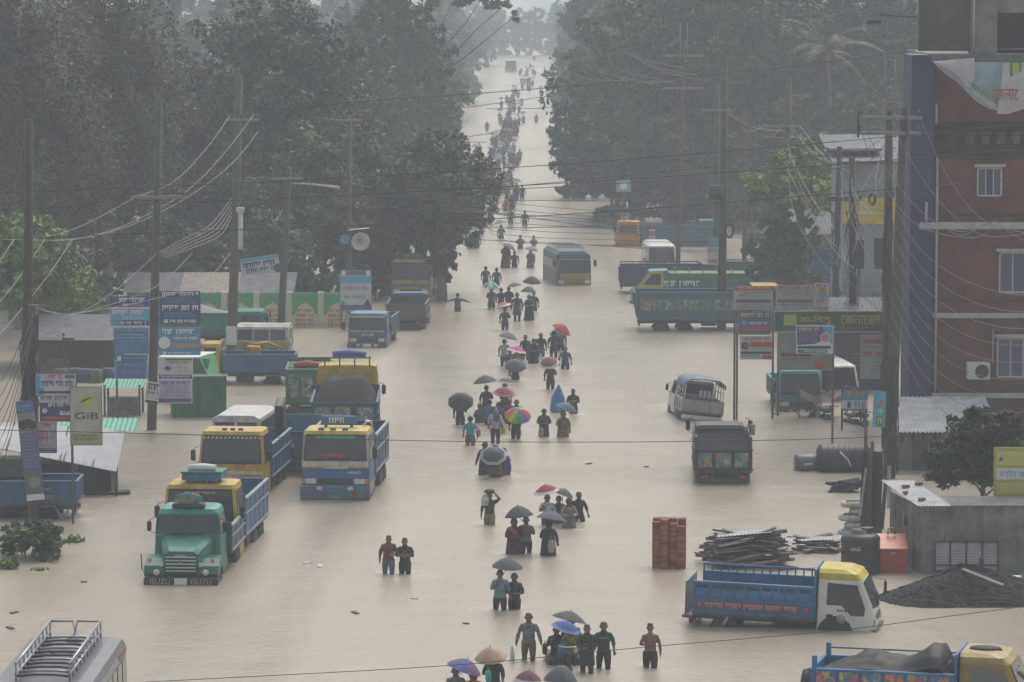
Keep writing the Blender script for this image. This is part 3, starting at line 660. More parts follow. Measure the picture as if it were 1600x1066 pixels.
# ---- green bonneted tipper
def bonnet_truck():
    t = vehicle('tipper_truck', 'green bonneted tipper lorry with blue bed standing first of the lorry row', 'truck', 283, 914, -93.5, .62, GT)
    W = 2.2; hw = W / 2; g = paint(TEAL, .35)
    # origin at the front bumper line
    mb = MB(); rings = []
    for x, h2, zt_, zb_ in ((-.05, .5, 1.62, .95), (-.25, .56, 1.72, .95), (-.8, .68, 1.82, .95), (-1.35, .8, 1.92, .95)):
        rings.append([Vector((x, -h2, zb_)), Vector((x, -h2, zt_ - .1)), Vector((x, -h2 + .14, zt_)), Vector((x, h2 - .14, zt_)), Vector((x, h2, zt_ - .1)), Vector((x, h2, zb_))])
    mb.loft(rings, 0, True, True, False); mb.obj('bonnet', g, t)
    mb = MB(); mb.box((-.05, -.5, .98), (.02, .5, 1.56), 0, .03); gr = mb.obj('grille', mat('grille_black', (.02, .03, .03), .5), t)
    for i in range(5):
        mb = MB(); mb.box((.015, -.46, 1.02 + i * .105), (.045, .46, 1.06 + i * .105), 0, .01); mb.obj('grille_bar', mat('grille_bar_paint', (0.35, 0.5, 0.45), .4), gr)
    letters('ISUZU', .06, WHITEP, gr, (.05, 0, 1.5), (1, 0, 0), .32)
    mb = MB(); mb.box((.04, -.04, 1.27), (.06, .04, 1.36), 0, .01); mb.obj('badge', REDP, gr)
    for sg in (-1, 1):                                   # wings with their lamps
        mb = MB(); pr = [(-1.5, .78), (-1.45, 1.2), (-1.1, 1.38), (-.5, 1.36), (-.1, 1.18), (.02, .95), (-.1, .86), (-.35, .95), (-.45, 1.05), (-1.0, 1.1), (-1.2, .78)]
        mb.prism(pr, sg * .52, sg * (hw + .02)); wg = mb.obj('wing', g, t)
        for (y, z, r_, m) in ((.74, 1.0, .1, LAMP), (.74, 1.0, .125, BLACK)):
            mb = MB().lathe([(r_, 0), (r_, .03 if m is LAMP else .02)], 0, 14, TR(.0, sg * y, z, 0, math.pi / 2, 0)); mb.obj('headlight' if m is LAMP else 'lamp_ring', m, wg)
        mb = MB(); mb.box((-.08, sg * .6 - .06, 1.16), (-.03, sg * .6 + .06, 1.28), 0, .01); mb.obj('side_lamp', LAMP, wg)
        mb = MB(); mb.box((-.1, sg * .95 - .06, 1.28), (-.0, sg * .95 + .06, 1.42), 0, .02); mb.obj('indicator', AMBER, wg)
    mb = MB(); mb.box((-.2, -hw - .02, .6), (.1, hw + .02, .86), 0, .04); b = mb.obj('bumper', mat('bumper_black', (.025, .025, .025), .5), t)
    letters('ISUZU', .15, mat('faded_print', (.42, .33, .26), .6), b, (.105, -.62, .73), (1, 0, 0), .6)
    letters('ISUZU', .15, mat('faded_print', (.42, .33, .26), .6), b, (.105, .62, .73), (1, 0, 0), .6)
    mb = MB(); mb.box((.1, -.19, .64), (.125, .19, .83), 0, .005); mb.obj('number_plate', PLATE_W, b)
    mb = MB(); mb.box((-.02, -hw, .28), (.02, hw, .6), 0); mb.obj('mud_flap', mat('flap_rubber', (.02, .02, .02), .8), t)
    mb = MB(); mb.tube([(-.05, -hw, .95), (.0, -hw - .08, 1.1), (.0, -hw - .1, 1.55)], .018, 0, 5); mb.obj('marker_rod', BLACK, t)
    c = Cab(t, -2.75, [(.8, -1.3, hw - .08, 0), (1.9, -1.35, hw - .1, 0), (2.55, -1.55, hw - .17, 0), (2.68, -1.62, hw - .22, 1), (2.74, -1.75, hw - .35, 1)], [g, paint((.05, .36, .28), .3)])
    ws = c.front('windscreen', 1.96, 2.52, -.9, .9, GLASS, t, .02)
    wiper(t, c, 1.95, -.5, .5)
    for sg in (-1, 1):
        d = c.side('door', -2.6, -1.45, 1.0, 2.5, sg, g, t, .012); c.side('window', -2.5, -1.6, 1.95, 2.45, sg, GLASS, d, .02); mirror(t, -1.4, sg * (hw - .1), 2.2, sg, .8)
    mb = MB(); mb.box((-1.9, -.5, 2.72), (-1.5, .5, 2.86), 0, .05); mb.obj('sun_visor', BLACK, t)
    mb = MB().lathe([(.02, -.02), (.42, -.02), (.45, 0), (.42, .02), (.02, .02)], 0, 20, TR(-1.6, 0, 3.0, 0, math.pi / 2, 0) @ Matrix.Diagonal((.4, 1, 1, 1))); mb.obj('painted_crest', ART, t)
    bed(t, -5.75, -2.85, 2.3, 1.25, .78, DBLUE, .1, 3, 0, True, sidestyle='rails2', railcol=(.38, .4, .42))
    chassis(t, -5.75, -.2, W, 1.1, .56, [-4.9, -.75])
bonnet_truck()

# ---- the two yellow cab tippers behind it
def yellow_tipper(px, py, label, yaw, deco=False, load=False):
    t = vehicle('tipper_truck', label, 'truck', px, py, yaw, .72, GT)
    c = cabover(t, 0, 1.6, 2.3, .75, 1.95, 3.1, YEL, YEL, (.62, .42, .07), bands=((1.55, 1.66, BLUE2),) if load else ((1.6, 1.7, WHT),), grille=(1.12, 1.4), bumper=(.5, .95, YEL), lights3=3)
    c.front('painted_band', 1.43, 1.53, -.95, .95, ART2, t, .014)
    if deco:
        q = random.Random(3); mb = MB()
        for i in range(40):
            u = i / 39; y = (u - .5) * 1.95; z = 2.86 + .04 * math.sin(i * 2.1); mb.box((c.fx(2.86) + .03, y - .022, z - .03), (c.fx(2.86) + .045, y + .022, z + .03), i % 3)
        mb.obj('windscreen_garland', [WHITEP, REDP, BLUEP], t)
    if load:
        mb = MB(); mb.box((-1.35, -.62, 3.2), (-.3, .62, 3.42), 0, .02); cr = mb.obj('roof_box', paint(BLUE2), t)
        mb = MB(); mb.box((-1.38, -.66, 3.42), (-.27, .66, 3.47), 0, .01); mb.obj('roof_box_rim', paint(TEAL), cr)
        for y in (-.5, 0, .5):
            mb = MB(); mb.box((-.9, y - .03, 3.05), (-.7, y + .03, 3.21), 0); mb.obj('rack_leg', DARKMETAL, cr)
        mb = MB(); mb.tube([(-.6, -.45, 3.55), (-.62, 0, 3.57), (-.6, .42, 3.55)], [.1, .13, .11], 0, 10); mb.obj('white_sack', mat('sack', (.6, .6, .58), .8), t)
        print_line(.1, mat('pale_print', (.4, .45, .42), .5, 0, 0), t, (c.fx(2.82) + .03, 0, 2.82), (1, 0, 0), 1.0)
    bed(t, -6.7, -1.75, 2.35, 1.3, 1.15, (.045, .16, .33), .15, 5, 0, True, sidestyle='rails2', railcol=(.3, .36, .42))
    chassis(t, -6.7, -.2, 2.3, 1.2, .58, [-5.6, -4.3, -1.0])
    return t
yellow_tipper(313, 876, 'yellow cab tipper with a sack and blue box on its roof, behind the green lorry', -94.5, load=True)
yellow_tipper(362, 780, 'yellow cab tipper with a garland across its windscreen, beside the white van', -94.5, deco=True)

# ---- blue tipper with lettering on the front
def hino():
    t = vehicle('tipper_truck', 'blue tipper lorry with white band and yellow cab roof, HINO on its front', 'truck', 524, 781, -94.0, .5, GT)
    c = cabover(t, 0, 1.7, 2.4, .62, 1.86, 2.92, (.05, .17, .38), (.45, .45, .36), LEMON, bands=((1.68, 1.86, WHT), (1.62, 1.68, LEMON), (1.28, 1.62, (.05, .15, .42))), grille=(1.06, 1.24), bumper=(.5, 1.02, (.06, .24, .46)), plate=PLATE_G, lights3=0)
    for i in range(3):
        mb = MB(); mb.box((-.4, -.62 + i * .42, 2.9), (-.25, -.42 + i * .42, 2.98), 0, .02); mb.obj('roof_lamp', paint(TEAL), t)
    letters('HINO', .1, WHITEP, t, (.016, .66, 1.46), (1, 0, 0), .46)
    mb = MB(); mb.box((.012, -.42, 1.58), (.03, .42, 1.64), 0, .01); mb.obj('winged_badge', CHROME, t)
    mb = MB(); mb.box((.0, -.55, 1.08), (.045, .55, 1.22), 0, .01); mb.obj('grille_slot', BLACK, t)
    c.front('green_sunstrip', 2.63, 2.73, -.6, .6, mat('sunstrip', (.03, .25, .18), .3), t, .03)
    mb = MB(); mb.lathe([(.05, -.05), (.55, 0), (.5, .06), (.1, .09)], 0, 14, TR(c.fx(2.0) - .06 + .09, -.1, 2.02, 0, R(-80), 0) @ Matrix.Diagonal((.2, 1, .35, 1))); mb.obj('dashboard_cloth', mat('cloth_pink', (.3, .06, .08), .8), t)
    mb = MB(); mb.box((-1.2, -.62, 3.0), (-1.05, .62, 3.32), 0, .03); cr = mb.obj('crown_board', paint(BLUE2, .3), t)
    print_line(.2, WHITEP, cr, (-1.045, 0, 3.16), (1, 0, 0), .7, 5)
    mb = MB(); mb.box((-1.15, -.5, 2.8), (-1.1, -.4, 3.01), 0); mb.box((-1.15, .4, 2.8), (-1.1, .5, 3.01), 0); mb.obj('crown_bracket', DARKMETAL, t)
    mb = MB(); mb.tube([(-1.75, 1.12, 1.4), (-1.72, 1.14, 2.75), (-1.6, 1.1, 3.05), (-1.45, .95, 3.1), (-1.4, .85, 2.95)], .05, 0, 8); mb.obj('exhaust_stack', CHROME, t)
    bed(t, -6.4, -1.9, 2.42, 1.25, 1.3, DBLUE, .1, 4, 0, True, sidestyle='rails2', railcol=(.3, .36, .42))
    chassis(t, -6.4, -.2, 2.35, 1.15, .58, [-5.6, -4.3, -1.0])
hino()

# ---- tipper seen from behind between those two
def rear_tipper(px, py, W, L, h, depth, label, bedcol, cabcol, roofcol, yaw=90.0, load=None, tailart=None, tailcol=None, zt=3.0, z0=1.25, name='tipper_truck', extra=None, rim=(.2, .2, .2)):
    t = vehicle(name, label, 'truck', px, py, yaw, depth, GT)
    bl = L - 1.75
    bed(t, 0.05, bl, W, z0, h, bedcol, .2, 4, 0, True, sidestyle='rails2', tailart=tailart, tailcol=tailcol)
    cabover(t, L, 1.6, W - .1, z0 - .5, z0 + .65, zt, cabcol, cabcol, roofcol, grille=(z0 - .1, z0 + .2), bumper=(z0 - .6, z0 - .3, cabcol))
    chassis(t, 0.05, L - .2, W - .05, z0 - .05, .5, [1.0, L - 1.0], True, rim)
    mb = MB(); mb.box((-.12, -W / 2 + .1, z0 - .45), (-.04, W / 2 - .1, z0 - .28), 0, .02); mb.obj('rear_bumper', DARKMETAL, t)
    if load: heap(t, .1, bl - .05, W - .1, z0 + h * load[0], load[1], load[2], 'load', len(label), .1, .3, .2)
    return t
t = rear_tipper(480, 742, 2.3, 5.6, .95, .6, 'blue tipper seen from behind with an empty bed, squeezed between two tippers', BLUE2, DARK, DARK, 88, zt=2.0)
print_line(.24, WHITEP, t, (-.1, .62, 1.62), (-1, 0, 0), .55, 3, .012)
mb = MB(); mb.box((-.1, .8, 2.2), (1.1, 1.12, 3.3), 0, .06, TR(0, 0, 0, 0, R(-12), 0)); mb.obj('raised_flap', mat('flap_black', (.025, .024, .026), .5, 0, .3), t)
GRAVEL = mat('wet_aggregate', (0.018, 0.018, 0.02), 0.8, 0, 0.6, 22, 0.8, .2)
t = rear_tipper(538, 695, 2.6, 6.6, 1.15, .75, 'blue tipper from behind with painted tailgate, heaped with dark gravel', DBLUE, YEL, YEL, 91, load=(.8, 1.2, GRAVEL), tailart=ART, zt=3.35, rim=(.3, .05, .04))
mb = MB(); mb.tube([(5.4, -.75, 3.75), (5.4, 0, 3.8), (5.4, .6, 3.76)], [.11, .16, .12], 0, 9); mb.obj('rolled_sheet', mat('cloth_blue', (.05, .09, .35), .7), t)
mb = MB()
for y in (-.9, -.3, .3, .9): mb.tube([(5.0, y, 3.3), (5.0, y, 3.72)], .03, 0, 5)
mb.tube([(5.0, -.95, 3.66), (5.0, .95, 3.66)], .03, 0, 5); mb.obj('roof_rack', DARKMETAL, t)
t = rear_tipper(480, 655, 1.75, 5.0, 1.35, .55, 'green covered lorry with red bundle on top, behind the gravel tipper', GREEN, GREEN, GREEN, 91, tailart=ART, tailcol=(.06, .2, .1), zt=2.6)
mb = MB()
for i in range(7): mb.box((.1 + i * .45, -.82, 2.55), (.5 + i * .45, .82, 2.62 + .04 * (i % 2)), 0, .03)
mb.obj('canvas_cover', mat('canvas_green', (.06, .16, .07), .7, 0, .3), t)
mb = MB(); mb.tube([(.5, -.5, 2.72), (.5, 0, 2.78), (.5, .55, 2.72)], [.12, .17, .13], 0, 9); mb.obj('bundle', mat('cloth_red', (.35, .07, .06), .8), t)

# ---- microbus / van
def van(name, px, py, W, L, H, depth, yaw, label, colr, cat='van', rear=False, rack=False, stripe=None, tilt=(0, 0)):
    t = vehicle(name, label, cat, px, py, yaw, depth, None, tilt); hw = W / 2; m = paint(colr, .15)
    x0, x1 = (-L, 0) if not rear else (0, L)
    c = Cab(t, x0, [(.35, x1, hw, 0), (.95, x1 - .02, hw, 0), (H - .12, x1 - .5, hw - .1, 0), (H, x1 - .75, hw - .3, 0)], [m], 'body')
    zb = .98
    ws = c.front('windscreen', zb + .05, H - .2, -.86, .86, GLASS, t)
    wiper(t, c, zb + .03, -.5, .5)
    xs = np.linspace(x0 + .15, x1 - .75, 4)
    for sg in (-1, 1):
        for i in range(3): c.side('window', xs[i] + .04, xs[i + 1] - .04, zb + .02, H - .25, sg, GLASS, t)
        d = c.side('door', x1 - 1.3, x1 - .45, .45, .95, sg, m, t, .008)
        mirror(t, x1 - .35, sg * hw, 1.2, sg, .6)
        c.front('headlight', .6, .78, min(sg * .6, sg * .92), max(sg * .6, sg * .92), LAMP, t)
    c.front('bumper', .36, .52, -.98, .98, DARKMETAL if colr != WHT else WHITE, t, .05)
    for (y0, y1) in ((-hw * .8, -hw * .05), (hw * .05, hw * .8)):                 # rear windows
        mb = MB(); mb.box((x0 - .015, y0, zb + .1), (x0 + .01, y1, H - .25), 0, .01); mb.obj('rear_window', GLASS, t)
    for sg in (-1, 1):
        mb = MB(); mb.box((x0 - .03, sg * hw * .88 - .07, .7), (x0 + .01, sg * hw * .88 + .07, 1.0), 0, .01); mb.obj('tail_lamp', REDLENS, t)
    if stripe:
        for sg in (-1, 1): c.side('stripe', x0 + .1, x1 - .6, .6, .9, sg, paint(stripe), t, .01)
    for x in (x0 + .75, x1 - .8):
        for sg in (-1, 1): wheel(t, x, sg * (hw - .1), .33, .2)
    return t
t = van('van', 369, 722, 2.0, 4.4, 2.25, .5, 84, 'white van seen from behind beyond the garlanded yellow tipper', WHT, rear=True)
van('minibus', 1034, 420, 1.95, 5.0, 2.15, .65, -88, 'white minibus standing behind the dark blue lorry', WHT, 'minibus')
van('van', 1312, 628, 1.8, 4.2, 2.1, .5, -84, 'white van half hidden behind the drink poster and poles', WHT)
van('van', 350, 548, 1.6, 3.3, 1.75, .4, 176, 'white and yellow-green van beside the green painted wall', (.55, .55, .5), stripe=(.5, .5, .08))

# ---- side-on lorry with a toy-yellow cab by the kiosk
def side_truck(name, px, py, L, W, depth, yaw, label, cabcol, roofcol, bedcol, h, zt, z0, cabL=1.45, rails=0, sidestyle='rails2', art=None, ribs=6, headboard=.2, doorcol=None, up=None, tilt=(0, 0), tail_open=0, r=.42, railcol=None, group=GT, dirt=.6, zw=None):
    t = vehicle(name, label, 'truck', px, py, yaw, depth, group, tilt)
    bed(t, -L / 2, L / 2 - cabL - .15, W, z0, h, bedcol, headboard, ribs, rails, True, sidestyle=sidestyle, art=art, tail_open=tail_open, railcol=railcol, dirt=dirt)
    c = cabover(t, L / 2, cabL, W - .1, .55, zw or (z0 + .45), zt, cabcol, up or cabcol, roofcol, grille=(z0 - .15, z0 + .1), bumper=(.45, .7, cabcol), doorcol=doorcol)
    chassis(t, -L / 2, L / 2 - .1, W - .05, z0 - .05, r, [-L / 2 + 1.0, L / 2 - .8])
    return t, c
t, c = side_truck('pickup_truck', 386, 598, 4.3, 1.8, .5, 181, 'small blue lorry with yellow cab parked behind the green kiosk', YEL, YEL, (.05, .14, .32), .75, 2.35, 1.1, 1.0)
guards(t, -1.15, 1.8, .42)
mb = MB(); mb.tube([(-1.6, -.3, 2.0), (-.9, -.1, 2.3), (-.4, .2, 2.25), (.2, .3, 2.4)], .07, 0, 6); mb.box((-.6, -.4, 1.2), (.0, .3, 2.15), 0, .05); mb.obj('yellow_machine', paint(YEL), t)
t, c = side_truck('tipper_truck', 330, 540, 5.6, 2.2, .5, 1, 'teal-green tipper with a grey sheet over its bed, behind the blue clinic signs', TEAL, TEAL, (.03, .25, .2), 1.05, 2.3, 1.15)
heap(t, -2.6, .9, 2.0, 2.15, .45, mat('grey_sheet', (.12, .12, .13), .6, 0, .3), 'grey_sheet', 4)

# ---- small blue lorry with garland, facing
t = vehicle('pickup_truck', 'small bright blue lorry with garlanded windscreen facing down the road', 'truck', 574, 543, -95, .5, GT)
c = cabover(t, 0, 1.4, 1.95, .5, 1.25, 2.2, (.05, .18, .42), (.06, .2, .4), (.1, .3, .42), grille=(.78, .95), bumper=(.5, .72, (.06, .2, .42)))
mb = MB()
for i in range(34):
    u = i / 33; y = (u - .5) * 1.7
    for z in (1.3 + .03 * math.sin(i * 1.9), 2.0): mb.box((c.fx(z) + .03, y - .024, z - .03), (c.fx(z) + .045, y + .024, z + .03), i % 2)
mb.obj('windscreen_garland', [WHITEP, mat('garland_pink', (.5, .3, .28), .6)], t)
print_line(.1, WHITEP, t, (.02, 0, 1.12), (1, 0, 0), .6, 2)
bed(t, -5.0, -1.55, 1.95, 1.0, .85, (.05, .14, .2), .2, 4, 0, True); chassis(t, -5, -.2, 1.9, .95, .42, [-4, -.8])

# ---- dark tipper seen from behind, and the yellow one facing under the tree
t = rear_tipper(634, 516, 2.05, 5.2, .72, .62, 'dark grey tipper seen from behind beside the blue lorry', (.1, .1, .1), BLUE, BLUE, 88, zt=2.25, z0=1.25)
t = vehicle('tipper_truck', 'yellow cab tipper parked under the overhanging tree', 'truck', 642, 470, -95, .75, GT)
cabover(t, 0, 1.6, 2.25, .7, 1.95, 3.05, (.5, .36, .06), (.5, .36, .06), (.55, .42, .1), bands=((1.55, 1.7, BLUE2),), grille=(1.15, 1.4), bumper=(.5, .9, (.5, .36, .06)), lights3=2)
bed(t, -6.6, -1.75, 2.3, 1.3, 1.5, NAVY, .15, 5, 0, True, sidestyle='rails2', railcol=(.3, .34, .4)); chassis(t, -6.6, -.2, 2.25, 1.2, .5, [-5.5, -1])
mb = MB(); mb.box((-1.3, -.5, 3.15), (-.6, .5, 3.35), 0, .05); mb.obj('roof_box', paint(CYAN), t)

# ---- buses
def bus(name, px, py, W, L, H, depth, yaw, label, low, up, front_low, rack=True):
    t = vehicle(name, label, 'bus', px, py, yaw, depth); hw = W / 2
    c = Cab(t, -L, [(.45, 0, hw, 0), (1.5, 0, hw, 0), (H - .2, -.15, hw - .03, 1), (H, -.3, hw - .25, 1)], [paint(low), paint(up)], 'body')
    c.front('front_panel', .7, 1.42, -.8, .95, paint(front_low), t, .02)
    ws = c.front('windscreen', 1.5, H - .5, -.82, .93, GLASS, t, .02)
    c.front('windscreen_trim', H - .5, H - .45, -.85, .95, paint(LEMON), t, .03)
    c.front('door_post', .5, H - .5, -.98, -.84, paint((.5, .2, .1)), t, .02)
    for i in range(6):
        for sg in (-1, 1): c.side('window', -L + .4 + i * (L - 1) / 6, -L + .4 + (i + .82) * (L - 1) / 6, 1.6, H - .55, sg, GLASS, t)
    for sg in (-1, 1): c.front('headlight', .8, 1.0, min(sg * .6, sg * .9), max(sg * .6, sg * .9), LAMP, t, .03); mirror(t, .05, sg * hw, 2.0, sg)
    if rack:
        mb = MB()
        for y in (-hw * .75, hw * .75): mb.tube([(-L + .5, y, H + .2), (-.8, y, H + .2)], .025, 0, 5)
        for i in range(7):
            x = -L + .5 + i * (L - 1.3) / 6
            mb.tube([(x, -hw * .75, H - .02), (x, -hw * .75, H + .2), (x, hw * .75, H + .2), (x, hw * .75, H - .02)], .02, 0, 5)
        mb.obj('roof_rack', STEEL, t)
    for x in (-L + 1.6, -1.6):
        for sg in (-1, 1): wheel(t, x, sg * (hw - .15), .48, .26)
bus('bus', 897, 446, 2.1, 5.6, 2.7, .7, -82, 'blue-green bus with yellow front stranded in the middle of the road', (.05, .11, .12), (.035, .1, .14), (.58, .36, .04))

# ---- the lorries standing across the road
def tarp_truck(px, py, label): pass
t, c = side_truck('cargo_truck', 1041, 383, 7.0, 2.2, 1.0, 180, 'far lorry with orange-yellow cab and long blue-green bed', ORANGE, ORANGE, (.06, .16, .24), .95, 2.65, 1.4, 1.65, ribs=8)
mb = MB(); mb.box((-3.4, -.9, 2.3), (-2.2, .9, 2.75), 0, .05); mb.obj('covered_load', paint((.06, .2, .2)), t)
t, c = side_truck('cargo_truck', 1046, 456, 5.7, 2.2, .6, 0, 'dark navy lorry with open railed bed behind the green covered lorry', NAVY, NAVY, (.03, .045, .12), .95, 2.3, 1.2, 1.0, rails=.16)
mb = MB(); mb.box((-2.93, -.9, 1.35), (-2.915, .4, 1.8), 0); mb.obj('painted_panel', ART2, t)
t, c = side_truck('cargo_truck', 1168, 452, 4.8, 2.2, .6, 180, 'teal lorry with yellow cab edge and railed sides behind the concrete pole', YEL, YEL, (.04, .17, .15), .95, 2.4, 1.2, .5, rails=.14, ribs=8)
def covered_truck():
    t = vehicle('covered_truck', 'yellow-nosed green covered lorry with white lettering on its side', 'truck', 1098, 472, 180, .75, GT)
    W = 2.1; hw = W / 2; L = 8.0
    # sloping pickup nose
    mb = MB(); mb.prism([(L / 2 - 2.0, .6), (L / 2, .6), (L / 2, 1.5), (L / 2 - .15, 1.6), (L / 2 - 1.0, 2.55), (L / 2 - 2.0, 2.6)], -hw + .05, hw - .05); mb.obj('cab', [paint((.07, .25, .3))], t)
    for sg in (-1, 1):
        y0, y1 = sg * (hw - .05), sg * (hw - .03)
        mb = MB(); mb.prism([(L / 2 - 1.75, 1.62), (L / 2 - .2, 1.62), (L / 2 - .98, 2.52), (L / 2 - 1.75, 2.55)], y0, y1); d = mb.obj('door', paint(LEMON, .2), t)
        mb = MB(); mb.prism([(L / 2 - 1.6, 1.8), (L / 2 - .62, 1.8), (L / 2 - 1.1, 2.4), (L / 2 - 1.6, 2.42)], y1, sg * (hw - .015)); mb.obj('window', GLASS, d)
    mb = MB(); slab(mb, [(L / 2 - .13, -hw + .2, 1.66), (L / 2 - .13, hw - .2, 1.66), (L / 2 - .95, hw - .2, 2.5), (L / 2 - .95, -hw + .2, 2.5)], .02); mb.obj('windscreen', GLASS, t)
    mb = MB(); mb.box((L / 2 - .02, -hw, .5), (L / 2 + .12, hw, .75), 0, .03); mb.obj('bumper', paint(CYAN), t)
    mb = MB(); mb.box((-L / 2, -hw, 1.15), (L / 2 - 2.05, hw, 2.45), 0, .03); b = mb.obj('cargo_body', paint((.08, .24, .11)), t)
    for sg in (-1, 1):
        mb = MB(); mb.box((-L / 2 + 4.0 - .2, sg * hw, 1.45), (L / 2 - 2.3, sg * (hw + .012), 2.15), 0); mb.obj('name_panel', paint((.03, .2, .2), .2), b)
        print_line(.36, WHITEP, b, (1.1 if sg > 0 else 1.1, sg * (hw + .014), 1.85), (0, sg, 0), 2.3, 4)
        mb = MB(); mb.box((-L / 2 + .1, sg * hw, 1.25), (-L / 2 + 3.6, sg * (hw + .012), 1.9), 0); mb.obj('blue_panel', paint((.05, .12, .34), .4), b)
        for i in range(9):
            mb = MB(); x = -L / 2 + .1 + i * .72; mb.box((x, sg * hw, 1.15), (x + .05, sg * (hw + .03), 2.46), 0, .006); mb.obj('rib', paint((.05, .2, .1)), b)
    mb = MB()
    for y in (-hw, hw): mb.tube([(-L / 2, y, 2.62), (L / 2 - 2.1, y, 2.62)], .025, 0, 5)
    for i in range(8): mb.tube([(-L / 2 + i * .8, -hw, 2.42), (-L / 2 + i * .8, -hw, 2.62), (-L / 2 + i * .8, hw, 2.62), (-L / 2 + i * .8, hw, 2.42)], .02, 0, 5)
    mb.obj('roof_rail', DARKMETAL, t)
    chassis(t, -L / 2, L / 2 - .2, W, 1.1, .45, [-L / 2 + 1.5, L / 2 - 1.0])
covered_truck()
def long_tipper():
    t = vehicle('tipper_truck', 'long blue tipper with a row of painted side panels standing across the road', 'truck', 1105, 514, 0, .65, GT)
    bed(t, -3.6, 2.1, 2.3, 1.3, 1.35, (.05, .13, .2), .15, 9, 0, True, sidestyle='ribs', art=(.3, .72, ART), railcol=(.06, .18, .27), tail_open=.12)
    cabover(t, 3.8, 1.55, 2.2, .8, 1.9, 3.0, BLUE2, BLUE2, YEL, grille=(1.1, 1.4), bumper=(.6, .95, BLUE2))
    chassis(t, -3.6, 3.6, 2.25, 1.2, .5, [-2.4, -1.2, 2.8])
long_tipper()

# ---- white pickup, tilted in the water
def white_pickup():
    t = vehicle('pickup_truck', 'white pickup with a canvas hood listing in the flood', 'pickup', 1094, 657, 97, .42, None, (R(6.5), 0))
    W = 1.7; hw = W / 2; m = WHITE
    bed(t, 0, 1.9, W, .75, .48, (.6, .6, .58), .0, 3, 0, True, sidestyle='ribs', dirt=.2)
    c = Cab(t, 1.98, [(.45, 3.75, hw, 0), (1.15, 3.7, hw, 0), (1.8, 3.2, hw - .1, 0), (1.86, 3.05, hw - .2, 0)], [m])
    c.front('windscreen', 1.2, 1.76, -.88, .88, GLASS, t)
    mb = MB(); mb.box((1.965, -hw + .15, 1.3), (1.99, hw - .15, 1.72), 0); mb.obj('rear_window', GLASS, t)
    for sg in (-1, 1):
        d = c.side('door', 2.1, 3.2, .55, 1.75, sg, m, t, .01); c.side('window', 2.15, 3.0, 1.2, 1.7, sg, GLASS, d, .016); mirror(t, 3.3, sg * hw, 1.35, sg, .7)
        mb = MB(); mb.box((-.05, sg * (hw - .2) - .14, .52), (.0, sg * (hw - .2) + .14, .64), 0, .01); mb.obj('tail_lamp', REDLENS, t)
    mb = MB(); mb.box((-.12, -hw, .42), (.02, hw, .6), 0, .03); mb.obj('rear_bumper', m, t)
    fr = MB()
    for x in (.04, .65, 1.25, 1.86):
        fr.tube([(x, -hw + .04, 1.2), (x, -hw + .06, 1.9), (x, -hw + .3, 2.06), (x, hw - .3, 2.06), (x, hw - .06, 1.9), (x, hw - .04, 1.2)], .025, 0, 6)
    for y in (-hw + .06, hw - .06): fr.tube([(.04, y, 1.55), (1.86, y, 1.55)], .02, 0, 5)
    fr.obj('hood_frame', m, t)
    mb = MB(); prof = [(-hw - .02, 1.78), (-hw + .02, 1.95), (-hw + .26, 2.1), (0, 2.14), (hw - .26, 2.1), (hw - .02, 1.95), (hw + .02, 1.78)]
    mb.loft([[Vector((x, y, z)) for y, z in prof] for x in (-.12, .6, 1.3, 2.0)], 0, False, False, True); mb.loft([[Vector((x, y * .985, z - .02)) for y, z in prof] for x in (2.0, 1.3, .6, -.12)], 0, False, False, True)
    mb.obj('canvas_hood', mat('canvas_blue', (.1, .13, .22), .6, 0, .2), t)
    for sg in (-1, 1):
        mb = MB(); mb.box((.15, sg * .42 - .18, .78), (1.8, sg * .42 + .18, 1.05), 0, .03); mb.obj('bench', BLACK, t)
    for i in range(4):
        mb = MB(); mb.box((.3, -.5 + i * .18, 1.3), (.34, -.38 + i * .18, 1.62), 0, .01); mb.obj('rag', mat('rag', (.5, .5, .5), .8), t)
    for x in (.75, 3.0):
        for sg in (-1, 1): wheel(t, x, sg * (hw - .08), .34, .2)
white_pickup()

# ---- dark tipper from behind with painted panels
t = rear_tipper(1130, 757, 2.05, 5.6, .72, .68, 'black tipper seen from behind with three painted tailgate panels', (.035, .035, .038), DARK, DARK, 88.5, tailart=ART, tailcol=(.03, .032, .034), zt=2.35, z0=1.2)
for y in (-.98, .98):
    mb = MB(); mb.box((-.02, y - .05, 1.92), (3.7, y + .05, 2.4), 0, .02); mb.obj('raised_side', mat('black_panel', (.03, .03, .032), .5, 0, .3), t)
mb = MB(); slab(mb, [(-.05, -1.0, 1.93), (-.05, 1.0, 1.93), (.9, 1.0, 2.42), (.9, -1.0, 2.42)], .04); mb.obj('sheet', mat('grey_metal_sheet', (.03, .03, .033), .9, 0, .3, 4, 0, .1), t)
mb = MB()
for y in (-.98, .98): mb.tube([(.9, y, 2.3), (.9, y, 2.75)], .035, 0, 5)
mb.tube([(.9, -.98, 2.62), (.9, .98, 2.62)], .025, 0, 5); mb.obj('hoop', DARKMETAL, t)
mb = MB(); mb.box((3.9, -1.28, 2.0), (4.0, -1.08, 2.4), 0, .02); mb.obj('wing_mirror', paint(YEL), t)

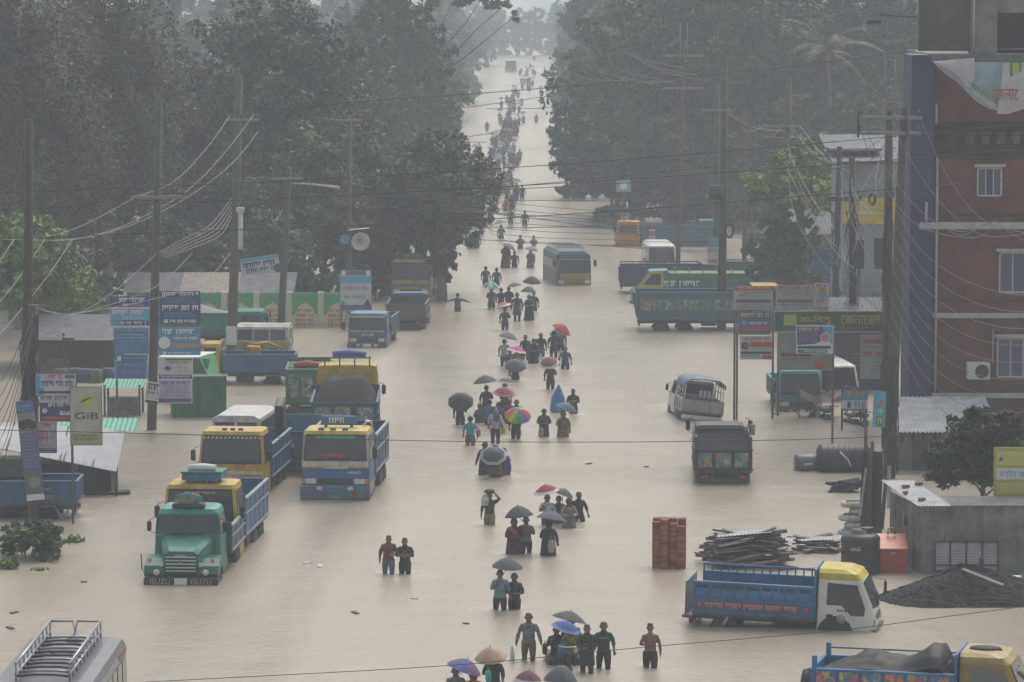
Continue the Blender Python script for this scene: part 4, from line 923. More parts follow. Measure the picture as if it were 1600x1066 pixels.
# ---- cyan small truck by the signs
t = vehicle('pickup_truck', 'cyan small lorry parked under the roadside billboards', 'truck', 1251, 643, -88, .5, GT)
c = cabover(t, 0, 1.4, 1.85, .45, 1.2, 2.2, CYAN, CYAN, CYAN, grille=(.75, .9), bumper=(.4, .62, (.05, .05, .055)), slope=.3)
bed(t, -4.6, -1.5, 1.9, .95, .7, (.05, .26, .3), .1, 4, 0, True); chassis(t, -4.6, -.2, 1.8, .9, .4, [-3.6, -.8])
mb = MB(); mb.box((-1.55, -.75, 2.22), (-1.2, .75, 2.5), 0, .04); cr = mb.obj('crown_board', paint(CYAN), t)
mb = MB(); mb.box((-1.2, -.18, 2.36), (-1.185, .18, 2.46), 0); mb.obj('crown_mark', mat('orange_print', (.6, .2, .05), .5), cr)

# ---- blue flat lorry with white and yellow cab
def isuzu_flat():
    t = vehicle('cargo_truck', 'blue dropside lorry with white cab and yellow roof beside the gravel heap', 'truck', 1226, 975, -11, .48, GT, (0, R(1.6)))
    W = 1.95; hw = W / 2; L = 5.2
    x0, x1 = -L / 2, L / 2 - 1.72
    bed(t, x0 + .1, x1, W, .85, .86, (.05, .19, .42), .5, 7, .24, False, sidestyle='ribs', dirt=.45, farrail=True)
    for sg in (-1, 1):
        for i in range(9):
            xa = x0 + .2 + i * .36; mb = MB(); mb.box((xa, sg * (hw + .002), 1.3), (xa + .3, sg * (hw + .03), 1.52), 0, .02); mb.obj('pressed_panel', paint((.05, .22, .48), .5), t)
            mb = MB(); mb.box((xa, sg * (hw + .002), 1.55), (xa + .3, sg * (hw + .02), 1.62), 0, .01); mb.obj('slot', paint((.03, .05, .08), .9), t)
        print_line(.16, mat('orange_lettering', (.6, .2, .08), .5, 0, 0), t, ((x0 + x1) / 2, sg * (hw + .05), 1.06), (0, sg, 0), 2.6, 6)
        for x in (x0 + .3, x1 - .2):
            mb = MB().lathe([(.01, 0), (.07, 0), (.07, .01), (.01, .012)], 0, 10, TR(x, sg * (hw + .04), 1.06, sg * math.pi / -2, 0, 0)); mb.obj('flower_mark', REDP, t)
    mb = MB(); mb.box((x0 - .12, -hw, .75), (x0 - .07, hw, 1.7), 0, .01); g = mb.obj('tailgate', paint((.2, .28, .34)), t)
    mb = MB(); mb.box((x0 - .2, -hw, .66), (x0 + .1, hw, .745), 0, .01); mb.obj('rear_step', paint((.3, .32, .34)), t)
    c = Cab(t, x1 + .1, [(.35, L / 2, hw - .05, 0), (1.15, L / 2 - .02, hw - .05, 0), (1.95, L / 2 - .38, hw - .12, 0), (2.12, L / 2 - .5, hw - .16, 1), (2.22, L / 2 - .75, hw - .28, 1)], [WHITE, paint(LEMON, .15)])
    c.front('windscreen', 1.2, 1.92, -.9, .9, GLASS, t); wiper(t, c, 1.18, -.5, .5)
    c.front('grille', .8, 1.0, -.6, .6, DARKMETAL, t)
    for sg in (-1, 1):
        c.front('headlight', .7, .9, min(sg * .62, sg * .9), max(sg * .62, sg * .9), LAMP, t, .03)
        y0 = sg * (hw - .05); y1 = sg * (hw - .035)
        mb = MB(); mb.prism([(x1 + .28, .62), (x1 + 1.2, .62), (x1 + 1.55, .95), (x1 + 1.5, 1.2), (x1 + 1.28, 1.9), (x1 + .28, 1.95)], y0, y1); d = mb.obj('door', WHITE, t)
        zz = .02; mb = MB(); mb.prism([(x1 + .36, 1.25), (x1 + .78, 1.25), (x1 + 1.05, .98), (x1 + 1.42, .98), (x1 + 1.44, 1.2), (x1 + 1.2, 1.84), (x1 + .38, 1.87)], y1, sg * (hw - .02)); mb.obj('window', GLASS, d)
        mb = MB(); mb.box((x1 + .36, y1, .9), (x1 + .54, sg * (hw - .015), .99), 0, .01); mb.obj('handle', BLACK, d)
        mb = MB().lathe([(.01, 0), (.13, 0), (.13, .008), (.01, .01)], 0, 16, TR(x1 + .78, y1, .86, sg * math.pi / -2, 0, 0)); mb.obj('round_emblem', mat('emblem', (.3, .25, .25), .5), d)
        for i in range(3):
            mb = MB(); mb.box((x1 + .66 + i * .1, y1, 1.08), (x1 + .73 + i * .1, sg * (hw - .022), 1.13), 0); mb.obj('door_mark', BLACK, d)
        mirror(t, L / 2 - .05, sg * hw, 1.5, sg, .9)
        mb = MB().lathe([(.02, 0), (.5, 0), (.5, .02), (.02, .02)], 0, 20, TR(x1 + .62, y0, .45, sg * math.pi / -2, 0, 0)); mb.obj('wheel_arch', BLACK, t)
    mb = MB(); mb.box((L / 2 - .1, -hw, .35), (L / 2 + .1, hw, .6), 0, .03); mb.obj('bumper', DARKMETAL, t)
    chassis(t, x0, L / 2 - .2, W - .05, .8, .4, [x0 + 1.0, L / 2 - 1.0])
    mb = MB(); mb.tube([(x0 + 1.1, -hw + .02, .75), (x0 + .95, -hw, .45)], .05, 0, 6); mb.obj('stay', STEEL, t)
isuzu_flat()

# ---- blue lorry with black sheet, yellow cab (cut by the frame)
def sheeted_truck():
    p = AT(1400, 1035, 94.0)
    t = thing('cargo_truck', 'blue lorry with flower panels, its bed covered by a black sheet, yellow cab', 'truck', (p.x + .6, 93.2, -.45), R(-15), GT)
    W = 1.95; hw = W / 2; L = 5.2; x0, x1 = -L / 2, L / 2 - 1.7
    bed(t, x0, x1, W, .85, .82, (.05, .2, .46), .5, 6, 0, True, sidestyle='ribs', art=(.6, .95, ART2), dirt=.3)
    for i in range(6): print_line(.13, WHITEP, t, (x0 + .32 + i * (x1 - x0 - .1) / 6, -hw - .02, 1.2), (0, -1, 0), .38, i, .02)
    for sg in (-1, 1):
        mb = MB(); mb.box((x0, sg * (hw - .06), 1.67), (x0 + .12, sg * (hw + .04), 2.0), 0, .01); mb.obj('corner_post', paint((.05, .2, .46)), t)
        mb = MB(); mb.box((x0, sg * (hw - .04), 1.86), (x1, sg * (hw - .01), 1.9), 0, .005); (mb.obj('top_rail', paint((.05, .2, .46)), t) if sg > 0 else None)
    q = np.random.RandomState(5); nx_, ny = 40, 18; vs = []
    for i in range(nx_):
        u = i / (nx_ - 1); prof = float(np.interp(u, [0, .1, .3, .42, .5, .62, .72, .82, .9, .95, 1], [0, .12, .42, .46, .36, .34, .5, .72, .68, .3, .05]))
        for j in range(ny):
            v = j / (ny - 1); e = math.sin(math.pi * min(.97, max(.03, v))) ** .45
            wr = .03 * math.sin(9 * u + 7 * v) + .03 * math.sin(23 * u - 9 * v) * (1 - u * .3) + .02 * math.sin(31 * v + 5 * u)
            vs.append((x0 + .15 + (x1 - x0 - .2) * u, (v - .5) * (W - .12), 1.55 + prof * e + wr * e))
    fs = [(i * ny + j, (i + 1) * ny + j, (i + 1) * ny + j + 1, i * ny + j + 1) for i in range(nx_ - 1) for j in range(ny - 1)]
    MB().add(vs, fs, 0, True).obj('black_sheet', TARP, t)
    for (x, y) in ((x1 - .75, -.6), (x1 - .55, -.62), (x1 - .25, -.5)):
        mb = MB(); mb.tube([(x, y, 1.6), (x + .03, y - .05, 1.85), (x + .1, y - .08, 1.95)], .025, 0, 5); mb.obj('tie_rope', mat('rope', (.4, .36, .12), .8), t)
    c = Cab(t, x1 + .1, [(.35, L / 2, hw - .05, 0), (1.15, L / 2 - .02, hw - .05, 0), (1.95, L / 2 - .38, hw - .12, 0), (2.1, L / 2 - .5, hw - .16, 1), (2.18, L / 2 - .75, hw - .28, 1)], [paint((.42, .28, .04), .2), paint((.45, .36, .14), .2)])
    c.front('windscreen', 1.2, 1.92, -.9, .9, GLASS, t)
    mb = MB().lathe([(.05, 0), (.42, 0), (.36, .06), (.1, .09)], 0, 16, TR(x1 + .62, 0, 2.17) @ Matrix.Diagonal((1, .7, 1, 1))); mb.obj('roof_cushion', BLACK, t)
    for sg in (-1, 1):
        y0 = sg * (hw - .05); y1 = sg * (hw - .035)
        mb = MB(); mb.prism([(x1 + .25, .62), (x1 + 1.2, .62), (x1 + 1.55, .95), (x1 + 1.5, 1.2), (x1 + 1.28, 1.92), (x1 + .25, 1.97)], y0, y1); d = mb.obj('door', paint((.42, .28, .04), .2), t)
        mb = MB(); mb.prism([(x1 + .34, 1.15), (x1 + 1.42, 1.1), (x1 + 1.44, 1.2), (x1 + 1.2, 1.84), (x1 + .36, 1.88)], y1, sg * (hw - .02)); mb.obj('window', mat('side_glass', (.12, .15, .15), .1), d)
        mirror(t, L / 2 - .05, sg * hw, 1.5, sg, .9)
    chassis(t, x0, L / 2 - .2, W - .05, .8, .4, [x0 + 1.0, L / 2 - 1.0])
    mb = MB(); mb.lathe([(.05, -.12), (.42, -.14), (.46, 0), (.42, .14), (.05, .12)], 0, 18, TR(x0 - .2, -.3, 1.1, 0, math.pi / 2, 0)); mb.obj('spare_wheel', BLACK, t)
sheeted_truck()

# ---- silver bus roof with rack
def silver_bus():
    p = AT(108, 1006, 91.5)
    t = thing('bus', 'silver-roofed bus with a roof rack and a red striped top edge', 'bus', (p.x + .2, 91.3, -.55), R(-90.8))
    # x forward = towards the camera; the far end is the bus's rear
    W = 2.45; hw = W / 2; L = 9.0; H = 2.85
    c = Cab(t, .0, [(.45, L, hw, 0), (1.5, L, hw, 0), (2.5, L - .1, hw - .02, 1), (2.66, L - .15, hw - .03, 2), (2.8, L - .2, hw - .12, 3), (H, L - .35, hw - .4, 3)],
            [paint((.5, .5, .48)), paint((.45, .45, .44)), mat('silver_edge', (.27, .28, .3), .4, .3, .1), mat('roof_sheet', (.15, .16, .185), .3, .3, .15, 2, 0, .5, 0, .35)], 'body')
    for i in range(9):
        for sg in (-1, 1):
            c.side('window', .25 + i * .95, .25 + i * .95 + .78, 1.55, 2.45, sg, GLASS, t)
    for sg in (-1, 1): c.side('red_stripe', .1, 1.6, 2.53, 2.66, sg, paint((.3, .08, .07), .3), t, .012)
    for (x, y) in ((.55, .05), (2.3, -.05)):
        mb = MB().lathe([(.05, 0), (.3, 0), (.27, .05), (.05, .07)], 0, 18, TR(x, y, H - .02)); mb.obj('roof_vent', mat('vent_grey', (.06, .065, .07), .6), t)
    x0, x1 = .18, 6.0; zt = H + .4; y1 = hw - .62
    for sg in (-1, 1):
        mb = MB()
        for z in (H + .16, zt): mb.tube([(x0, sg * y1, z), (x1, sg * y1, z)], .035, 0, 6)
        for i in range(10): mb.tube([(x0 + i * .64, sg * y1, H - .1), (x0 + i * .64, sg * y1, zt)], .025, 0, 5)
        mb.obj('rack_side', STEEL, t)
    mb = MB()
    mb.tube([(x0, -y1, zt), (x0, -y1 + .55, zt), (x0 + .05, -y1 + .62, H + .1), (x0 + .6, -y1 + .7, H + .05)], .03, 0, 6)
    mb.tube([(x0, y1, zt), (x0, y1 - .55, zt), (x0 + .05, y1 - .62, H + .1), (x0 + .6, y1 - .7, H + .05)], .03, 0, 6)
    mb.obj('rack_end', STEEL, t)
    for i in range(11):
        mb = MB(); x = x0 + .7 + i * .5; z = H + .1
        mb.tube([(x, -y1, z), (x, -y1 * .4, z + .04), (x, y1 * .4, z + .04), (x, y1, z)], .03, 0, 5); mb.obj('rack_slat', mat('rack_bar', (.06, .06, .065), .5, .2) if i % 3 else STEEL, t)
    for x in (1.6, L - 1.8):
        for sg in (-1, 1): wheel(t, x, sg * (hw - .15), .48, .26)
silver_bus()

# ---- lorry tail under the sheds
t, c = side_truck('cargo_truck', 2, 806, 5.2, 1.95, .45, 180, 'blue lorry with orange lettered side backed up to the market sheds', (.05, .18, .38), BLUE, (.05, .17, .36), .75, 2.2, 1.0)
print_line(.14, mat('orange_lettering', (.6, .2, .08), .5, 0, 0), t, (-1.5, .99, 1.45), (0, 1, 0), .7, 8, .03)
print_line(.16, mat('orange_lettering', (.6, .2, .08), .5, 0, 0), t, (-1.5, .99, 1.2), (0, 1, 0), .9, 9, .03)
guards(t, -1.6, 1.95, .42, STEEL)
# ================================================================== POLES, WIRES, SIGNS
INSUL = mat('insulator', (0.06, 0.05, 0.05), 0.35)
def pole(name, bx, by, tx, ty, label, r0=.17, r1=.11, m=None, arms=(), square=False, extra=None, zbase=-.6, group='utility poles along the flooded road'):
    p = G(bx, by, 0); Y = p.y; top = AT(tx, ty, Y)
    t = thing(name, label, 'utility pole', (p.x, Y, 0), 0, group)
    d = top - p; mb = MB(); a = p - p; lo = Vector((d.x / d.z * zbase, 0, zbase)); hi = Vector((d.x, 0, d.z))
    n = 4 if square else 12
    mb.tube([lo, lo.lerp(hi, .5), hi], [r0, (r0 + r1) / 2, r1], 0, n, True, not square); mb.obj('shaft', m or CONCRETE, t)
    for (ay, x0, x1, nins) in arms:
        A, B = AT(x0, ay, Y) - p, AT(x1, ay, Y) - p
        A.y = B.y = -.14; mb = MB(); mb.box((A.x, -.22, A.z - .065), (B.x, -.10, A.z + .065), 0, .01); ar = mb.obj('crossarm', mat('arm_steel', (.2, .2, .2), .5, .3), t)
        for i in range(nins):
            x = A.x + (B.x - A.x) * (.05 + .9 * i / max(1, nins - 1))
            mb = MB().lathe([(.03, 0), (.08, .04), (.05, .09), (.09, .14), (.05, .2), (.03, .26)], 0, 8, TR(x, -.14, A.z + .04)); mb.obj('insulator', INSUL, ar)
    return t, p
pole('utility_pole', 40, 793, 46, 187, 'tall weathered pole behind the market signs with a stub top', .2, .14, WOODPOLE)
tp, pB = pole('utility_pole', 52, 815, 52, 476, 'short thick pole hung with tangled cables beside the leaning banner', .19, .16, CONCRETE)
tp2, p2 = pole('utility_pole', 237, 672, 249, 156, 'tall concrete pole carrying the blue clinic signs', .2, .14, CONCRETE, [(308, 204, 290, 3)])
tp3, p3 = pole('utility_pole', 362, 557, 374, 116, 'tall concrete pole in front of the green painted wall', .24, .17, CONCRETE, [(187, 352, 404, 3)])
tp4, p4 = pole('utility_pole', 437, 545, 452, 262, 'leaning tarred pole with a street light arm beside the wall', .2, .13, mat('pole_tar', (.06, .055, .055), .8), [(279, 424, 474, 5)])
tp5, p5 = pole('utility_pole', 545, 492, 546, 185, 'hazy pole with one crossarm carrying the loudspeaker', .16, .11, CONCRETE, [(188, 522, 566, 4)])
pole('utility_pole', 666, 240, 668, 108, 'far pole with a crossarm at the edge of the trees', .2, .14, CONCRETE, [(129, 640, 681, 3)])
pole('utility_pole', 706, 205, 706, 52, 'farthest pole with a thin crossarm in the haze', .2, .14, CONCRETE, [(56, 692, 722, 2)])
tp8, p8 = pole('utility_pole', 1059, 424, 1068, 62, 'slender pole with two pale crossarms behind the white minibus', .16, .12, CONCRETE, [(87, 1036, 1100, 2), (138, 1035, 1099, 2)])
mb = MB()
for x in (1063, 1074):
    A, B = AT(x, 95, p8.y) - p8, AT(x, 36, p8.y) - p8; mb.tube([A, B], .04, 0, 5)
mb.obj('extension_rail', mat('arm_steel', (.2, .2, .2), .5, .3), tp8)
tp9, p9 = pole('utility_pole', 1127, 515, 1133, 90, 'tall concrete pole standing by the painted blue tipper', .25, .14, CONCRETE, [(172, 1094, 1146, 5)])
pole('utility_pole', 1118, 452, 1121, 135, 'pole standing close behind the tall concrete pole', .19, .15, CONCRETE)
pole('utility_pole', 1163, 430, 1163, 178, 'thin pole with a coil of cable between two concrete poles', .15, .12, WOODPOLE)
tp11, p11 = pole('utility_pole', 1222, 470, 1233, 123, 'tall bare concrete pole beside the bright green tree', .24, .16, CONCRETE, [(197, 1185, 1250, 4)])
tp12, p12 = pole('utility_pole', 1303, 560, 1312, 229, 'pole with a dark distribution box by the yellow shop sign', .17, .13, WOODPOLE)
tp13, p13 = pole('utility_pole', 1332, 598, 1331, 246, 'pole wrapped in cables next to the distribution box pole', .17, .14, WOODPOLE)
tp14, p14 = pole('utility_pole', 1385, 700, 1389, 172, 'concrete pole with a steel ladder frame on top', .2, .15, CONCRETE)
mb = MB()
for x in (1383, 1398): mb.tube([AT(x, 215, p14.y) - p14 + Vector((0, -.2, 0)), AT(x, 94, p14.y) - p14 + Vector((0, -.2, 0))], .03, 0, 5)
for y in (94, 125, 160): mb.tube([AT(1383, y, p14.y) - p14 + Vector((0, -.2, 0)), AT(1398, y, p14.y) - p14 + Vector((0, -.2, 0))], .025, 0, 5)
mb.obj('ladder_frame', mat('arm_steel', (.2, .2, .2), .5, .3), tp14)
tp15, p15 = pole('utility_pole', 1389, 748, 1413, 168, 'thick leaning pole with a long steel crossarm in front of the blue wall', .23, .16, CONCRETE, [(184, 1338, 1440, 3), (208, 1338, 1438, 2)])
mb = MB()
for x in (1340, 1416): mb.tube([AT(x, 162, p15.y) - p15 + Vector((0, -.2, 0)), AT(x, 215, p15.y) - p15 + Vector((0, -.2, 0))], .045, 0, 6)
mb.obj('hanger', INSUL, tp15)
# boxes, coils, cable bundles on the poles
def bundle(t, p, x, y0, y1, n, seed, spread=.25, m=None):
    q = random.Random(seed); mb = MB()
    for i in range(n):
        pts = []; ph = q.uniform(0, 6)
        for k in range(6):
            y = y0 + (y1 - y0) * k / 5; c = AT(x, y, p.y) - p; pts.append(c + Vector((q.uniform(-spread, spread), -.3 + q.uniform(-.12, .05), 0)))
        mb.tube(pts, .018, 0, 4)
    mb.obj('cable_bundle', m or BLACK, t)
bundle(tp, pB, 48, 490, 720, 9, 2, .35); bundle(tp13, p13, 1331, 300, 590, 10, 3, .4); bundle(tp12, p12, 1306, 330, 540, 6, 4, .3); bundle(tp15, p15, 1391, 560, 740, 8, 5, .3); bundle(tp14, p14, 1387, 300, 640, 6, 6, .3)
c = AT(1322, 310, p12.y) - p12; mb = MB(); mb.box((c.x - .9, -.4, c.z - .12), (c.x + .7, -.2, c.z + .12), 0, .03); mb.obj('cable_rack', DARKMETAL, tp12)
for (pt, pp, x, y, rr) in ((tp9, p9, 1139, 360, .3), (tp12, p12, 1362, 311, .2)):
    c = AT(x, y, pp.y) - pp; mb = MB()
    for k in range(4): mb.tube([c + Vector((math.cos(a * .524) * (rr + .03 * k) * .6, -.25 - .03 * k, math.sin(a * .524) * (rr + .03 * k))) for a in range(13)], .03, 0, 5)
    mb.obj('cable_coil', BLACK, pt)
c = AT(1118, 300, p9.y) - p9; mb = MB().lathe([(.05, -.35), (.38, -.35), (.4, 0), (.38, .35), (.05, .35)], 0, 14, TR(c.x, -.5, c.z)); mb.obj('cable_drum', BLACK, tp9)
for (x0, y0, x1, y1) in ((1360, 348, 1377, 372),):
    pass
A = AT(376, 330, p3.y) - p3; mb = MB(); mb.tube([(A.x, -.3, A.z), (A.x, -.3, A.z - 1.8)], .12, 0, 8); mb.box((A.x - .2, -.42, A.z - .05), (A.x + .2, -.2, A.z + .2), 0, .04); mb.obj('insulated_fuse', mat('fuse_white', (.5, .5, .5), .5), tp3)
c = AT(362, 525, p3.y) - p3; mb = MB(); mb.box((c.x - .25, -.32, c.z - .4), (c.x + .25, -.29, c.z + .5), 0); mb.obj('paper_notice', mat('paper', (.55, .55, .56), .8), tp3)
# street light arm on the leaning pole, and the flood light by the building
c = AT(488, 288, p4.y) - p4; e = AT(531, 293, p4.y) - p4; mb = MB(); mb.tube([AT(450, 286, p4.y) - p4, c], .03, 0, 5); mb.tube([c, e], [.05, .07], 0, 6); mb.obj('street_light', mat('lamp_grey', (.45, .45, .46), .4), tp4)

def wire(name, pts, Y, rpx, label, group, m=None, n=None):
    # photo points -> a sagging cable between depths
    Ys = Y if isinstance(Y, (list, tuple)) else [Y] * len(pts)
    P = [AT(x, y, yy) for (x, y), yy in zip(pts, Ys)]
    out = []
    for i in range(len(P) - 1):
        a, b, c_, d = P[max(i - 1, 0)], P[i], P[i + 1], P[min(i + 2, len(P) - 1)]
        for k in range(6):
            t_ = k / 6; out.append(.5 * ((2 * b) + (c_ - a) * t_ + (2 * a - 5 * b + 4 * c_ - d) * t_ * t_ + (3 * b - a - 3 * c_ + d) * t_ ** 3))
    out.append(P[-1]); o0 = out[0].copy(); rs = [rpx * p_.y / F_PX for p_ in out]
    mb = MB(); mb.tube([p_ - o0 for p_ in out], rs, 0, 5)
    o = mb.obj(name, m or mat('cable_black', (.055, .055, .058), .5), None, o0)
    return tag(o, label, 'cable', group)
GW = 'overhead cables strung across the road'
for pts, Y in (([(-40, 303), (400, 285), (800, 262), (1200, 231), (1660, 188)], 70), ([(-40, 329), (400, 312), (800, 291), (1200, 265), (1660, 228)], 72), ([(-40, 375), (400, 358), (700, 346), (1000, 327), (1200, 311), (1660, 274)], 68),
               ([(400, 171), (600, 156), (800, 142), (1200, 108), (1432, 78)], 120), ([(640, 300), (800, 291), (1000, 272), (1400, 231)], 110), ([(400, 320), (760, 298), (1000, 285), (1320, 262)], 150)):
    wire('overhead_cable', pts, Y, .58, 'dark overhead cable sagging right across the street above the crowd', GW)
wire('overhead_cable', [(-40, 671), (210, 677), (620, 688), (900, 691), (1200, 688), (1384, 682), (1660, 668)], 45, .6, 'low thin cable crossing just above the rainbow umbrella', GW)
wire('overhead_cable', [(60, 1075), (300, 1062), (700, 1040), (1000, 1012), (1300, 986), (1490, 962), (1660, 940)], 40, .6, 'lowest cable running in front of the dropside lorry and gravel heap', GW)
for pts, Y in (([(800, 313), (1000, 313), (1128, 300)], 195), ([(690, 328), (820, 336), (1000, 348), (1190, 356)], 200), ([(680, 352), (800, 356), (1000, 352), (1200, 350)], 205), ([(700, 322), (860, 345), (1060, 368), (1200, 372)], 205),
               ([(690, 372), (900, 382), (1100, 395)], 200), ([(400, 214), (540, 213), (680, 218), (770, 208)], 240), ([(455, 213), (640, 221), (760, 222)], 245), ([(566, 190), (700, 172), (860, 150)], 300), ([(760, 170), (860, 168), (960, 150)], 330)):
    wire('service_cable', pts, Y, .55, 'thin service cable hanging over the flooded road by the stranded bus', 'thin service cables over the road')
PALEW = mat('cable_pale', (.2, .2, .21), .5)
for pts in ([(360, 180), (320, 235), (270, 285), (210, 310), (130, 352), (60, 372), (-30, 374)], [(396, 180), (350, 240), (290, 300), (200, 350), (118, 374), (40, 375)], [(404, 205), (360, 258), (290, 310), (210, 350), (140, 370), (70, 376)]):
    wire('pole_cable', pts, [p3.y - 1] + list(np.linspace(p3.y - 8, p2.y - 8, len(pts) - 1)), .55, 'pale cable swooping from the clinic sign pole to the pole by the green wall', 'pale cables between market poles', PALEW)
for x in (22, 70, 113):
    wire('pole_cable', [(x, 374), (x - 45, 440), (x - 120, 530), (x - 200, 610)], [147, 140, 132, 126], .6, 'pale cable dropping steeply towards the tangled market pole', 'pale cables dropping to the tangled pole', PALEW)
for i in range(5):
    wire('pole_cable', [(248 + i * 2, 395 + i * 2), (290 + i * 5, 372 + i * 3), (330 + i * 4, 350 + i * 4), (362, 310 + i * 7)], [153, 160, 170, p3.y], .5, 'thin looping cable between the clinic sign pole and the green wall pole', 'looping cables by the green wall', PALEW)
for i in range(7):
    wire('pole_cable', [(52, 486 + i * 5), (30, 540 + i * 14), (5, 590 + i * 22), (-40, 640 + i * 30)], 126, .6, 'cable fanning out low from the short tangled pole', 'cables fanning from the tangled pole', PALEW if i % 2 else None)
for x0, x1 in ((54, 300), (54, 245), (54, 360)):
    wire('pole_cable', [(x0, 480), (120, 490), (x1 - 60, 450), (x1, 396)], [127, 135, 148, 153], .5, 'thin cable sagging behind the blue clinic signs', 'cables behind the clinic signs', PALEW)
GC = 'pale cables swooping to the red building'
for pts in ([(1340, 168), (1362, 222), (1400, 285), (1450, 340), (1500, 362), (1550, 348)], [(1394, 190), (1420, 245), (1460, 305), (1505, 350), (1550, 370), (1640, 360)], [(1440, 190), (1462, 240), (1490, 290), (1540, 346), (1640, 372)],
            [(1345, 200), (1370, 270), (1430, 350), (1520, 372), (1556, 350)], [(1556, 346), (1580, 365), (1640, 395)], [(1462, 345), (1500, 368), (1540, 350), (1556, 344)]):
    wire('building_cable', pts, list(np.linspace(p15.y - .3, 138, len(pts))), .62, 'thick pale cable swooping from the long crossarm to the red building', GC, PALEW)
for i in range(9):
    y0 = 330 + i * 24; wire('building_cable', [(1402 - i, y0), (1440, y0 + 62 + i * 3), (1500, y0 + 105 + i * 4), (1570, y0 + 128 + i * 3), (1650, y0 + 134)], list(np.linspace(p15.y - .3, 140, 5)), .5, 'thin cable fanning down from the leaning pole across the brick wall', 'thin cables fanning over the brick wall', PALEW)
for i, (a, b) in enumerate((((1233, 197), (1310, 260)), ((1250, 197), (1330, 270)), ((1190, 197), (1228, 190)), ((1132, 175), (1228, 205)), ((1145, 178), (1228, 215)), ((1140, 172), (1190, 200)), ((1163, 215), (1228, 235)), ((1312, 232), (1392, 205)), ((1331, 250), (1390, 215)), ((1233, 240), (1305, 360)), ((1233, 270), (1310, 390)), ((1331, 300), (1395, 330)), ((1331, 330), (1395, 380)), ((1305, 360), (1335, 420)))):
    mx, my = (a[0] + b[0]) / 2, (a[1] + b[1]) / 2 + 10 + i % 3 * 4
    wire('pole_cable', [a, (mx, my), b], [190, 178, 165] if a[0] > 1200 else [200, 210, 220], .5, 'cable slung between the poles above the roadside billboards', 'cables between the billboard poles', PALEW if i % 2 else None)
for i, (x, y) in enumerate(((880, 40), (900, 45), (940, 18), (922, 40), (960, 30), (975, 38))):
    wire('pole_cable', [(x, y), (x + 14, y + 42), (x + 45, y + 68), (x + 95, y + 82), (x + 130, y + 88)], 235, .55, 'fine pale wire arcing in front of the trees on the far bank', 'fine pale wires before the far trees', PALEW)
for i in range(5):
    wire('pole_cable', [(880 + i * 22, 78), (888 + i * 24, 108 + i * 2), (925 + i * 20, 124 + i), (1020 + i * 8, 128)], 235, .5, 'fine pale wire arcing in front of the trees on the far bank', 'fine pale wires before the far trees', PALEW)

qw = random.Random(12)
for i in range(16):
    a = qw.choice([(1312, 240), (1331, 256), (1230, 205), (1388, 190), (1410, 190)]); b = qw.choice([(1389, 330), (1331, 380), (1306, 420), (1395, 450), (1425, 500), (1400, 560)])
    wire('pole_cable', [(a[0], a[1] + qw.uniform(0, 60)), ((a[0] + b[0]) / 2 - qw.uniform(5, 25), (a[1] + b[1]) / 2 + qw.uniform(20, 60)), (b[0], b[1] + qw.uniform(0, 60))], [162, 157, 152], .5, 'slack dark cable drooping in the tangle between the roadside poles', 'slack cables tangled between the roadside poles')
for i in range(7):
    wire('service_cable', [(640 + 20 * i, 300 + i * 9), (800, 318 + i * 10), (960, 330 + i * 9), (1128, 322 + i * 12)], [215, 208, 203, 198], .42, 'thin service cable hanging over the flooded road by the stranded bus', 'thin service cables over the road')
# horn loudspeaker
c = AT(562, 376, p5.y - .6); t = thing('loudspeaker', 'grey horn loudspeaker mounted under a small shade by the trees', 'loudspeaker', c)
M = TR(0, 0, 0, R(90 + 8), 0, R(12)); mb = MB(); mb.lathe([(.07, -.5), (.1, -.2), (.16, 0), (.28, .15), (.46, .26), (.5, .27), (.44, .22), (.2, .05), (.06, -.1)], 0, 20, M); mb.obj('horn', mat('horn_grey', (.5, .5, .5), .4), t)
mb = MB().lathe([(.05, .0), (.1, .05), (.08, .16), (.02, .18)], 0, 12, M); mb.obj('driver_cone', mat('horn_dark', (.25, .25, .25), .4), t)
mb = MB(); mb.box((-.55, -.35, .6), (.55, .35, .64), 0, .01, TR(0, 0, 0, 0, R(-5), 0)); mb.tube([(0, .1, .62), (0, .4, 0), (-.65, .55, -.1)], .03, 0, 5); mb.obj('shade', mat('shade_grey', (.35, .35, .36), .5), t)
c = AT(541, 376, p5.y - .5); t = thing('loudspeaker', 'small light blue loudspeaker on the hazy pole', 'loudspeaker', c)
mb = MB().lathe([(.05, -.2), (.12, -.05), (.3, .15), (.31, .17), (.1, 0)], 0, 16, TR(0, 0, 0, R(70), 0, R(-30))); mb.tube([(0, 0, 0), (.1, .45, 0)], .03, 0, 5); mb.obj('horn', mat('horn_blue', (.1, .3, .45), .4), t)

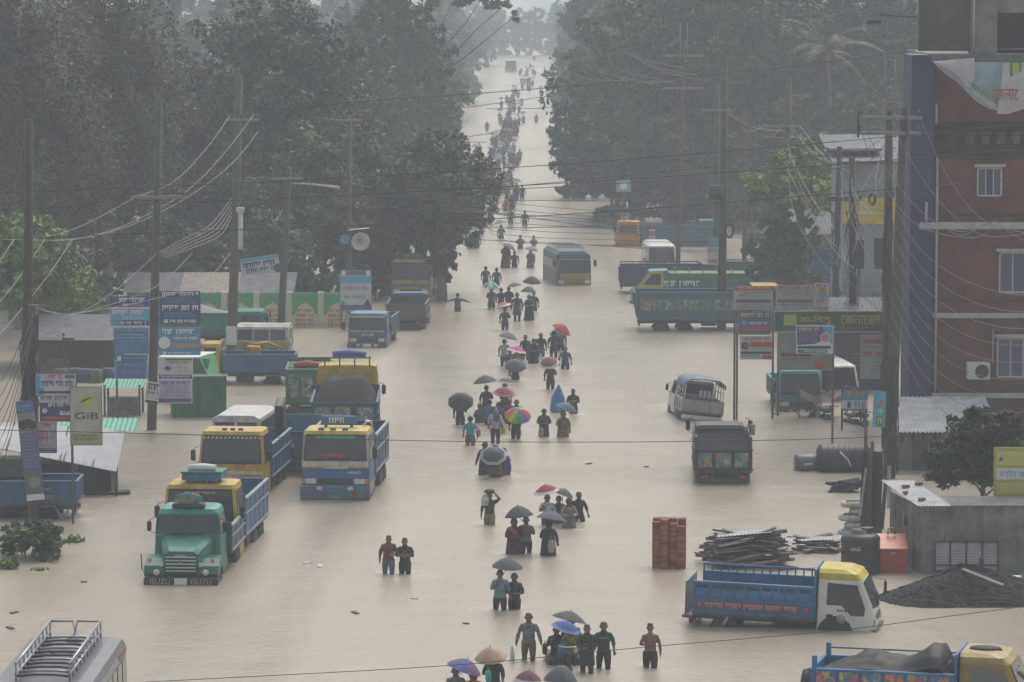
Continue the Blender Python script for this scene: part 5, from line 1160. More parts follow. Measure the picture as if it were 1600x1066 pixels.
# ------------------------------------------------------------------ signboards
def board(name, label, x0, y0, x1, y1, Y, base, ops=(), posts=(), frame=None, yaw=0, roll=0, cat='signboard', group=None, seed=1, thick=.04, rough=.5):
    a, b = AT(x0, y1, Y), AT(x1, y0, Y); W, H = b.x - a.x, b.z - a.z; cx = (a.x + b.x) / 2; cz = (a.z + b.z) / 2
    t = thing(name, label, cat, (cx, Y, cz), R(yaw), group); q = random.Random(seed)
    Rr = Matrix.Rotation(R(roll), 4, 'Y')
    mb = MB(); mb.box((-W / 2, 0, -H / 2), (W / 2, thick, H / 2), 0, .004, Rr); mb.obj('panel', mat('sign_face', base, rough, 0, .1, 3, 0, .5, 0, .25), t)
    if frame:
        mb = MB(); f = .025
        for (p, s) in (((-W / 2 - f, -.012, -H / 2 - f), (W / 2 + f, thick + .012, -H / 2)), ((-W / 2 - f, -.012, H / 2), (W / 2 + f, thick + .012, H / 2 + f)), ((-W / 2 - f, -.012, -H / 2), (-W / 2, thick + .012, H / 2)), ((W / 2, -.012, -H / 2), (W / 2 + f, thick + .012, H / 2))): mb.box(p, s, 0, 0, Rr)
        mb.obj('frame', frame, t)
    M = Rr @ facing((0, -1, 0)); mats_ = []; mb = MB(); lay = 0
    def mi(m):
        if m not in mats_: mats_.append(m)
        return mats_.index(m)
    U = lambda u: (u - .5) * W
    V = lambda v: (v - .5) * H
    for k, op in enumerate(ops):
        o = .003 + .0025 * k
        if op[0] == 'r':
            _, u0, v0, u1, v1, m = op; mb.add([M @ Vector((U(u), V(v), o)) for u, v in ((u0, v0), (u1, v0), (u1, v1), (u0, v1))], [(0, 1, 2, 3)], mi(m))
        elif op[0] == 's':
            _, u0, v0, u1, v1, m = op; scribble(mb, U(u0), U(u1), V(v0), V(v1), q, M, o, mi(m))
        elif op[0] == 'd':
            _, u, v, r_, m = op; mb.add([M @ Vector((U(u) + r_ * H * math.cos(i * .3927), V(v) + r_ * H * math.sin(i * .3927), o)) for i in range(16)], [tuple(range(16))], mi(m))
        elif op[0] == 'p':
            _, pts, m = op; mb.add([M @ Vector((U(u), V(v), o)) for u, v in pts], [tuple(range(len(pts)))], mi(m))
        elif op[0] == 't':
            _, body, u, v, hh, ww, m = op
            ob = letters(body, hh * H, m, t, (0, 0, 0), (0, -1, 0), ww * W, out=o); ob.location = Rr @ Vector((U(u), 0, V(v))); ob.rotation_euler = (0, R(roll), 0)
    if mb.v: mb.obj('print', mats_, t)
    for (px, ybase) in posts:
        g = G(px, ybase, 0); X = AT(px, (y0 + y1) / 2, Y).x - cx
        pm = MB(); pm.tube([(X, thick + .035, -.8 - cz), (X, thick + .035, H / 2)], .045, 0, 7); pm.obj('post', mat('post_steel', (.09, .085, .08), .6, .2), t)
    return t
ink = lambda n, c: mat('ink_' + n, c, .5, 0, 0)
PURP = ink('purple', (.07, .055, .2)); LBL = ink('light_blue', (.1, .32, .5)); NAVYI = ink('navy', (.03, .04, .14)); LIME = ink('lime', (.4, .45, .08)); SKIN_I = ink('skin', (.4, .22, .15)); TEALI = ink('teal', (.03, .22, .2)); PALE = ink('pale', (.6, .62, .64)); REDI = ink('red', (.42, .05, .045)); GRN = ink('green', (.03, .17, .07)); PINK = ink('pink', (.5, .15, .2)); CREAM = ink('cream', (.55, .52, .38))
def lines(u0, u1, v0, v1, n, m, f=.55):
    h = (v1 - v0) / n; return [('s', u0, v0 + i * h + h * (1 - f) / 2, u1 - (i * 37 % 5) * .04 * (u1 - u0), v0 + i * h + h * (1 + f) / 2, m) for i in range(n)]
GS = 'clinic signs fixed to the tall market pole'
Y2 = p2.y - .3
board('signboard', 'upper blue clinic sign in two halves, on the pole side away from the road', 173, 463, 233, 509, Y2, (.035, .05, .2), [('r', 0, .18, 1, .56, LBL), ('r', 0, .57, 1, .62, PALE), ('s', .22, .78, .97, .95, PALE)] + lines(.3, .9, .63, .76, 2, PALE) + [('s', .04, .36, .96, .53, PALE)] + lines(.3, .9, .2, .34, 2, PALE) + [('r', 0, 0, .2, .17, ink('cyan', (.06, .3, .4))), ('s', .22, .03, .92, .14, PALE)], seed=1, group=GS)
board('signboard', 'dark blue clinic sign with white heading, topmost on the road side of the pole', 250, 455, 313, 507, Y2, (.03, .055, .17), [('s', .05, .84, .95, .97, PALE)] + lines(.1, .9, .62, .82, 3, LBL) + [('s', .05, .42, .95, .58, PALE)] + lines(.1, .9, .2, .38, 3, LBL) + [('r', .1, .04, .2, .15, PALE), ('s', .24, .04, .9, .14, PALE)], seed=2, group=GS)
board('signboard', 'mid blue clinic sign of faded lines under the two-part sign', 178, 512, 232, 553, Y2, (.05, .15, .32), [('s', .05, .82, .95, .96, LBL)] + lines(.05, .95, .55, .78, 2, PALE, .3) + [('s', .1, .4, .9, .52, LBL)] + lines(.08, .92, .06, .36, 3, LBL, .5), seed=3, group=GS)
board('signboard', 'light blue clinic sign with a white portrait disc', 248, 512, 313, 555, Y2, (.09, .25, .42), [('d', .14, .45, .22, PALE), ('s', .08, .74, .96, .95, PALE), ('r', .3, .28, 1, .42, SKIN_I), ('s', .35, .55, .95, .66, PALE), ('r', 0, 0, 1, .14, ink('cyan2', (.06, .3, .45))), ('r', .1, .01, .18, .13, PALE), ('s', .22, .03, .8, .11, PALE)], seed=4, group=GS)
board('signboard', 'lowest blue clinic sign with a light blue edge', 179, 554, 231, 592, Y2, (.045, .12, .3), [('r', 0, 0, .06, .8, LBL), ('r', .94, 0, 1, .8, LBL), ('r', .08, .74, .2, .93, PALE)] + lines(.28, .95, .78, .92, 1, LBL, .7) + lines(.12, .9, .5, .64, 1, LBL, .8) + lines(.2, .8, .2, .34, 1, LBL, .8), posts=((182, 655),), seed=5, group=GS)
board('signboard', 'white eye clinic sign with an eye drawn on it', 248, 560, 300, 592, Y2, (.5, .5, .54), [('r', .2, .9, 1, 1, GRN), ('p', [(.12, .5), (.22, .62), (.34, .6), (.42, .46), (.3, .4), (.2, .42)], GREYP), ('d', .27, .51, .09, BLACKP), ('s', .3, .7, .97, .85, REDI), ('r', 0, 0, 1, .2, PURP), ('s', .08, .05, .92, .15, PALE)] + lines(.48, .95, .3, .62, 3, GREYP, .4), seed=6, group=GS, frame=WHITE)
board('signboard', 'lilac paper sign below the eye clinic sign', 248, 594, 299, 629, Y2, (.4, .38, .5), [('s', .06, .78, .95, .93, PURP)] + lines(.2, .95, .4, .74, 4, BLUEP, .4) + [('r', 0, 0, 1, .18, PURP), ('s', .1, .24, .9, .34, GREYP)], seed=7, group=GS, frame=WHITE)
board('signboard', 'small tilted white poster with black heading on the market pole', 228, 597, 249, 631, Y2 - .1, (.52, .52, .54), [('s', .08, .62, .95, .92, BLACKP), ('s', .06, .38, .94, .54, NAVYI), ('r', .05, .02, .95, .14, BLACKP)] + lines(.06, .94, .2, .34, 2, GREYP, .5), roll=9, seed=8, group=GS)
YB = pB.y - .4; GN = 'signs around the tangled market pole'
board('signboard', 'white clinic sign with a purple ribbon arrow, top of the tangled pole', 56, 584, 119, 618, YB, (.5, .5, .55), [('r', 0, .1, .12, .95, LBL), ('d', .1, .2, .2, LBL), ('s', .3, .78, .66, .95, REDI), ('r', .72, .78, .97, .95, GRN), ('s', .14, .42, .95, .66, PURP), ('r', .1, .1, .9, .2, PURP), ('p', [(.04, .15), (.16, .26), (.16, .04)], PURP), ('p', [(.97, .15), (.84, .26), (.84, .04)], PURP)], seed=9, group=GN, frame=DARKMETAL)
board('signboard', 'white, navy and red doctor sign below the arrow sign', 62, 618, 128, 659, YB - .05, (.5, .5, .52), [('r', 0, 0, 1, .72, NAVYI), ('s', .03, .8, .97, .97, PURP), ('s', .2, .55, .97, .7, PALE), ('d', .12, .42, .1, PALE), ('r', .48, .25, 1, .4, PALE), ('s', .52, .27, .96, .38, NAVYI), ('r', .05, .08, .97, .2, REDI), ('p', [(.02, .14), (.1, .22), (.1, .06)], REDI)], seed=10, group=GN)
board('signboard', 'small white sign with red lettering hanging under the doctor sign', 58, 661, 87, 707, YB - .02, (.42, .42, .46), [('s', .3, .84, .95, .97, REDI), ('s', .05, .58, .97, .74, REDI), ('s', .05, .36, .97, .54, REDI), ('r', .0, .03, 1, .14, PURP)] + lines(.05, .95, .17, .33, 2, GREYP), seed=11, group=GN, frame=DARKMETAL)
board('signboard', 'cream board reading GiB with a yellow-green disc on a bamboo post', 111, 605, 158, 695, YB - .2, (.43, .43, .36), [('d', .55, .78, .11, LIME), ('p', [(.3, .72), (.68, .81), (.7, .83), (.4, .78)], BLACKP), ('t', 'GiB', .52, .5, .12, .78, BLACKP), ('r', .0, 0, 1, .2, ink('olive', (.3, .3, .16))), ('s', .1, .13, .9, .17, GREENP), ('s', .1, .07, .88, .11, GREENP)], posts=((112, 756),), seed=12, group=GN, frame=mat('frame_olive', (.2, .2, .12), .5))
board('banner_board', 'tall narrow purple banner leaning against the tangled pole', 34, 626, 60, 782, YB - .6, (.1, .1, .26), [('r', 0, .68, 1, .88, ink('photo_grey', (.2, .22, .24))), ('d', .3, .76, .05, BLACKP), ('d', .6, .77, .05, BLACKP), ('d', .8, .75, .045, BLACKP), ('r', 0, .02, 1, .3, ink('photo_dark', (.1, .1, .09))), ('d', .55, .18, .06, GREYP), ('r', 0, 0, 1, .06, PALE), ('s', .1, .89, .9, .96, LBL)] + lines(.08, .92, .32, .66, 10, ink('lilac', (.25, .25, .4)), .5), roll=-6, seed=13, group=GN, cat='banner', posts=((44, 812),))
board('signboard', 'mosque signboard with red lettering on a post by the painted wall', 532, 423, 580, 484, G(532, 514).y, (.45, .5, .54), [('r', 0, .88, 1, 1, ink('olive2', (.1, .14, .14))), ('d', .1, .94, .06, PALE), ('d', .9, .94, .06, PALE), ('r', 0, .68, 1, .86, LBL), ('t', 'শাহী জােম মসিজদ', .5, .55, .12, .88, REDI), ('d', .48, .42, .02, GREYP), ('s', .12, .27, .85, .36, GREYP), ('r', 0, 0, 1, .12, PURP), ('p', [(0, .12), (.08, .24), (.2, .12)], TEALI), ('p', [(.75, .12), (.88, .28), (1, .12)], NAVYI)], posts=((533, 514),), seed=14, frame=mat('frame_blue', (.15, .25, .35), .5))
board('banner_board', 'white cloth banner with dark lettering tied behind the pole by the wall', 376, 401, 437, 428, p3.y + 2, (.42, .44, .48), [('r', 0, .8, 1, 1, LBL), ('s', .05, .42, .92, .72, NAVYI), ('s', .12, .1, .9, .36, NAVYI), ('d', .95, .2, .25, NAVYI)], roll=-8, seed=15, cat='banner')
# far side
YR = G(1208, 656).y; GB = 'doctor and clinic billboards by the cyan lorry'
board('signboard', 'grey doctor board with an orange-red heading strip', 1146, 447, 1208, 484, YR, (.36, .37, .38), [('r', 0, .82, 1, 1, REDI), ('s', .1, .85, .95, .97, GOLD), ('d', .2, .6, .06, REDI), ('s', .25, .64, .95, .74, GREYP), ('r', .06, .3, .94, .42, PURP), ('s', .2, .17, .8, .26, GREYP), ('s', .1, .04, .95, .13, GREYP)], seed=16, group=GB)
board('signboard', 'grey doctor board with dark red heading and black band', 1212, 446, 1276, 484, YR, (.34, .35, .36), [('s', .08, .8, .98, .95, REDI), ('s', .2, .64, .9, .74, GREYP), ('r', .04, .3, .9, .42, ink('olive3', (.1, .1, .07))), ('s', .12, .16, .3, .25, REDI), ('s', .34, .16, .9, .24, GREYP)], seed=17, group=GB)
board('banner_board', 'narrow white food banner with red lettering and a dish on it', 1272, 443, 1296, 487, YR - .1, (.48, .48, .49), [('s', .05, .84, .9, .97, REDI), ('d', .5, .72, .14, ink('dish', (.35, .28, .12))), ('p', [(0, .55), (.5, .62), (1, .55), (.5, .48)], LBL), ('t', 'ফুড', .42, .32, .26, .6, REDI), ('s', .02, .03, .95, .16, REDI)], roll=3, seed=18, cat='banner', group=GB)
board('hospital_sign', 'long green hospital sign with yellow lettering over the billboards', 1211, 487, 1379, 518, YR + .5, (.015, .12, .07), [('r', .08, .3, .2, .85, LIME), ('t', 'মা-িশশু', .38, .6, .5, .3, GOLD), ('t', 'েজনােরল', .8, .6, .5, .38, GOLD), ('s', .22, .1, .95, .24, REDI)], posts=((1208, 656), (1380, 700)), seed=19, frame=mat('frame_grey', (.4, .4, .4), .5, .3))
board('signboard', 'navy doctor board with yellow heading and a red strip', 1154, 488, 1204, 523, YR - .1, (.06, .07, .18), [('s', .05, .76, .95, .95, GOLD), ('r', .0, .36, 1, .7, ink('blue3', (.08, .11, .26))), ('d', .18, .52, .1, LBL), ('s', .32, .45, .95, .56, PALE), ('r', .04, .18, .96, .34, REDI), ('r', 0, 0, 1, .12, GRN)], posts=((1152, 632), (1148, 628)), seed=20, group=GB)
board('signboard', 'white doctor board with a blue globe and a red heart strip', 1156, 525, 1207, 562, YR - .12, (.45, .45, .46), [('s', .1, .78, .95, .93, REDI), ('r', .28, .54, 1, .74, REDI), ('d', .15, .58, .16, NAVYI), ('d', .17, .58, .07, REDI), ('s', .4, .42, .95, .5, GREYP), ('r', .04, .24, .96, .34, NAVYI), ('s', .04, .08, .6, .2, GREENP), ('r', .68, .03, 1, .18, REDI)], seed=21, group=GB)
board('signboard', 'purple doctor sign with a pink round picture on a tall thin post', 1245, 510, 1301, 552, G(1301, 698).y, (.075, .06, .2), [('p', [(.7, 1), (1, 1), (1, .3), (.8, .34), (.6, .42), (.86, .6)], LBL), ('p', [(0, .3), (.5, .34), (.8, .5), (1, .34), (1, 0), (0, 0)], PALE), ('d', .8, .58, .19, PALE), ('d', .8, .58, .16, PINK), ('s', .05, .8, .62, .95, GOLD)] + lines(.05, .6, .42, .76, 4, ink('lilac2', (.25, .25, .42)), .45) + [('r', .02, .17, .95, .27, NAVYI), ('r', .02, 0, .85, .13, GRN), ('s', .2, .03, .8, .1, PALE)], posts=((1302, 698),), seed=22, frame=WHITE)
board('billboard', 'big grey billboard with a faded hand picture behind the purple sign', 1216, 520, 1303, 578, YR + 1.2, (.3, .3, .3), [('r', .06, .36, .6, .46, NAVYI), ('s', .1, .37, .5, .45, REDI), ('s', .08, .24, .6, .32, REDI), ('s', .16, .1, .8, .17, GREYP), ('p', [(.68, 0), (.75, .35), (.9, .42), (1, .3), (1, 0)], ink('hand', (.3, .2, .15))), ('d', .74, .12, .12, REDI)] + lines(.2, .55, .6, .9, 4, GREYP, .4), posts=((1216, 640), (1302, 640)), seed=23, frame=mat('frame_grey', (.4, .4, .4), .5, .3), cat='billboard')
board('billboard', 'pale clinic billboard with red heading next to the leaning pole', 1344, 524, 1384, 592, YR + .8, (.36, .37, .37), [('r', .05, .82, .9, .9, REDI), ('s', .05, .68, .85, .75, GREYP), ('s', .1, .5, .9, .62, REDI)] + lines(.4, .9, .1, .42, 4, GREYP, .35), seed=24, cat='billboard', posts=((1346, 660),))
board('poster', 'blue drink poster with yellow lettering and a row of bottles', 1314, 604, 1356, 641, G(1318, 672).y, (.1, .25, .42), [('r', 0, .75, 1, 1, ink('indigo', (.06, .06, .22))), ('t', 'আিকজ', .52, .76, .32, .84, GOLD), ('r', 0, .06, 1, .42, PALE), ('s', .2, .5, .8, .6, LBL), ('r', .24, .1, .36, .36, BLACKP), ('r', .5, .1, .58, .38, LBL), ('r', .64, .1, .7, .34, LBL), ('r', .76, .1, .92, .36, ink('tan', (.4, .3, .22))), ('r', 0, -.02, 1, .06, TEALI)], posts=((1316, 668), (1354, 668)), seed=25, cat='poster')
board('banner_board', 'narrow cyan snack banner with red and green marks on the leaning pole', 1364, 612, 1384, 668, p15.y - .5, (.06, .32, .48), [('p', [(.4, .6), (.7, .8), (.75, .72), (.5, .5)], REDI), ('p', [(.35, .68), (.65, .84), (.7, .8), (.42, .62)], PINK), ('d', .6, .46, .06, LIME), ('r', .3, .06, .85, .3, GRN), ('s', .36, .1, .8, .26, GOLD)], roll=2, seed=26, cat='banner')
board('shop_sign', 'yellow shop sign listing Apex and Bata over the tin shed', 1552, 699, 1640, 787, 117.6, (.42, .42, .07), [('r', .05, .68, 1, .93, ink('lemon', (.5, .5, .2))), ('r', .05, .43, 1, .63, PALE), ('r', .05, .17, 1, .38, ink('lemon2', (.48, .46, .16))), ('t', 'Apex', .4, .8, .19, .5, GOLD), ('p', [(.08, .76), (.13, .84), (.17, .76)], GREENP), ('t', 'ভাটা বাজার', .5, .54, .15, .8, LBL), ('t', 'Bata', .4, .28, .17, .55, ink('bright_yellow', (.65, .55, .05)))], posts=((1570, 890), (1630, 890)), seed=27, cat='shop sign')
board('signboard', 'small white sign with red lettering on the tin shed wall', 1587, 792, 1640, 845, 116.2, (.4, .42, .4), [('s', .1, .42, .9, .62, REDI), ('r', 0, 0, 1, .14, TEALI), ('s', .1, .7, .9, .85, GREYP)], seed=28)
board('round_sign', 'light blue hanging shop sign in front of the dark tree', 963, 281, 986, 300, 262, (.2, .36, .42), [('d', .5, .5, .3, PALE)], seed=29, posts=((975, 345),))
board('pillar_sign', 'tall red and white pillar sign beside the white minibus', 1014, 358, 1024, 392, 247, (.5, .5, .5), [('r', 0, .72, 1, .9, REDI), ('s', .2, .5, .8, .62, REDI), ('s', .2, .3, .8, .42, REDI), ('s', .2, .1, .8, .22, REDI)], seed=30, posts=((1019, 405),), cat='sign')
board('pillar_sign', 'small red and white pillar sign behind the orange cab', 971, 333, 981, 350, 268, (.5, .5, .5), [('r', 0, .72, 1, .95, REDI), ('s', .2, .2, .8, .5, REDI)], seed=31, cat='sign', posts=((976, 372),))
board('poster', 'white poster with a blue top tied to the concrete pole by the tipper', 1105, 372, 1123, 414, p9.y - .4, (.4, .42, .42), [('r', 0, .66, 1, 1, ink('blue5', (.1, .25, .34))), ('s', .1, .45, .9, .58, REDI), ('r', .1, .08, .9, .2, ink('rust', (.3, .12, .08)))], seed=32, cat='poster')
# ================================================================== BUILDINGS, SHEDS, HEAPS
def corrugated(mb, p0, u, v, L, Wd, pitch=.1, amp=.02, mi=0):
    # sheet from p0 spanning L along u (waves) and Wd along v
    p0, u, v = Vector(p0), Vector(u).normalized(), Vector(v).normalized(); n = u.cross(v).normalized(); k = max(4, int(L / pitch * 4)); vs = []
    for i in range(k + 1):
        a = i / k * L; o = n * (amp * math.sin(2 * math.pi * a / pitch)); vs += [p0 + u * a + o, p0 + u * a + v * Wd + o]
    mb.add(vs, [(2 * i, 2 * i + 2, 2 * i + 3, 2 * i + 1) for i in range(k)], mi, True)
    return mb
TIN = mat('tin_sheet', (.15, .15, .16), .8, .0, .25, 2, 0, .15, 0, .4); TINL = mat('tin_bright', (.36, .37, .39), .7, .0, .2, 2, 0, .2, 0, .25)
BRICK = mat('brick_wall', (.15, .047, .032), .8, 0, .3, .8, .1, .3, 0, .8); BRICKD = mat('brick_band', (.07, .02, .018), .8, 0, .2)
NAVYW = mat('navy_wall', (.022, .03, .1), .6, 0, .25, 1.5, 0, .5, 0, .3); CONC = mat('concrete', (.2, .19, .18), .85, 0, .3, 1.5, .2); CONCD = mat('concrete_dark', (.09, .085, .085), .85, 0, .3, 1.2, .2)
PALEW2 = mat('plaster_pale', (.42, .42, .4), .7, 0, .15, 2, 0, .5, 0, .4)
def brick_building():
    Y = 150.0; s = PPM(Y)
    X = lambda px: AT(px, 500, Y).x
    Z = lambda py: AT(1500, py, Y).z
    t = thing('brick_building', 'red brick building with navy blue corner and an unfinished concrete storey on top', 'building', (X(1460), Y, 0))
    o = Vector((X(1460), Y, 0)); XX = lambda px: X(px) - o.x
    xr = XX(1980); D = 9
    mb = MB(); mb.box((XX(1456), 0, -1), (xr, D, Z(243)), 0); mb.box((XX(1456), 0, Z(190)), (xr, D, Z(95)), 0); mb.obj('wall', BRICK, t)
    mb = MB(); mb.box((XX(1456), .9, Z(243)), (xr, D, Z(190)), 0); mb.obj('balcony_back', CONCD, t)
    mb = MB(); mb.box((XX(1420), -.25, -1), (XX(1455.5), 3.0, Z(86)), 0, .02); mb.obj('corner_column', NAVYW, t)
    for (y0, y1, pr) in ((333, 338, .05), (243, 249, .06), (468, 472, .04), (489, 497, .12), (614, 622, .12)):
        mb = MB(); mb.box((XX(1456), -pr, Z(y1)), (xr, 0, Z(y0)), 0, .01); mb.obj('band', BRICKD if pr < .1 else PALEW2, t)
    mb = MB(); mb.box((XX(1434), -.35, Z(358)), (xr, .0, Z(347)), 0, .04); mb.obj('ledge', PALEW2, t)
    mb = MB(); mb.box((XX(1450), -.6, Z(96)), (xr, D, Z(84)), 0, .02); mb.obj('roof_slab', CONC, t)
    # unfinished storey
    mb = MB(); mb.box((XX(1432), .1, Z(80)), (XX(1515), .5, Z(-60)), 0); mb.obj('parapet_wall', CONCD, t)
    mb = MB(); mb.box((XX(1511), -.2, Z(84)), (XX(1552), .6, Z(-60)), 0, .02); mb.obj('pillar', CONC, t)
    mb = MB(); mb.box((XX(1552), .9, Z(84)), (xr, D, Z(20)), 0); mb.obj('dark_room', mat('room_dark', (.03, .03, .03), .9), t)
    mb = MB(); mb.box((XX(1552), 0, Z(20)), (xr, .5, Z(-60)), 0); mb.obj('upper_beam', CONC, t)
    mb = MB(); mb.tube([(XX(1515), -.3, Z(75)), (XX(1515), -.3, Z(-50))], .05, 0, 6); mb.obj('pipe', PALEW2, t)
    mb = MB(); mb.tube([(XX(1552), .2, Z(77)), (xr, .2, Z(77))], .03, 0, 5); mb.obj('handrail', STEEL, t)
    # drain pipes
    for px, y0, y1, dx in ((1461.5, 246, 612, 0), (1444, 315, 348, 0), (1459, 162, 195, 0)):
        mb = MB(); mb.tube([(XX(px), -.14 if px > 1456 else -.4, Z(y1)), (XX(px), -.14 if px > 1456 else -.4, Z(y0))], .05, 0, 7); mb.obj('drain_pipe', PALEW2, t)
    # windows
    FR = mat('window_frame', (.5, .5, .5), .5, .2, .05); BLG = mat('window_glass', (.035, .05, .13), .12, 0, .2, 2, 0, .8)
    for (x0, y0, x1, y1, n) in ((1524, 262, 1563, 307, 3), (1560, 394, 1640, 458, 4), (1558, 528, 1640, 590, 4), (1740, 262, 1780, 307, 3), (1740, 394, 1820, 458, 4), (1740, 528, 1820, 590, 4)):
        mb = MB(); a, b, c, d = XX(x0), XX(x1), Z(y1), Z(y0)
        for (p, q_) in (((a, -.06, c), (b, .0, c + .06)), ((a, -.06, d - .06), (b, .0, d)), ((a, -.06, c), (a + .05, .0, d)), ((b - .05, -.06, c), (b, .0, d))): mb.box(p, q_, 0)
        w_ = mb.obj('window', FR, t)
        for i in range(n):
            m2 = MB(); xa = a + .05 + (b - a - .1) * i / n; xb = a + .05 + (b - a - .1) * (i + 1) / n
            m2.box((xa, -.03 - .008 * (i % 2), c + .06), (xb, -.002, d - .06), 0); m2.obj('pane', BLG if (i % 2 or n > 3) else mat('window_glass_light', (.1, .12, .16), .12), w_)
            m3 = MB(); m3.box((xb - .02, -.055, c + .06), (xb + .02, -.03, d - .06), 0); m3.obj('mullion', FR, w_)
        m2 = MB(); m2.box((a - .12, -.25, d + .02), (b + .12, 0, d + .14), 0, .01); m2.obj('lintel_shade', PALEW2, w_)
    # balcony pots and rail
    for i in range(5):
        mb = MB().lathe([(.16, 0), (.22, .3), (.24, .5), (.2, .5)], 0, 12, TR(XX(1514 + i * 24), .35, Z(228) + .05)); mb.obj('planter', mat('pot', (.13, .12, .11), .8), t)
    mb = MB()
    for z in (Z(200), Z(212)): mb.tube([(XX(1456), .05, z), (xr, .05, z)], .03, 0, 5)
    mb.obj('balcony_rail', DARKMETAL, t)
    return t
brick_building()
# condenser unit on the wall
p = AT(1528, 579, 149.7); t = thing('air_conditioner', 'white air conditioner unit on the brick wall below the window', 'air conditioner', p)
mb = MB(); mb.box((-.44, -.32, -.33), (.44, .28, .33), 0, .02); mb.obj('casing', WHITE, t)
mb = MB().lathe([(.06, 0), (.26, 0), (.27, .03), (.06, .04)], 0, 18, TR(.12, -.32, 0, R(90))); mb.obj('fan_grille', DARKMETAL, t)
mb = MB(); mb.tube([(.46, -.05, .2), (.56, -.1, .3), (.56, -.1, 1.6), (.7, -.05, 1.75)], .025, 0, 6); mb.obj('refrigerant_pipe', PALEW2, t)
# torn banner
def torn_banner():
    Y = 148.9; t = thing('torn_banner', 'torn printed banner sagging from the roof slab, white back folded over', 'banner', AT(1530, 130, Y)); o = AT(1530, 130, Y)
    P = lambda x, y, d=0: AT(x, y, Y) - o + Vector((0, d, 0))
    def sheet(cols, rows, f, m, name):
        vs = [f(i / (cols - 1), j / (rows - 1)) for j in range(rows) for i in range(cols)]
        return MB().add(vs, [(j * cols + i, j * cols + i + 1, (j + 1) * cols + i + 1, (j + 1) * cols + i) for j in range(rows - 1) for i in range(cols - 1)], 0, True).obj(name, m, t)
    def low(u): return float(np.interp(u, [0, .1, .25, .45, .62, .8, 1], [96, 112, 128, 158, 173, 150, 120]))
    face = sheet(26, 12, lambda u, v: P(1457 + (1606 - 1457) * u, 97 + (low(u) - 97) * v, -.12 * math.sin(v * 3.1) - .05 * math.sin(u * 14 + v * 4)), mat('banner_print', (.3, .42, .5), .5, 0, .2, 1), 'printed_face')
    bk = mat('banner_back', (.46, .46, .48), .6, 0, .12, 1.5)
    sheet(14, 10, lambda u, v: P(1457 + 64 * u, 96 + float(np.interp(u, [0, .5, .85, 1], [2, 20, 44, 34])) * v - 6 * u, -.3 - .1 * math.sin(v * 3) - .06 * math.sin(u * 9)), bk, 'folded_back')
    sheet(12, 10, lambda u, v: P(1556 + 52 * u + 10 * (1 - v), 97 + (float(np.interp(u, [0, .3, 1], [78, 80, 70])) - 0) * v + (1 - u) * 2, -.34 - .12 * math.sin(v * 3.1 + u)), bk, 'folded_back')
    sheet(18, 6, lambda u, v: P(1503 + 70 * u, float(np.interp(u, [0, .4, .75, 1], [122, 148, 166, 158])) + 10 * v - 2, -.32 - .08 * math.sin(u * 12)), mat('banner_hem', (.4, .43, .42), .6), 'rolled_hem')
    def tx(body, x, y, w_, h_, m, rot=0):
        ob = letters(body, h_ / PPM(Y), m, t, (0, 0, 0), (0, -1, 0), w_ / PPM(Y)); ob.location = P(x, y, -.46); ob.rotation_euler = (0, R(rot), 0)
    tx('েজনাে', 1568, 147, 42, 19, REDI); tx('মা-িশ', 1530, 141, 32, 12, GREENP, 32)
    q = P(1585, 108, -.44); mb = MB(); mb.box((q.x - .22, q.y - .004, q.z - .3), (q.x + .22, q.y, q.z + .35), 0); mb.box((q.x - .13, q.y - .012, q.z - .18), (q.x + .13, q.y - .006, q.z + .24), 1); mb.obj('logo', [GREENP, LIME], t)
torn_banner()
# flood light on a bracket
p = AT(1432, 27, 149.6); t = thing('flood_light', 'small flood light on a long bracket from the unfinished storey', 'lamp', p)
A = AT(1373, 23, 149.6) - p; B = AT(1366, 32, 149.6) - p
mb = MB(); mb.tube([(0, .2, 0), (A.x, -.1, A.z)], .035, 0, 6); mb.tube([(0, .2, .45), (A.x * .5, 0, A.z * .5 + .05)], .02, 0, 5); mb.obj('bracket', DARKMETAL, t)
mb = MB(); mb.box((B.x - .3, -.35, B.z - .12), (B.x + .25, .1, B.z + .06), 0, .03); mb.obj('lamp_head', DARKMETAL, t)

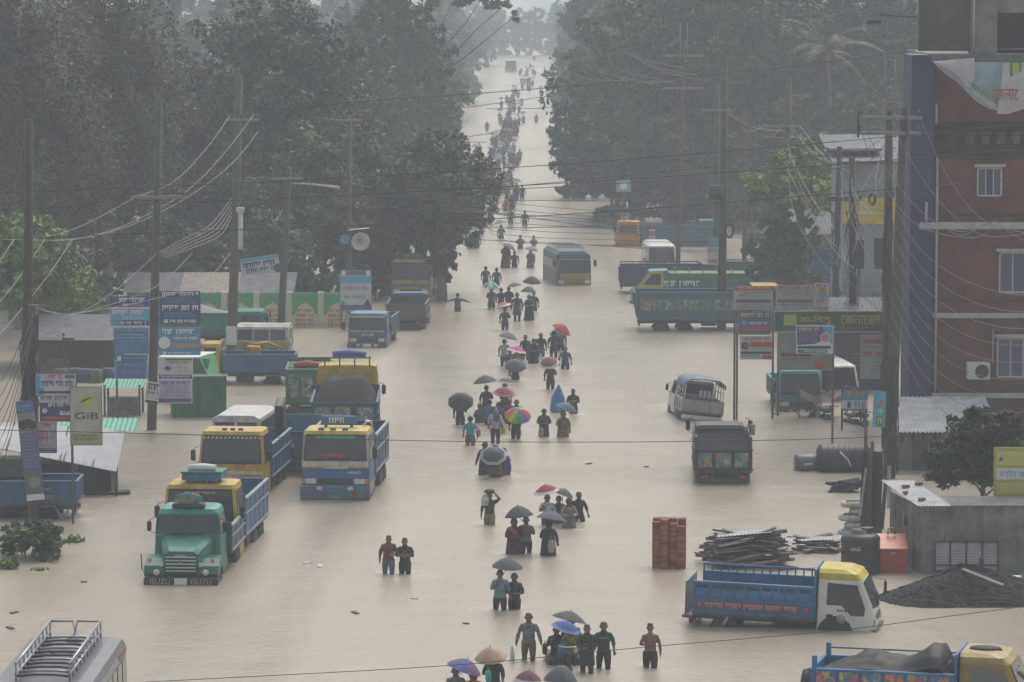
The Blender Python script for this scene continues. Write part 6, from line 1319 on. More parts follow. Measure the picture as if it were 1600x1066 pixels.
# blue-white shop house between poles and the yellow shop sign
def shop_house():
    Y = 192.0; o = AT(1360, 400, Y); t = thing('tin_house', 'pale blue house with a tin roof behind the pole cluster', 'house', (o.x, Y, 0))
    P = lambda x, y, d=0: Vector((AT(x, y, Y).x - o.x, d, AT(x, y, Y).z))
    a, b = P(1316, 480), P(1424, 256)
    mb = MB(); mb.box((a.x, 0, -1), (b.x, 7, b.z), 0); mb.obj('wall', mat('wall_pale_blue', (.24, .28, .33), .8, 0, .15, 1, 0, .5, 0, .4), t)
    r = MB(); q0, q1 = P(1298, 252), P(1424, 238); corrugated(r, (q0.x, -.8, q0.z), (1, 0, .02), (0, 1, .12), q1.x - q0.x, 8.5, .18, .025); r.obj('roof', mat('tin_mid', (.2, .21, .23), .85, 0, .2, 2, 0, .1, 0, .3), t)
    r = MB(); q0, q1 = P(1298, 234), P(1380, 228); r.box((q0.x, .5, q0.z - .1), (q1.x, 3, q0.z + .05), 0, .02); r.obj('upper_sheet', mat('tin_mid', (.2, .21, .23), .85, 0, .2, 2, 0, .1, 0, .3), t)
    c, d = P(1316, 350), P(1400, 309); mb = MB(); mb.box((c.x, -.3, c.z), (d.x, -.05, d.z), 0, .02); s = mb.obj('shop_board', mat('board_yellow', (.5, .38, .03), .5, 0, .1), t)
    e = P(1347, 333); mb = MB(); mb.prism([(e.x - .6, e.z), (e.x + .5, e.z - .1), (e.x + .5, e.z + .1), (e.x - .2, e.z + .15), (e.x - .45, e.z + .2)], -.32, -.3, 0, 'y'); mb.obj('board_picture', mat('picture_grey', (.45, .45, .46), .5), s)
    f = P(1325, 332); mb = MB(); mb.box((f.x - .12, -.315, f.z - .1), (f.x + .12, -.302, f.z + .1), 0); mb.obj('board_mark', NAVYI, s)
    for (x0, y0, x1, y1) in ((1330, 375, 1350, 420), (1365, 372, 1385, 420)):
        g, h = P(x0, y1), P(x1, y0); mb = MB(); mb.box((g.x, -.04, g.z), (h.x, 0, h.z), 0); mb.obj('window', GLASS, t)
    g, h = P(1300, 470), P(1420, 466); mb = MB(); corrugated(mb, (g.x, -1.6, g.z), (1, 0, 0), (0, 1, .25), h.x - g.x, 1.8, .25, .03); mb.obj('awning', TIN, t)
shop_house()
# low shops behind the billboards
def low_shop(px0, px1, ytop, ybase, label, colr, name='market_shop', roofc=None, depth=4):
    Y = G((px0 + px1) / 2, ybase).y; o = AT((px0 + px1) / 2, ybase, Y); t = thing(name, label, 'shop', (o.x, Y, 0)); W = (px1 - px0) / PPM(Y); H = AT(800, ytop, Y).z
    mb = MB(); mb.box((-W / 2, .4, -.6), (W / 2, depth, H - .25), 0); mb.obj('wall', mat('shop_wall', colr, .8, 0, .25, 1.5, 0, .5, 0, .5), t)
    n = max(2, int(W / 1.6))
    for i in range(n):
        a = -W / 2 + W * i / n + .12; b = -W / 2 + W * (i + 1) / n - .12
        mb = MB(); corrugated(mb, (a, .36, -.5), (0, 0, 1), (1, 0, 0), H - .9, b - a, .16, .02); mb.obj('shutter', mat('shutter', [(.12, .13, .14), (.05, .1, .2), (.1, .15, .12)][i % 3], .5, .3, .2), t)
    mb = MB(); corrugated(mb, (-W / 2 - .2, -1.0, H - .45), (1, 0, 0), (0, 1, .22), W + .4, depth + 1.2, .2, .03); mb.obj('roof', roofc or TIN, t)
    return t
low_shop(1225, 1305, 352, 470, 'grey shuttered shop behind the bright green tree', (.22, .22, .22))
low_shop(1130, 1215, 318, 345, 'long low shop with a pale roof far behind the lorries', (.3, .3, .28), roofc=TINL)
low_shop(1305, 1400, 500, 610, 'dark open shop behind the pale clinic billboard', (.1, .1, .1))
# tin-roofed hut under the red building
def hut():
    Y = G(1470, 735).y; o = AT(1470, 735, Y); t = thing('tin_hut', 'grey hut with a corrugated silver roof below the brick building', 'hut', (o.x, Y, 0))
    P = lambda x, y: AT(x, y, Y) - Vector((o.x, Y, 0))
    a, b = P(1402, 735), P(1545, 672); mb = MB(); mb.box((a.x, 0, -.6), (b.x, 4.2, b.z), 0); mb.obj('wall', mat('wall_grey', (.16, .16, .155), .85, 0, .3, 1.2, 0, .5, 0, .5), t)
    q0, q1 = P(1396, 672), P(1562, 672); q2 = AT(1480, 620, Y + 4.5)
    mb = MB(); sl = (q2.z - q0.z); corrugated(mb, (q0.x, -.7, q0.z), (1, 0, 0), (0, 5.2, sl), q1.x - q0.x, math.hypot(5.2, sl), .16, .03); mb.obj('roof', TINL, t)
    for i in range(9): MB().box((a.x + .1 + i * .4, -.06, b.z - .45), (a.x + .2 + i * .4, 0, b.z - .05), 0).obj('eave_slat', DARKMETAL, t)
    mb = MB(); c, d = P(1425, 735), P(1450, 690); mb.box((c.x, -.03, -.3), (d.x, 0, d.z), 0); mb.obj('door', mat('door_dark', (.06, .06, .06), .7), t)
hut()
# grey tin shed with brick-weighted roof
def tin_shed():
    Y = G(1500, 897).y; o = AT(1500, 897, Y); t = thing('tin_shed', 'grey corrugated tin shed with bricks weighing down its roof', 'shed', (o.x, Y, 0))
    P = lambda x, y: AT(x, y, Y) - Vector((o.x, Y, 0))
    a, b = P(1440, 897), P(1660, 790); D = 3.6
    mb = MB(); corrugated(mb, (a.x, 0, -.6), (1, 0, 0), (0, 0, 1), b.x - a.x, b.z + .6, .085, .014); SHT = mat('tin_weathered', (.2, .2, .2), .8, 0, .35, 1.5, 0, .2, 0, .85); mb.obj('front_wall', SHT, t)
    mb = MB(); corrugated(mb, (a.x - .62, D, -.6), (.62, -D, 0), (0, 0, 1), math.hypot(.62, D), b.z + .55, .085, .014); mb.obj('side_wall', SHT, t)
    mb = MB(); mb.box((b.x, 0, -.6), (b.x + .05, D, b.z), 0); mb.obj('end_wall', TIN, t)
    mb = MB(); corrugated(mb, (a.x - .15, -.12, b.z + .0), (1, 0, 0), (-.72, D, .28), 1.05, D + .3, .12, .012); mb.obj('roof_sheet', TINL, t)
    mb = MB(); corrugated(mb, (a.x + .9, -.1, b.z + .02), (1, 0, 0), (-.2, 1.4, .1), b.x - a.x - .9, 1.4, .12, .012); mb.obj('roof_sheet', TIN, t)
    for (x, y, rz) in ((a.x - .25, 2.5, 20), (a.x + .2, 2.9, 5), (a.x + .05, .6, 40), (a.x - .35, 1.6, 70)):
        mb = MB(); z = b.z + .02 + .28 * y / D; mb.box((-.12, -.06, 0), (.12, .06, .09), 0, .008, TR(x, y, z, 0, 0, R(rz))); mb.obj('brick', mat('brick', (.25, .1, .07), .85), t)
    c, d = P(1459, 893), P(1560, 845)
    f = MB(); w = .05
    for (p, q_) in (((c.x, -.1, c.z), (d.x, -.02, c.z + w)), ((c.x, -.1, d.z - w), (d.x, -.02, d.z)), ((c.x, -.1, c.z), (c.x + w, -.02, d.z)), ((d.x - w, -.1, c.z), (d.x, -.02, d.z))): f.box(p, q_, 0)
    for i in (1, 2, 3): xx = c.x + (d.x - c.x) * i / 4; f.box((xx - .025, -.1, c.z), (xx + .025, -.02, d.z), 0)
    f.box((c.x, -.1, c.z + .18), (d.x, -.02, c.z + .23), 0); fo = f.obj('shutter_frame', mat('timber_dark', (.07, .06, .05), .8), t)
    for i in range(4):
        xa = c.x + (d.x - c.x) * i / 4 + .03; xb = c.x + (d.x - c.x) * (i + 1) / 4 - .03
        m2 = MB(); corrugated(m2, (xa, -.06, c.z + .02), (0, 0, 1), (1, 0, 0), d.z - c.z - .04, xb - xa, .08, .012); m2.obj('shutter_panel', TINL, fo)
    for (x, y, w_, h_) in ((1412, 832, .16, .34), (1425, 845, .3, .3)):
        g = P(x, y); xs_ = a.x - .5 + (x - 1405) * .012; m2 = MB(); m2.box((0, 0, 0), (.012, w_ + .2, h_), 0, 0, TR(a.x - .62 + (x - 1405) / 38 * .5 - .035, D * (1 - (x - 1405) / 38) - .1, 1.25, 0, 0, R(-10))); m2.obj('pasted_paper', mat('paper_blue', (.35, .42, .5), .8), t)
tin_shed()
bt = tree_px('small_tree', 1535, 880, 650, 150, 'dark leafy tree growing up through the tin shed yard', z0=0, seed=91, kind='dark', leaves=9000, leaf=.17, base=.4, nl=10, trunk_r=.1, shell=.35, asp=.35, depth=2.0)
bt.location.y += 2.6; bt.location.x *= (bt.location.y / (bt.location.y - 2.6))
# gravel heap
def gravel_heap():
    g = G(1520, 955); t = thing('gravel_heap', 'dark heap of crushed stone with a plank lying on it', 'gravel heap', (g.x, g.y + 2.2, 0)); q = np.random.RandomState(3)
    nr, na = 26, 72; vs = [(0.15, 0, .98)]
    for i in range(1, nr):
        for j in range(na):
            a = 2 * math.pi * j / na; rr = i / (nr - 1); rad = 2.75 + .25 * math.sin(2 * a + 1) + .12 * math.sin(5 * a)
            ex = 1.32 if math.cos(a) > 0 else 1.0
            z = 1.0 * max(-.2, (1 - rr ** 1.1)) * (1 + .06 * math.sin(3 * a + rr * 5)) - .16 * rr + q.normal() * .018 + .05 * math.sin(7 * a + 4 * rr) * rr * (1 - rr)
            vs.append((rr * rad * math.cos(a) * ex, rr * rad * math.sin(a) * .78, z))
    fs = [(0, 1 + j, 1 + (j + 1) % na) for j in range(na)] + [(1 + (i - 1) * na + j, 1 + i * na + j, 1 + i * na + (j + 1) % na, 1 + (i - 1) * na + (j + 1) % na) for i in range(1, nr - 1) for j in range(na)]
    MB().add(vs, fs, 0, False).obj('mound', GRAVEL, t)
    st = MB(); r = random.Random(4)
    for k in range(2600):
        a = r.uniform(0, 6.283); rr = math.sqrt(r.uniform(0, 1)) * .98; rad = 2.75 + .25 * math.sin(2 * a + 1) + .12 * math.sin(5 * a); ex = 1.32 if math.cos(a) > 0 else 1.0
        z = 1.0 * (1 - rr ** 1.1) * (1 + .06 * math.sin(3 * a + rr * 5)) - .16 * rr; s = r.uniform(.012, .04)
        c = Vector((rr * rad * math.cos(a) * ex, rr * rad * math.sin(a) * .78, z + s * .3)); M = Matrix.Translation(c) @ Matrix.Rotation(r.uniform(0, 6), 4, Vector((r.random(), r.random(), r.random() + .01)))
        st.add([M @ Vector(v) * 1 for v in ((s, 0, 0), (-s * .8, s * .5, 0), (-s * .6, -s * .7, 0), (0, 0, s * .9))], [(0, 1, 3), (1, 2, 3), (2, 0, 3), (0, 2, 1)])
    tag(st.obj('stones', GRAVEL, t), kind='stuff')
    mb = MB(); mb.box((-.7, -.05, 0), (.7, .07, .035), 0, .005, TR(.45, -.75, .74, R(20), R(14), R(-38))); mb.obj('plank', mat('plank_grey', (.2, .18, .16), .8), t)
    mb = MB(); mb.box((-.07, -.05, 0), (.07, .05, .5), 0, .01, TR(.55, .4, .65)); mb.obj('stake', mat('timber_dark', (.07, .06, .05), .8), t)
    mb = MB(); mb.box((-.2, -.1, 0), (.2, .1, .1), 0, .02, TR(1.5, .2, .55)); mb.obj('white_block', WHITE, t)
gravel_heap()
# water tank and red box
g = G(1347, 900); t = thing('water_tank', 'black ribbed plastic water tank standing beside the red box', 'water tank', (g.x, g.y + .6, -.4))
prof = [(.02, 0), (.6, 0)]
for i in range(11): prof += [(.6, .05 + i * .125), (.575, .09 + i * .125), (.6, .13 + i * .125)]
prof += [(.6, 1.5), (.5, 1.6), (.3, 1.66), (.28, 1.74), (.02, 1.75)]
mb = MB().lathe(prof, 0, 28); mb.obj('shell', mat('tank_black', (.022, .023, .026), .45, 0, .2), t)
letters('GAZI', .1, WHITEP, t, (-.2, -.585, 1.22), (-.35, -.94, 0), .3, out=.03)
mb = MB(); mb.tube([(.2, 0, 1.74), (.2, 0, 1.8)], .2, 0, 14); mb.obj('lid', mat('tank_black', (.022, .023, .026), .45, 0, .2), t)
g = G(1396, 896); t = thing('red_box', 'orange-red metal box with sloping lid beside the black tank', 'storage box', (g.x, g.y + .45, -.4))
RB = mat('red_oxide', (.35, .055, .03), .5, 0, .15, 2, 0, .5, 0, .3)
mb = MB(); mb.box((-.41, -.4, 0), (.41, .45, 1.12), 0, .015); mb.obj('body', RB, t)
mb = MB(); mb.prism([(-.46, 1.12), (.45, 1.12), (.45, 1.5), (-.46, 1.16)], -.44, .44, 0, 'x'); mb.obj('lid', mat('red_lid', (.45, .085, .045), .45, 0, .1), t)
mb = MB(); mb.box((-.09, -.43, .98), (.09, -.4, 1.04), 0, .008); mb.obj('latch', STEEL, t)
mb = MB(); mb.tube([(-.1, .3, 1.5), (-.1, .3, 1.68), (.1, .3, 1.68), (.1, .3, 1.5)], .04, 0, 6); mb.obj('handle', RB, t)
# sacks
g = G(1346, 836); q = random.Random(8)
for i, (dx, dy, z) in enumerate(((-.32, 0, .0), (.28, .05, .0), (-.2, .4, .02), (-.12, .02, .24), (.2, .3, .3), (-.3, .05, .48), (.05, .1, .7), (-.22, .12, .92))):
    t = thing('cement_sack', ['white cement sack in the flooded stack by the posts', 'white sack with green print on the sack stack'][i % 2], 'sack', (g.x + dx, g.y + .5 + dy, z - .12), q.uniform(-.3, .3), 'cement sacks stacked by the posts, ' + ('plain', 'green printed')[i % 2])
    rings = []
    for k in range(7):
        u = k / 6; w_ = .19 * math.sin(math.pi * (.12 + .76 * u)) ** .4; hgt = .12 * math.sin(math.pi * (.1 + .8 * u)) ** .5
        rings.append([Vector(((u - .5) * .8, w_ * math.cos(a * .628) * 1.5, .13 + 1.15 * hgt * math.sin(a * .628) + q.uniform(-.012, .012))) for a in range(10)])
    MB().loft(rings, 0).obj('sack', mat('sack_white', (.5, .49, .46), .8, 0, .2, 5, 0, .5, 0, .3), t)
    mb = MB(); mb.box((-.24, -.15, .255), (.24, .15, .277), 0, .008); mb.obj('printed_patch', [PALE, mat('sack_green', (.1, .28, .16), .7)][i % 2], t)
# brick stack
def brick_stack():
    g = G(1044, 889); t = thing('brick_stack', 'tall square stack of red bricks standing in the water', 'brick stack', (g.x, g.y, 0), R(-6))
    q = random.Random(2); ms = [mat('brick_a', (.26, .075, .053), .8, 0, .25, 9, .2), mat('brick_b', (.19, .055, .04), .8, 0, .25, 9, .2), mat('brick_c', (.32, .11, .08), .8, 0, .25, 9, .2)]
    mesh_ = [MB().box((-.12, -.058, -.035), (.12, .058, .035), 0, .006).mesh('brick', m) for m in ms]
    nb = 0
    for c in range(22):
        for k in range(4):                       # the faces in view: front headers/stretchers in vertical lots
            for row in (0, 1):
                dz = c * .074 + .035 - .1 + (.03 if k in (2, 3) else 0)
                if c > (20, 21, 19, 18)[k]: continue
                lot = (0, -.05, .02, -.08)[k] + .012 * math.sin(c * .5 + k * 2) + q.uniform(-.012, .012)
                o = put('brick', mesh_[q.randint(0, 2)], t, (-.375 + k * .25 + (0.02 if k > 1 else 0), .06 + row * .125 + lot, dz), (0, 0, q.uniform(-.04, .04))); nb += 1
    for c in range(22):                            # side faces
        for row in (2, 3, 4):
            for x in (-.375, .395):
                put('brick', mesh_[q.randint(0, 2)], t, (x, .06 + row * .125 + q.uniform(-.01, .01), c * .074 - .065), (0, 0, q.uniform(-.03, .03)))
    mb = MB()
    for c in range(22):
        for row in (2, 3, 4):
            for k in (1, 2): M = TR(-.375 + k * .25, .06 + row * .125, c * .074 - .065); mb.box((-.12, -.058, -.035), (.12, .058, .035), 0, 0, M)
    tag(mb.obj('inner_bricks', ms[0], t), kind='stuff')
brick_stack()
# scrap timber pile
def scrap_pile(px0, px1, ytop, ybase, label, seed, n, name='timber_pile', dep=2.2):
    g = G((px0 + px1) / 2, ybase); W = (px1 - px0) / PPM(g.y); H = (ybase - ytop) / PPM(g.y) * .72; q = random.Random(seed)
    t = thing(name, label, 'timber pile', (g.x, g.y + dep * .5, 0))
    ms = [mat('old_timber', (.1, .085, .075), .8, 0, .3), mat('grey_timber', (.17, .16, .15), .8, 0, .3), mat('black_timber', (.04, .037, .036), .8, 0, .3), mat('rusty_pipe', (.16, .07, .05), .7, 0, .3), mat('wet_plank', (.23, .2, .18), .6, 0, .3)]
    for i in range(n):
        u = q.uniform(-1, 1); layer = i / n; half = W / 2 * (1 - .45 * layer); L = min(q.uniform(.35, .8) * W, 2 * half * 1.1); x = q.uniform(-1, 1) * max(0, half - L * .45); y = q.uniform(-.5, .5) * dep * (1 - .5 * layer); z = .02 + layer * H
        M = TR(x, y, z, q.uniform(-.3, .3), q.gauss(0, .1) + (.04 if x < 0 else -.05), q.gauss(0, .5)); mb = MB()
        if q.random() < .3: r_ = q.uniform(.025, .05); mb.tube([M @ Vector((-L / 2, 0, 0)), M @ Vector((L / 2, 0, 0))], r_, 0, 7); nm = 'pipe'
        else: mb.box((-L / 2, -q.uniform(.04, .12), -.02), (L / 2, q.uniform(.04, .1), .03), 0, .004, M); nm = 'plank'
        mb.obj(nm, q.choice(ms), t)
    return t, W, H
t, W, H = scrap_pile(1082, 1258, 826, 890, 'big jumbled pile of wet planks and pipes beside the brick stack', 5, 110)
mb = MB(); corrugated(mb, (-W * .28, -.5, H + .02), (1, 0, .09), (.1, 1, .02), W * .5, .8, .12, .012); mb.obj('tin_sheet', TINL, t)
mb = MB(); mb.tube([(W * .05, -.2, H + .05), (W * .36, -.1, H + .16)], .07, 0, 8); mb.obj('log', mat('grey_timber', (.17, .16, .15), .8, 0, .3), t)
mb = MB(); mb.tube([(-.3, -1.3, .12), (.9, -1.35, .3)], .05, 0, 7); mb.tube([(.9, -1.4, .05), (2.0, -1.3, .06)], .03, 0, 6); mb.obj('pipe', mat('rusty_pipe', (.16, .07, .05), .7, 0, .3), t)
t, W, H = scrap_pile(1225, 1330, 846, 866, 'low spread of planks and pale sheets behind the black tank', 6, 30)
for i, x in enumerate((-.7, .1, .8)):
    mb = MB(); corrugated(mb, (x - .3, -.5, H + .03 + .03 * i), (1, 0, q.uniform(-.05, .1)), (.2, 1, .03), 1.2, .7, .12, .012); mb.obj('tin_sheet', TINL, t)
# culvert pipe, drum and black wreckage
g = G(1320, 740); t = thing('plastic_tank', 'large black ribbed tank lying on its side by the posts', 'water tank', (g.x, g.y + .8, .42), R(4))
prof = [(.02, -.95), (.45, -.95), (.58, -.85)]
for i in range(8): prof += [(.6, -.8 + i * .2), (.565, -.72 + i * .2), (.6, -.64 + i * .2)]
prof += [(.58, .88), (.45, .96), (.02, .98)]
mb = MB().lathe(prof, 0, 26, TR(0, 0, 0, 0, R(90), 0)); mb.obj('shell', mat('tank_black2', (.024, .024, .027), .5, 0, .2), t)
mb = MB(); mb.tube([(-.2, -.55, .35), (.1, -.62, .05), (.2, -.6, -.2)], .03, 0, 6); mb.obj('white_strap', WHITE, t)
g = G(1266, 738); t = thing('plastic_tank', 'grey plastic tank with a white mark lying beside the black one', 'water tank', (g.x, g.y + .7, .2), R(8))
mb = MB().lathe([(.02, -.5), (.36, -.5), (.4, -.42), (.4, .4), (.36, .5), (.02, .5)], 0, 24, TR(0, 0, 0, 0, R(90), 0)); mb.obj('shell', mat('tank_grey', (.1, .1, .115), .45, 0, .2), t)
print_line(.1, WHITEP, t, (-.1, -.405, .05), (0, -1, .1), .3, 2)
g = G(1320, 770); t = thing('sunken_cart', 'black wreck of a cart showing above the water under the black tank', 'cart', (g.x, g.y + .4, 0))
q = random.Random(9); mb = MB()
for i in range(16): mb.box((-.55, -.05, -.05), (.55, .05, .05), 0, .02, TR(q.uniform(-.2, .2), q.uniform(-.4, .4), q.uniform(.0, .45), q.uniform(-.4, .4), q.uniform(-.3, .3), q.uniform(-.6, .6)))
mb.obj('frame', BLACK, t)
mb = MB(); mb.tube([(-.5, -.4, .1), (-.2, -.45, .42), (.5, -.4, .3)], .04, 0, 6); mb.obj('shaft', BLACK, t)
# posts with cloth by the sacks
for i, (x, yb, yt, lean) in enumerate(((1356, 838, 700, 4), (1366, 832, 690, -3), (1375, 826, 745, 10), (1351, 800, 668, 2))):
    g = G(x, yb); tp_ = AT(x + lean, yt, g.y); mb = MB(); mb.tube([(0, 0, -.5), (tp_.x - g.x, 0, tp_.z)], [.09, .06], 0, 8)
    tag(mb.obj('timber_post', WOODPOLE, None, g), 'weathered timber post standing behind the cement sacks', 'post', 'timber posts behind the sacks')
g = G(1362, 838); t = thing('cloth_screen', 'dark brown cloth screen hanging between the timber posts', 'screen', (g.x, g.y + .2, 0))
vs = [(-.35 + .7 * i / 9 + .02 * math.sin(j), .05 * math.sin(i * 1.4 + j * .3), 2.75 * (1 - j / 7)) for j in range(8) for i in range(10)]
MB().add(vs, [(j * 10 + i, j * 10 + i + 1, (j + 1) * 10 + i + 1, (j + 1) * 10 + i) for j in range(7) for i in range(9)], 0, True).obj('cloth', mat('cloth_brown', (.05, .035, .033), .8, 0, .3), t)
mb = MB(); mb.box((-.5, -.1, .6), (-.42, -.08, 2.2), 0, 0, TR(0, 0, 0, 0, R(7), 0)); mb.box((.5, -.1, .9), (.62, -.08, 2.3), 0); mb.obj('tin_strip', TINL, t)
# motorcycles half under water by the cyan lorry
for i, (x, y) in enumerate(((1272, 650), (1292, 655), (1334, 662), (1352, 664))):
    g = G(x, y); t = thing('motorcycle', ['black motorcycle half drowned beside the cyan lorry', 'dark motorcycle half drowned under the drink poster'][i // 2], 'motorcycle', (g.x, g.y, -.45), R(-90 + (-20, 15, 25, -10)[i]), ('motorcycles by the cyan lorry', 'motorcycles under the drink poster')[i // 2])
    for xw in (-.62, .62): wheel(t, xw, 0, .3, .1)
    mb = MB(); mb.tube([(-.6, 0, .35), (-.3, 0, .72), (.25, 0, .78), (.5, 0, .95), (.62, 0, .32)], [.04, .06, .06, .04, .03], 0, 7); mb.box((-.15, -.13, .35), (.25, .13, .65), 0, .04); mb.obj('frame', DARKMETAL, t)
    mb = MB(); mb.box((-.65, -.13, .74), (.0, .13, .84), 0, .04); mb.obj('seat', BLACK, t)
    mb = MB(); mb.box((.0, -.14, .75), (.4, .14, .95), 0, .06); mb.obj('fuel_tank', paint([(.3, .03, .03), (.03, .04, .12)][i % 2]), t)
    mb = MB(); mb.tube([(.4, -.36, 1.0), (.5, -.1, 1.05), (.5, .1, 1.05), (.4, .36, 1.0)], .02, 0, 6); mb.box((.52, -.1, .88), (.62, .1, 1.05), 0, .03); mb.obj('handlebar', DARKMETAL, t)
g = G(1283, 648); t = thing('plastic_sheet', 'sagging grey plastic sheet tied over the drowned motorcycles', 'sheet', (g.x, g.y - .6, 0))
vs = [(-1.0 + 2.0 * i / 11, -.5 + 1.0 * j / 5, 1.25 - .45 * math.sin(math.pi * i / 11) * (1 - .2 * j / 5) - .08 * j + (.1 if i > 8 else 0)) for j in range(6) for i in range(12)]
MB().add(vs, [(j * 12 + i, j * 12 + i + 1, (j + 1) * 12 + i + 1, (j + 1) * 12 + i) for j in range(5) for i in range(11)], 0, True).obj('sheet', mat('plastic_grey', (.3, .31, .32), .35, 0, .2), t)
for x, y in ((-1, -.5), (1, -.5), (-1, .5), (1, .5)): MB().tube([(x, y, -.5), (x, y, 1.3)], .025, 0, 5).obj('stay', WOODPOLE, t)
# ------------------------------------------------------------------ market side
def mural_wall():
    Y = G(420, 511).y; xa, xb = AT(300, 500, Y).x, AT(552, 500, Y).x; zt = AT(400, 458, Y).z
    t = thing('painted_wall', 'green and cream painted wall with arch-shaped notice panels', 'wall', ((xa + xb) / 2, Y, 0)); W = xb - xa
    n = 5
    for i in range(n):
        a, b = -W / 2 + W * i / n, -W / 2 + W * (i + 1) / n
        mb = MB(); mb.box((a + .16, 0, -.6), (b - .16, .2, zt), 0); pn = mb.obj('wall_panel', mat('wall_green', (.06, .3, .13), .8, 0, .12, 1, 0, .5, 0, .25), t)
        mb = MB(); c = (a + b) / 2; w2 = (b - a) * .42; h2 = zt * .72
        prof = [(c - w2, -.3), (c + w2, -.3), (c + w2, h2 * .45), (c + w2 * .72, h2 * .55), (c + w2 * .5, h2 * .85), (c, h2), (c - w2 * .5, h2 * .85), (c - w2 * .72, h2 * .55), (c - w2, h2 * .45)]
        mb.prism(prof, -.02, 0, 0, 'y'); mb.obj('arch_panel', mat('wall_cream', (.5, .47, .33), .8, 0, .1), pn)
        mb = MB(); q = random.Random(i); M = facing((0, -1, 0))
        for k, (f, m) in enumerate(((.6, 0), (.4, 1), (.2, 1), (.02, 0))): scribble(mb, c - w2 * .7, c + w2 * .7, h2 * f - .02, h2 * f + h2 * .12, q, M, .026, m)
        mb.obj('painted_lettering', [REDI, REDI], pn)
    for i in range(n + 1):
        a = -W / 2 + W * i / n; mb = MB(); mb.box((a - .16, -.05, -.6), (a + .16, .25, zt + .06), 0, .01); mb.obj('pillar', mat('wall_cream2', (.5, .48, .4), .8, 0, .1), t)
mural_wall()
def tin_house(px0, px1, yeave, yridge, ybase, label, seed):
    Y = G((px0 + px1) / 2, ybase).y; o = AT((px0 + px1) / 2, ybase, Y); W = (px1 - px0) / PPM(Y); ze = AT(800, yeave, Y).z; D = 6; zr = AT(800, yridge, Y + D / 2).z
    t = thing('tin_house', label, 'house', (o.x, Y, 0))
    mb = MB(); mb.box((-W / 2 + .4, .5, -.6), (W / 2 - .4, D - .5, ze), 0); mb.obj('wall', mat('shop_wall', (.2, .19, .17), .8, 0, .25, 1.5, 0, .5, 0, .5), t)
    n = 3
    for i in range(n):
        mb = MB(); corrugated(mb, (-W / 2 + W * i / n, -.3, ze - .05 + .01 * (i % 2)), (1, 0, 0), (0, D / 2 + .3, zr - ze), W / n + .02, math.hypot(D / 2 + .3, zr - ze), .13, .014); mb.obj('roof_sheet', [TIN, mat('tin_rusty', (.17, .14, .12), .6, .2, .3), TIN][i % 3], t)
    mb = MB(); corrugated(mb, (-W / 2, D + .3, ze), (1, 0, 0), (0, -D / 2 - .3, zr - ze), W, math.hypot(D / 2 + .3, zr - ze), .13, .014); mb.obj('roof_sheet', TIN, t)
tin_house(192, 460, 455, 424, 498, 'long house with a rust-streaked tin roof behind the painted wall', 1)
tin_house(-60, 150, 400, 372, 470, 'tin roofed house among the bright green trees', 2)
# stall awning with the clutter below
g = G(110, 588); Y = g.y; t = thing('market_stall', 'open market stall under a grey tin awning full of drums', 'stall', (g.x, Y, 0)); W = 150 / PPM(Y)
z0, z1 = AT(800, 527, Y).z, AT(800, 491, Y + 3).z
mb = MB(); corrugated(mb, (-W / 2, -.3, z0), (1, 0, 0), (.25, 3.3, z1 - z0), W + .4, math.hypot(3.3, z1 - z0), .12, .013); mb.obj('roof', TIN, t)
for x in (-W / 2 + .1, -.3, W / 2 - .1):
    for y in (0, 2.8): mb = MB(); mb.tube([(x, y, -.6), (x, y, z0 + .2 + y * .1)], .06, 0, 6); mb.obj('post', WOODPOLE, t)
mb = MB(); mb.box((-W / 2, 2.6, -.4), (W / 2, 2.7, 1.4), 0); mb.obj('back_wall', mat('timber_dark', (.07, .06, .05), .8), t)
mb = MB(); mb.box((-W / 2 + .1, .4, -.3), (-.2, 1.0, .75), 0, .03); mb.obj('counter', mat('old_timber', (.1, .085, .075), .8, 0, .3), t)
for i, (x, c, nm) in enumerate(((118, (.03, .06, .2), 'blue'), (132, (.04, .08, .22), 'bright blue'), (150, (.03, .16, .07), 'green'), (170, (.04, .05, .2), 'navy'), (96, (.05, .05, .06), 'black'))):
    gg = G(x, 596 + i % 3); tt = thing('oil_drum', nm + ' drum standing in front of the market stall', 'drum', (gg.x, gg.y, -.3))
    mb = MB().lathe([(.02, 0), (.29, 0), (.3, .03), (.29, .3), (.305, .32), (.29, .34), (.29, .6), (.305, .62), (.29, .64), (.3, .9), (.27, .9), (.02, .88)], 0, 18); mb.obj('drum', paint(c, .4), tt)
# green kiosk
g = G(312, 652); Y = g.y; t = thing('kiosk', 'green tin kiosk standing in the water beside the clinic sign pole', 'kiosk', (g.x, Y, 0), R(8))
z = AT(800, 588, Y).z; KG = mat('kiosk_green', (.025, .15, .085), .55, .1, .2, 1.5, 0, .5, 0, .4)
mb = MB(); corrugated(mb, (-1.1, 0, -.6), (1, 0, 0), (0, 0, 1), 2.2, z + .6, .15, .014); mb.obj('front_wall', KG, t)
for x in (-1.1, 1.1): mb = MB(); corrugated(mb, (x, 0, -.6), (0, 1, 0), (0, 0, 1), 1.6, z + .55, .15, .014); mb.obj('side_wall', KG, t)
mb = MB(); corrugated(mb, (-1.25, -.25, z), (1, 0, 0), (0, 1, -.05), 2.5, 2.1, .15, .02); mb.obj('roof', mat('kiosk_roof', (.08, .12, .1), .5, .2, .3), t)
mb = MB(); mb.box((-.1, -.03, -.6), (.0, .02, z - .03), 0); mb.obj('door_post', mat('timber_dark', (.07, .06, .05), .8), t)
g = G(290, 628); t = thing('kiosk', 'smaller green kiosk with a white top behind the paper clinic signs', 'kiosk', (g.x, g.y, 0), R(-5)); z = AT(800, 560, g.y).z
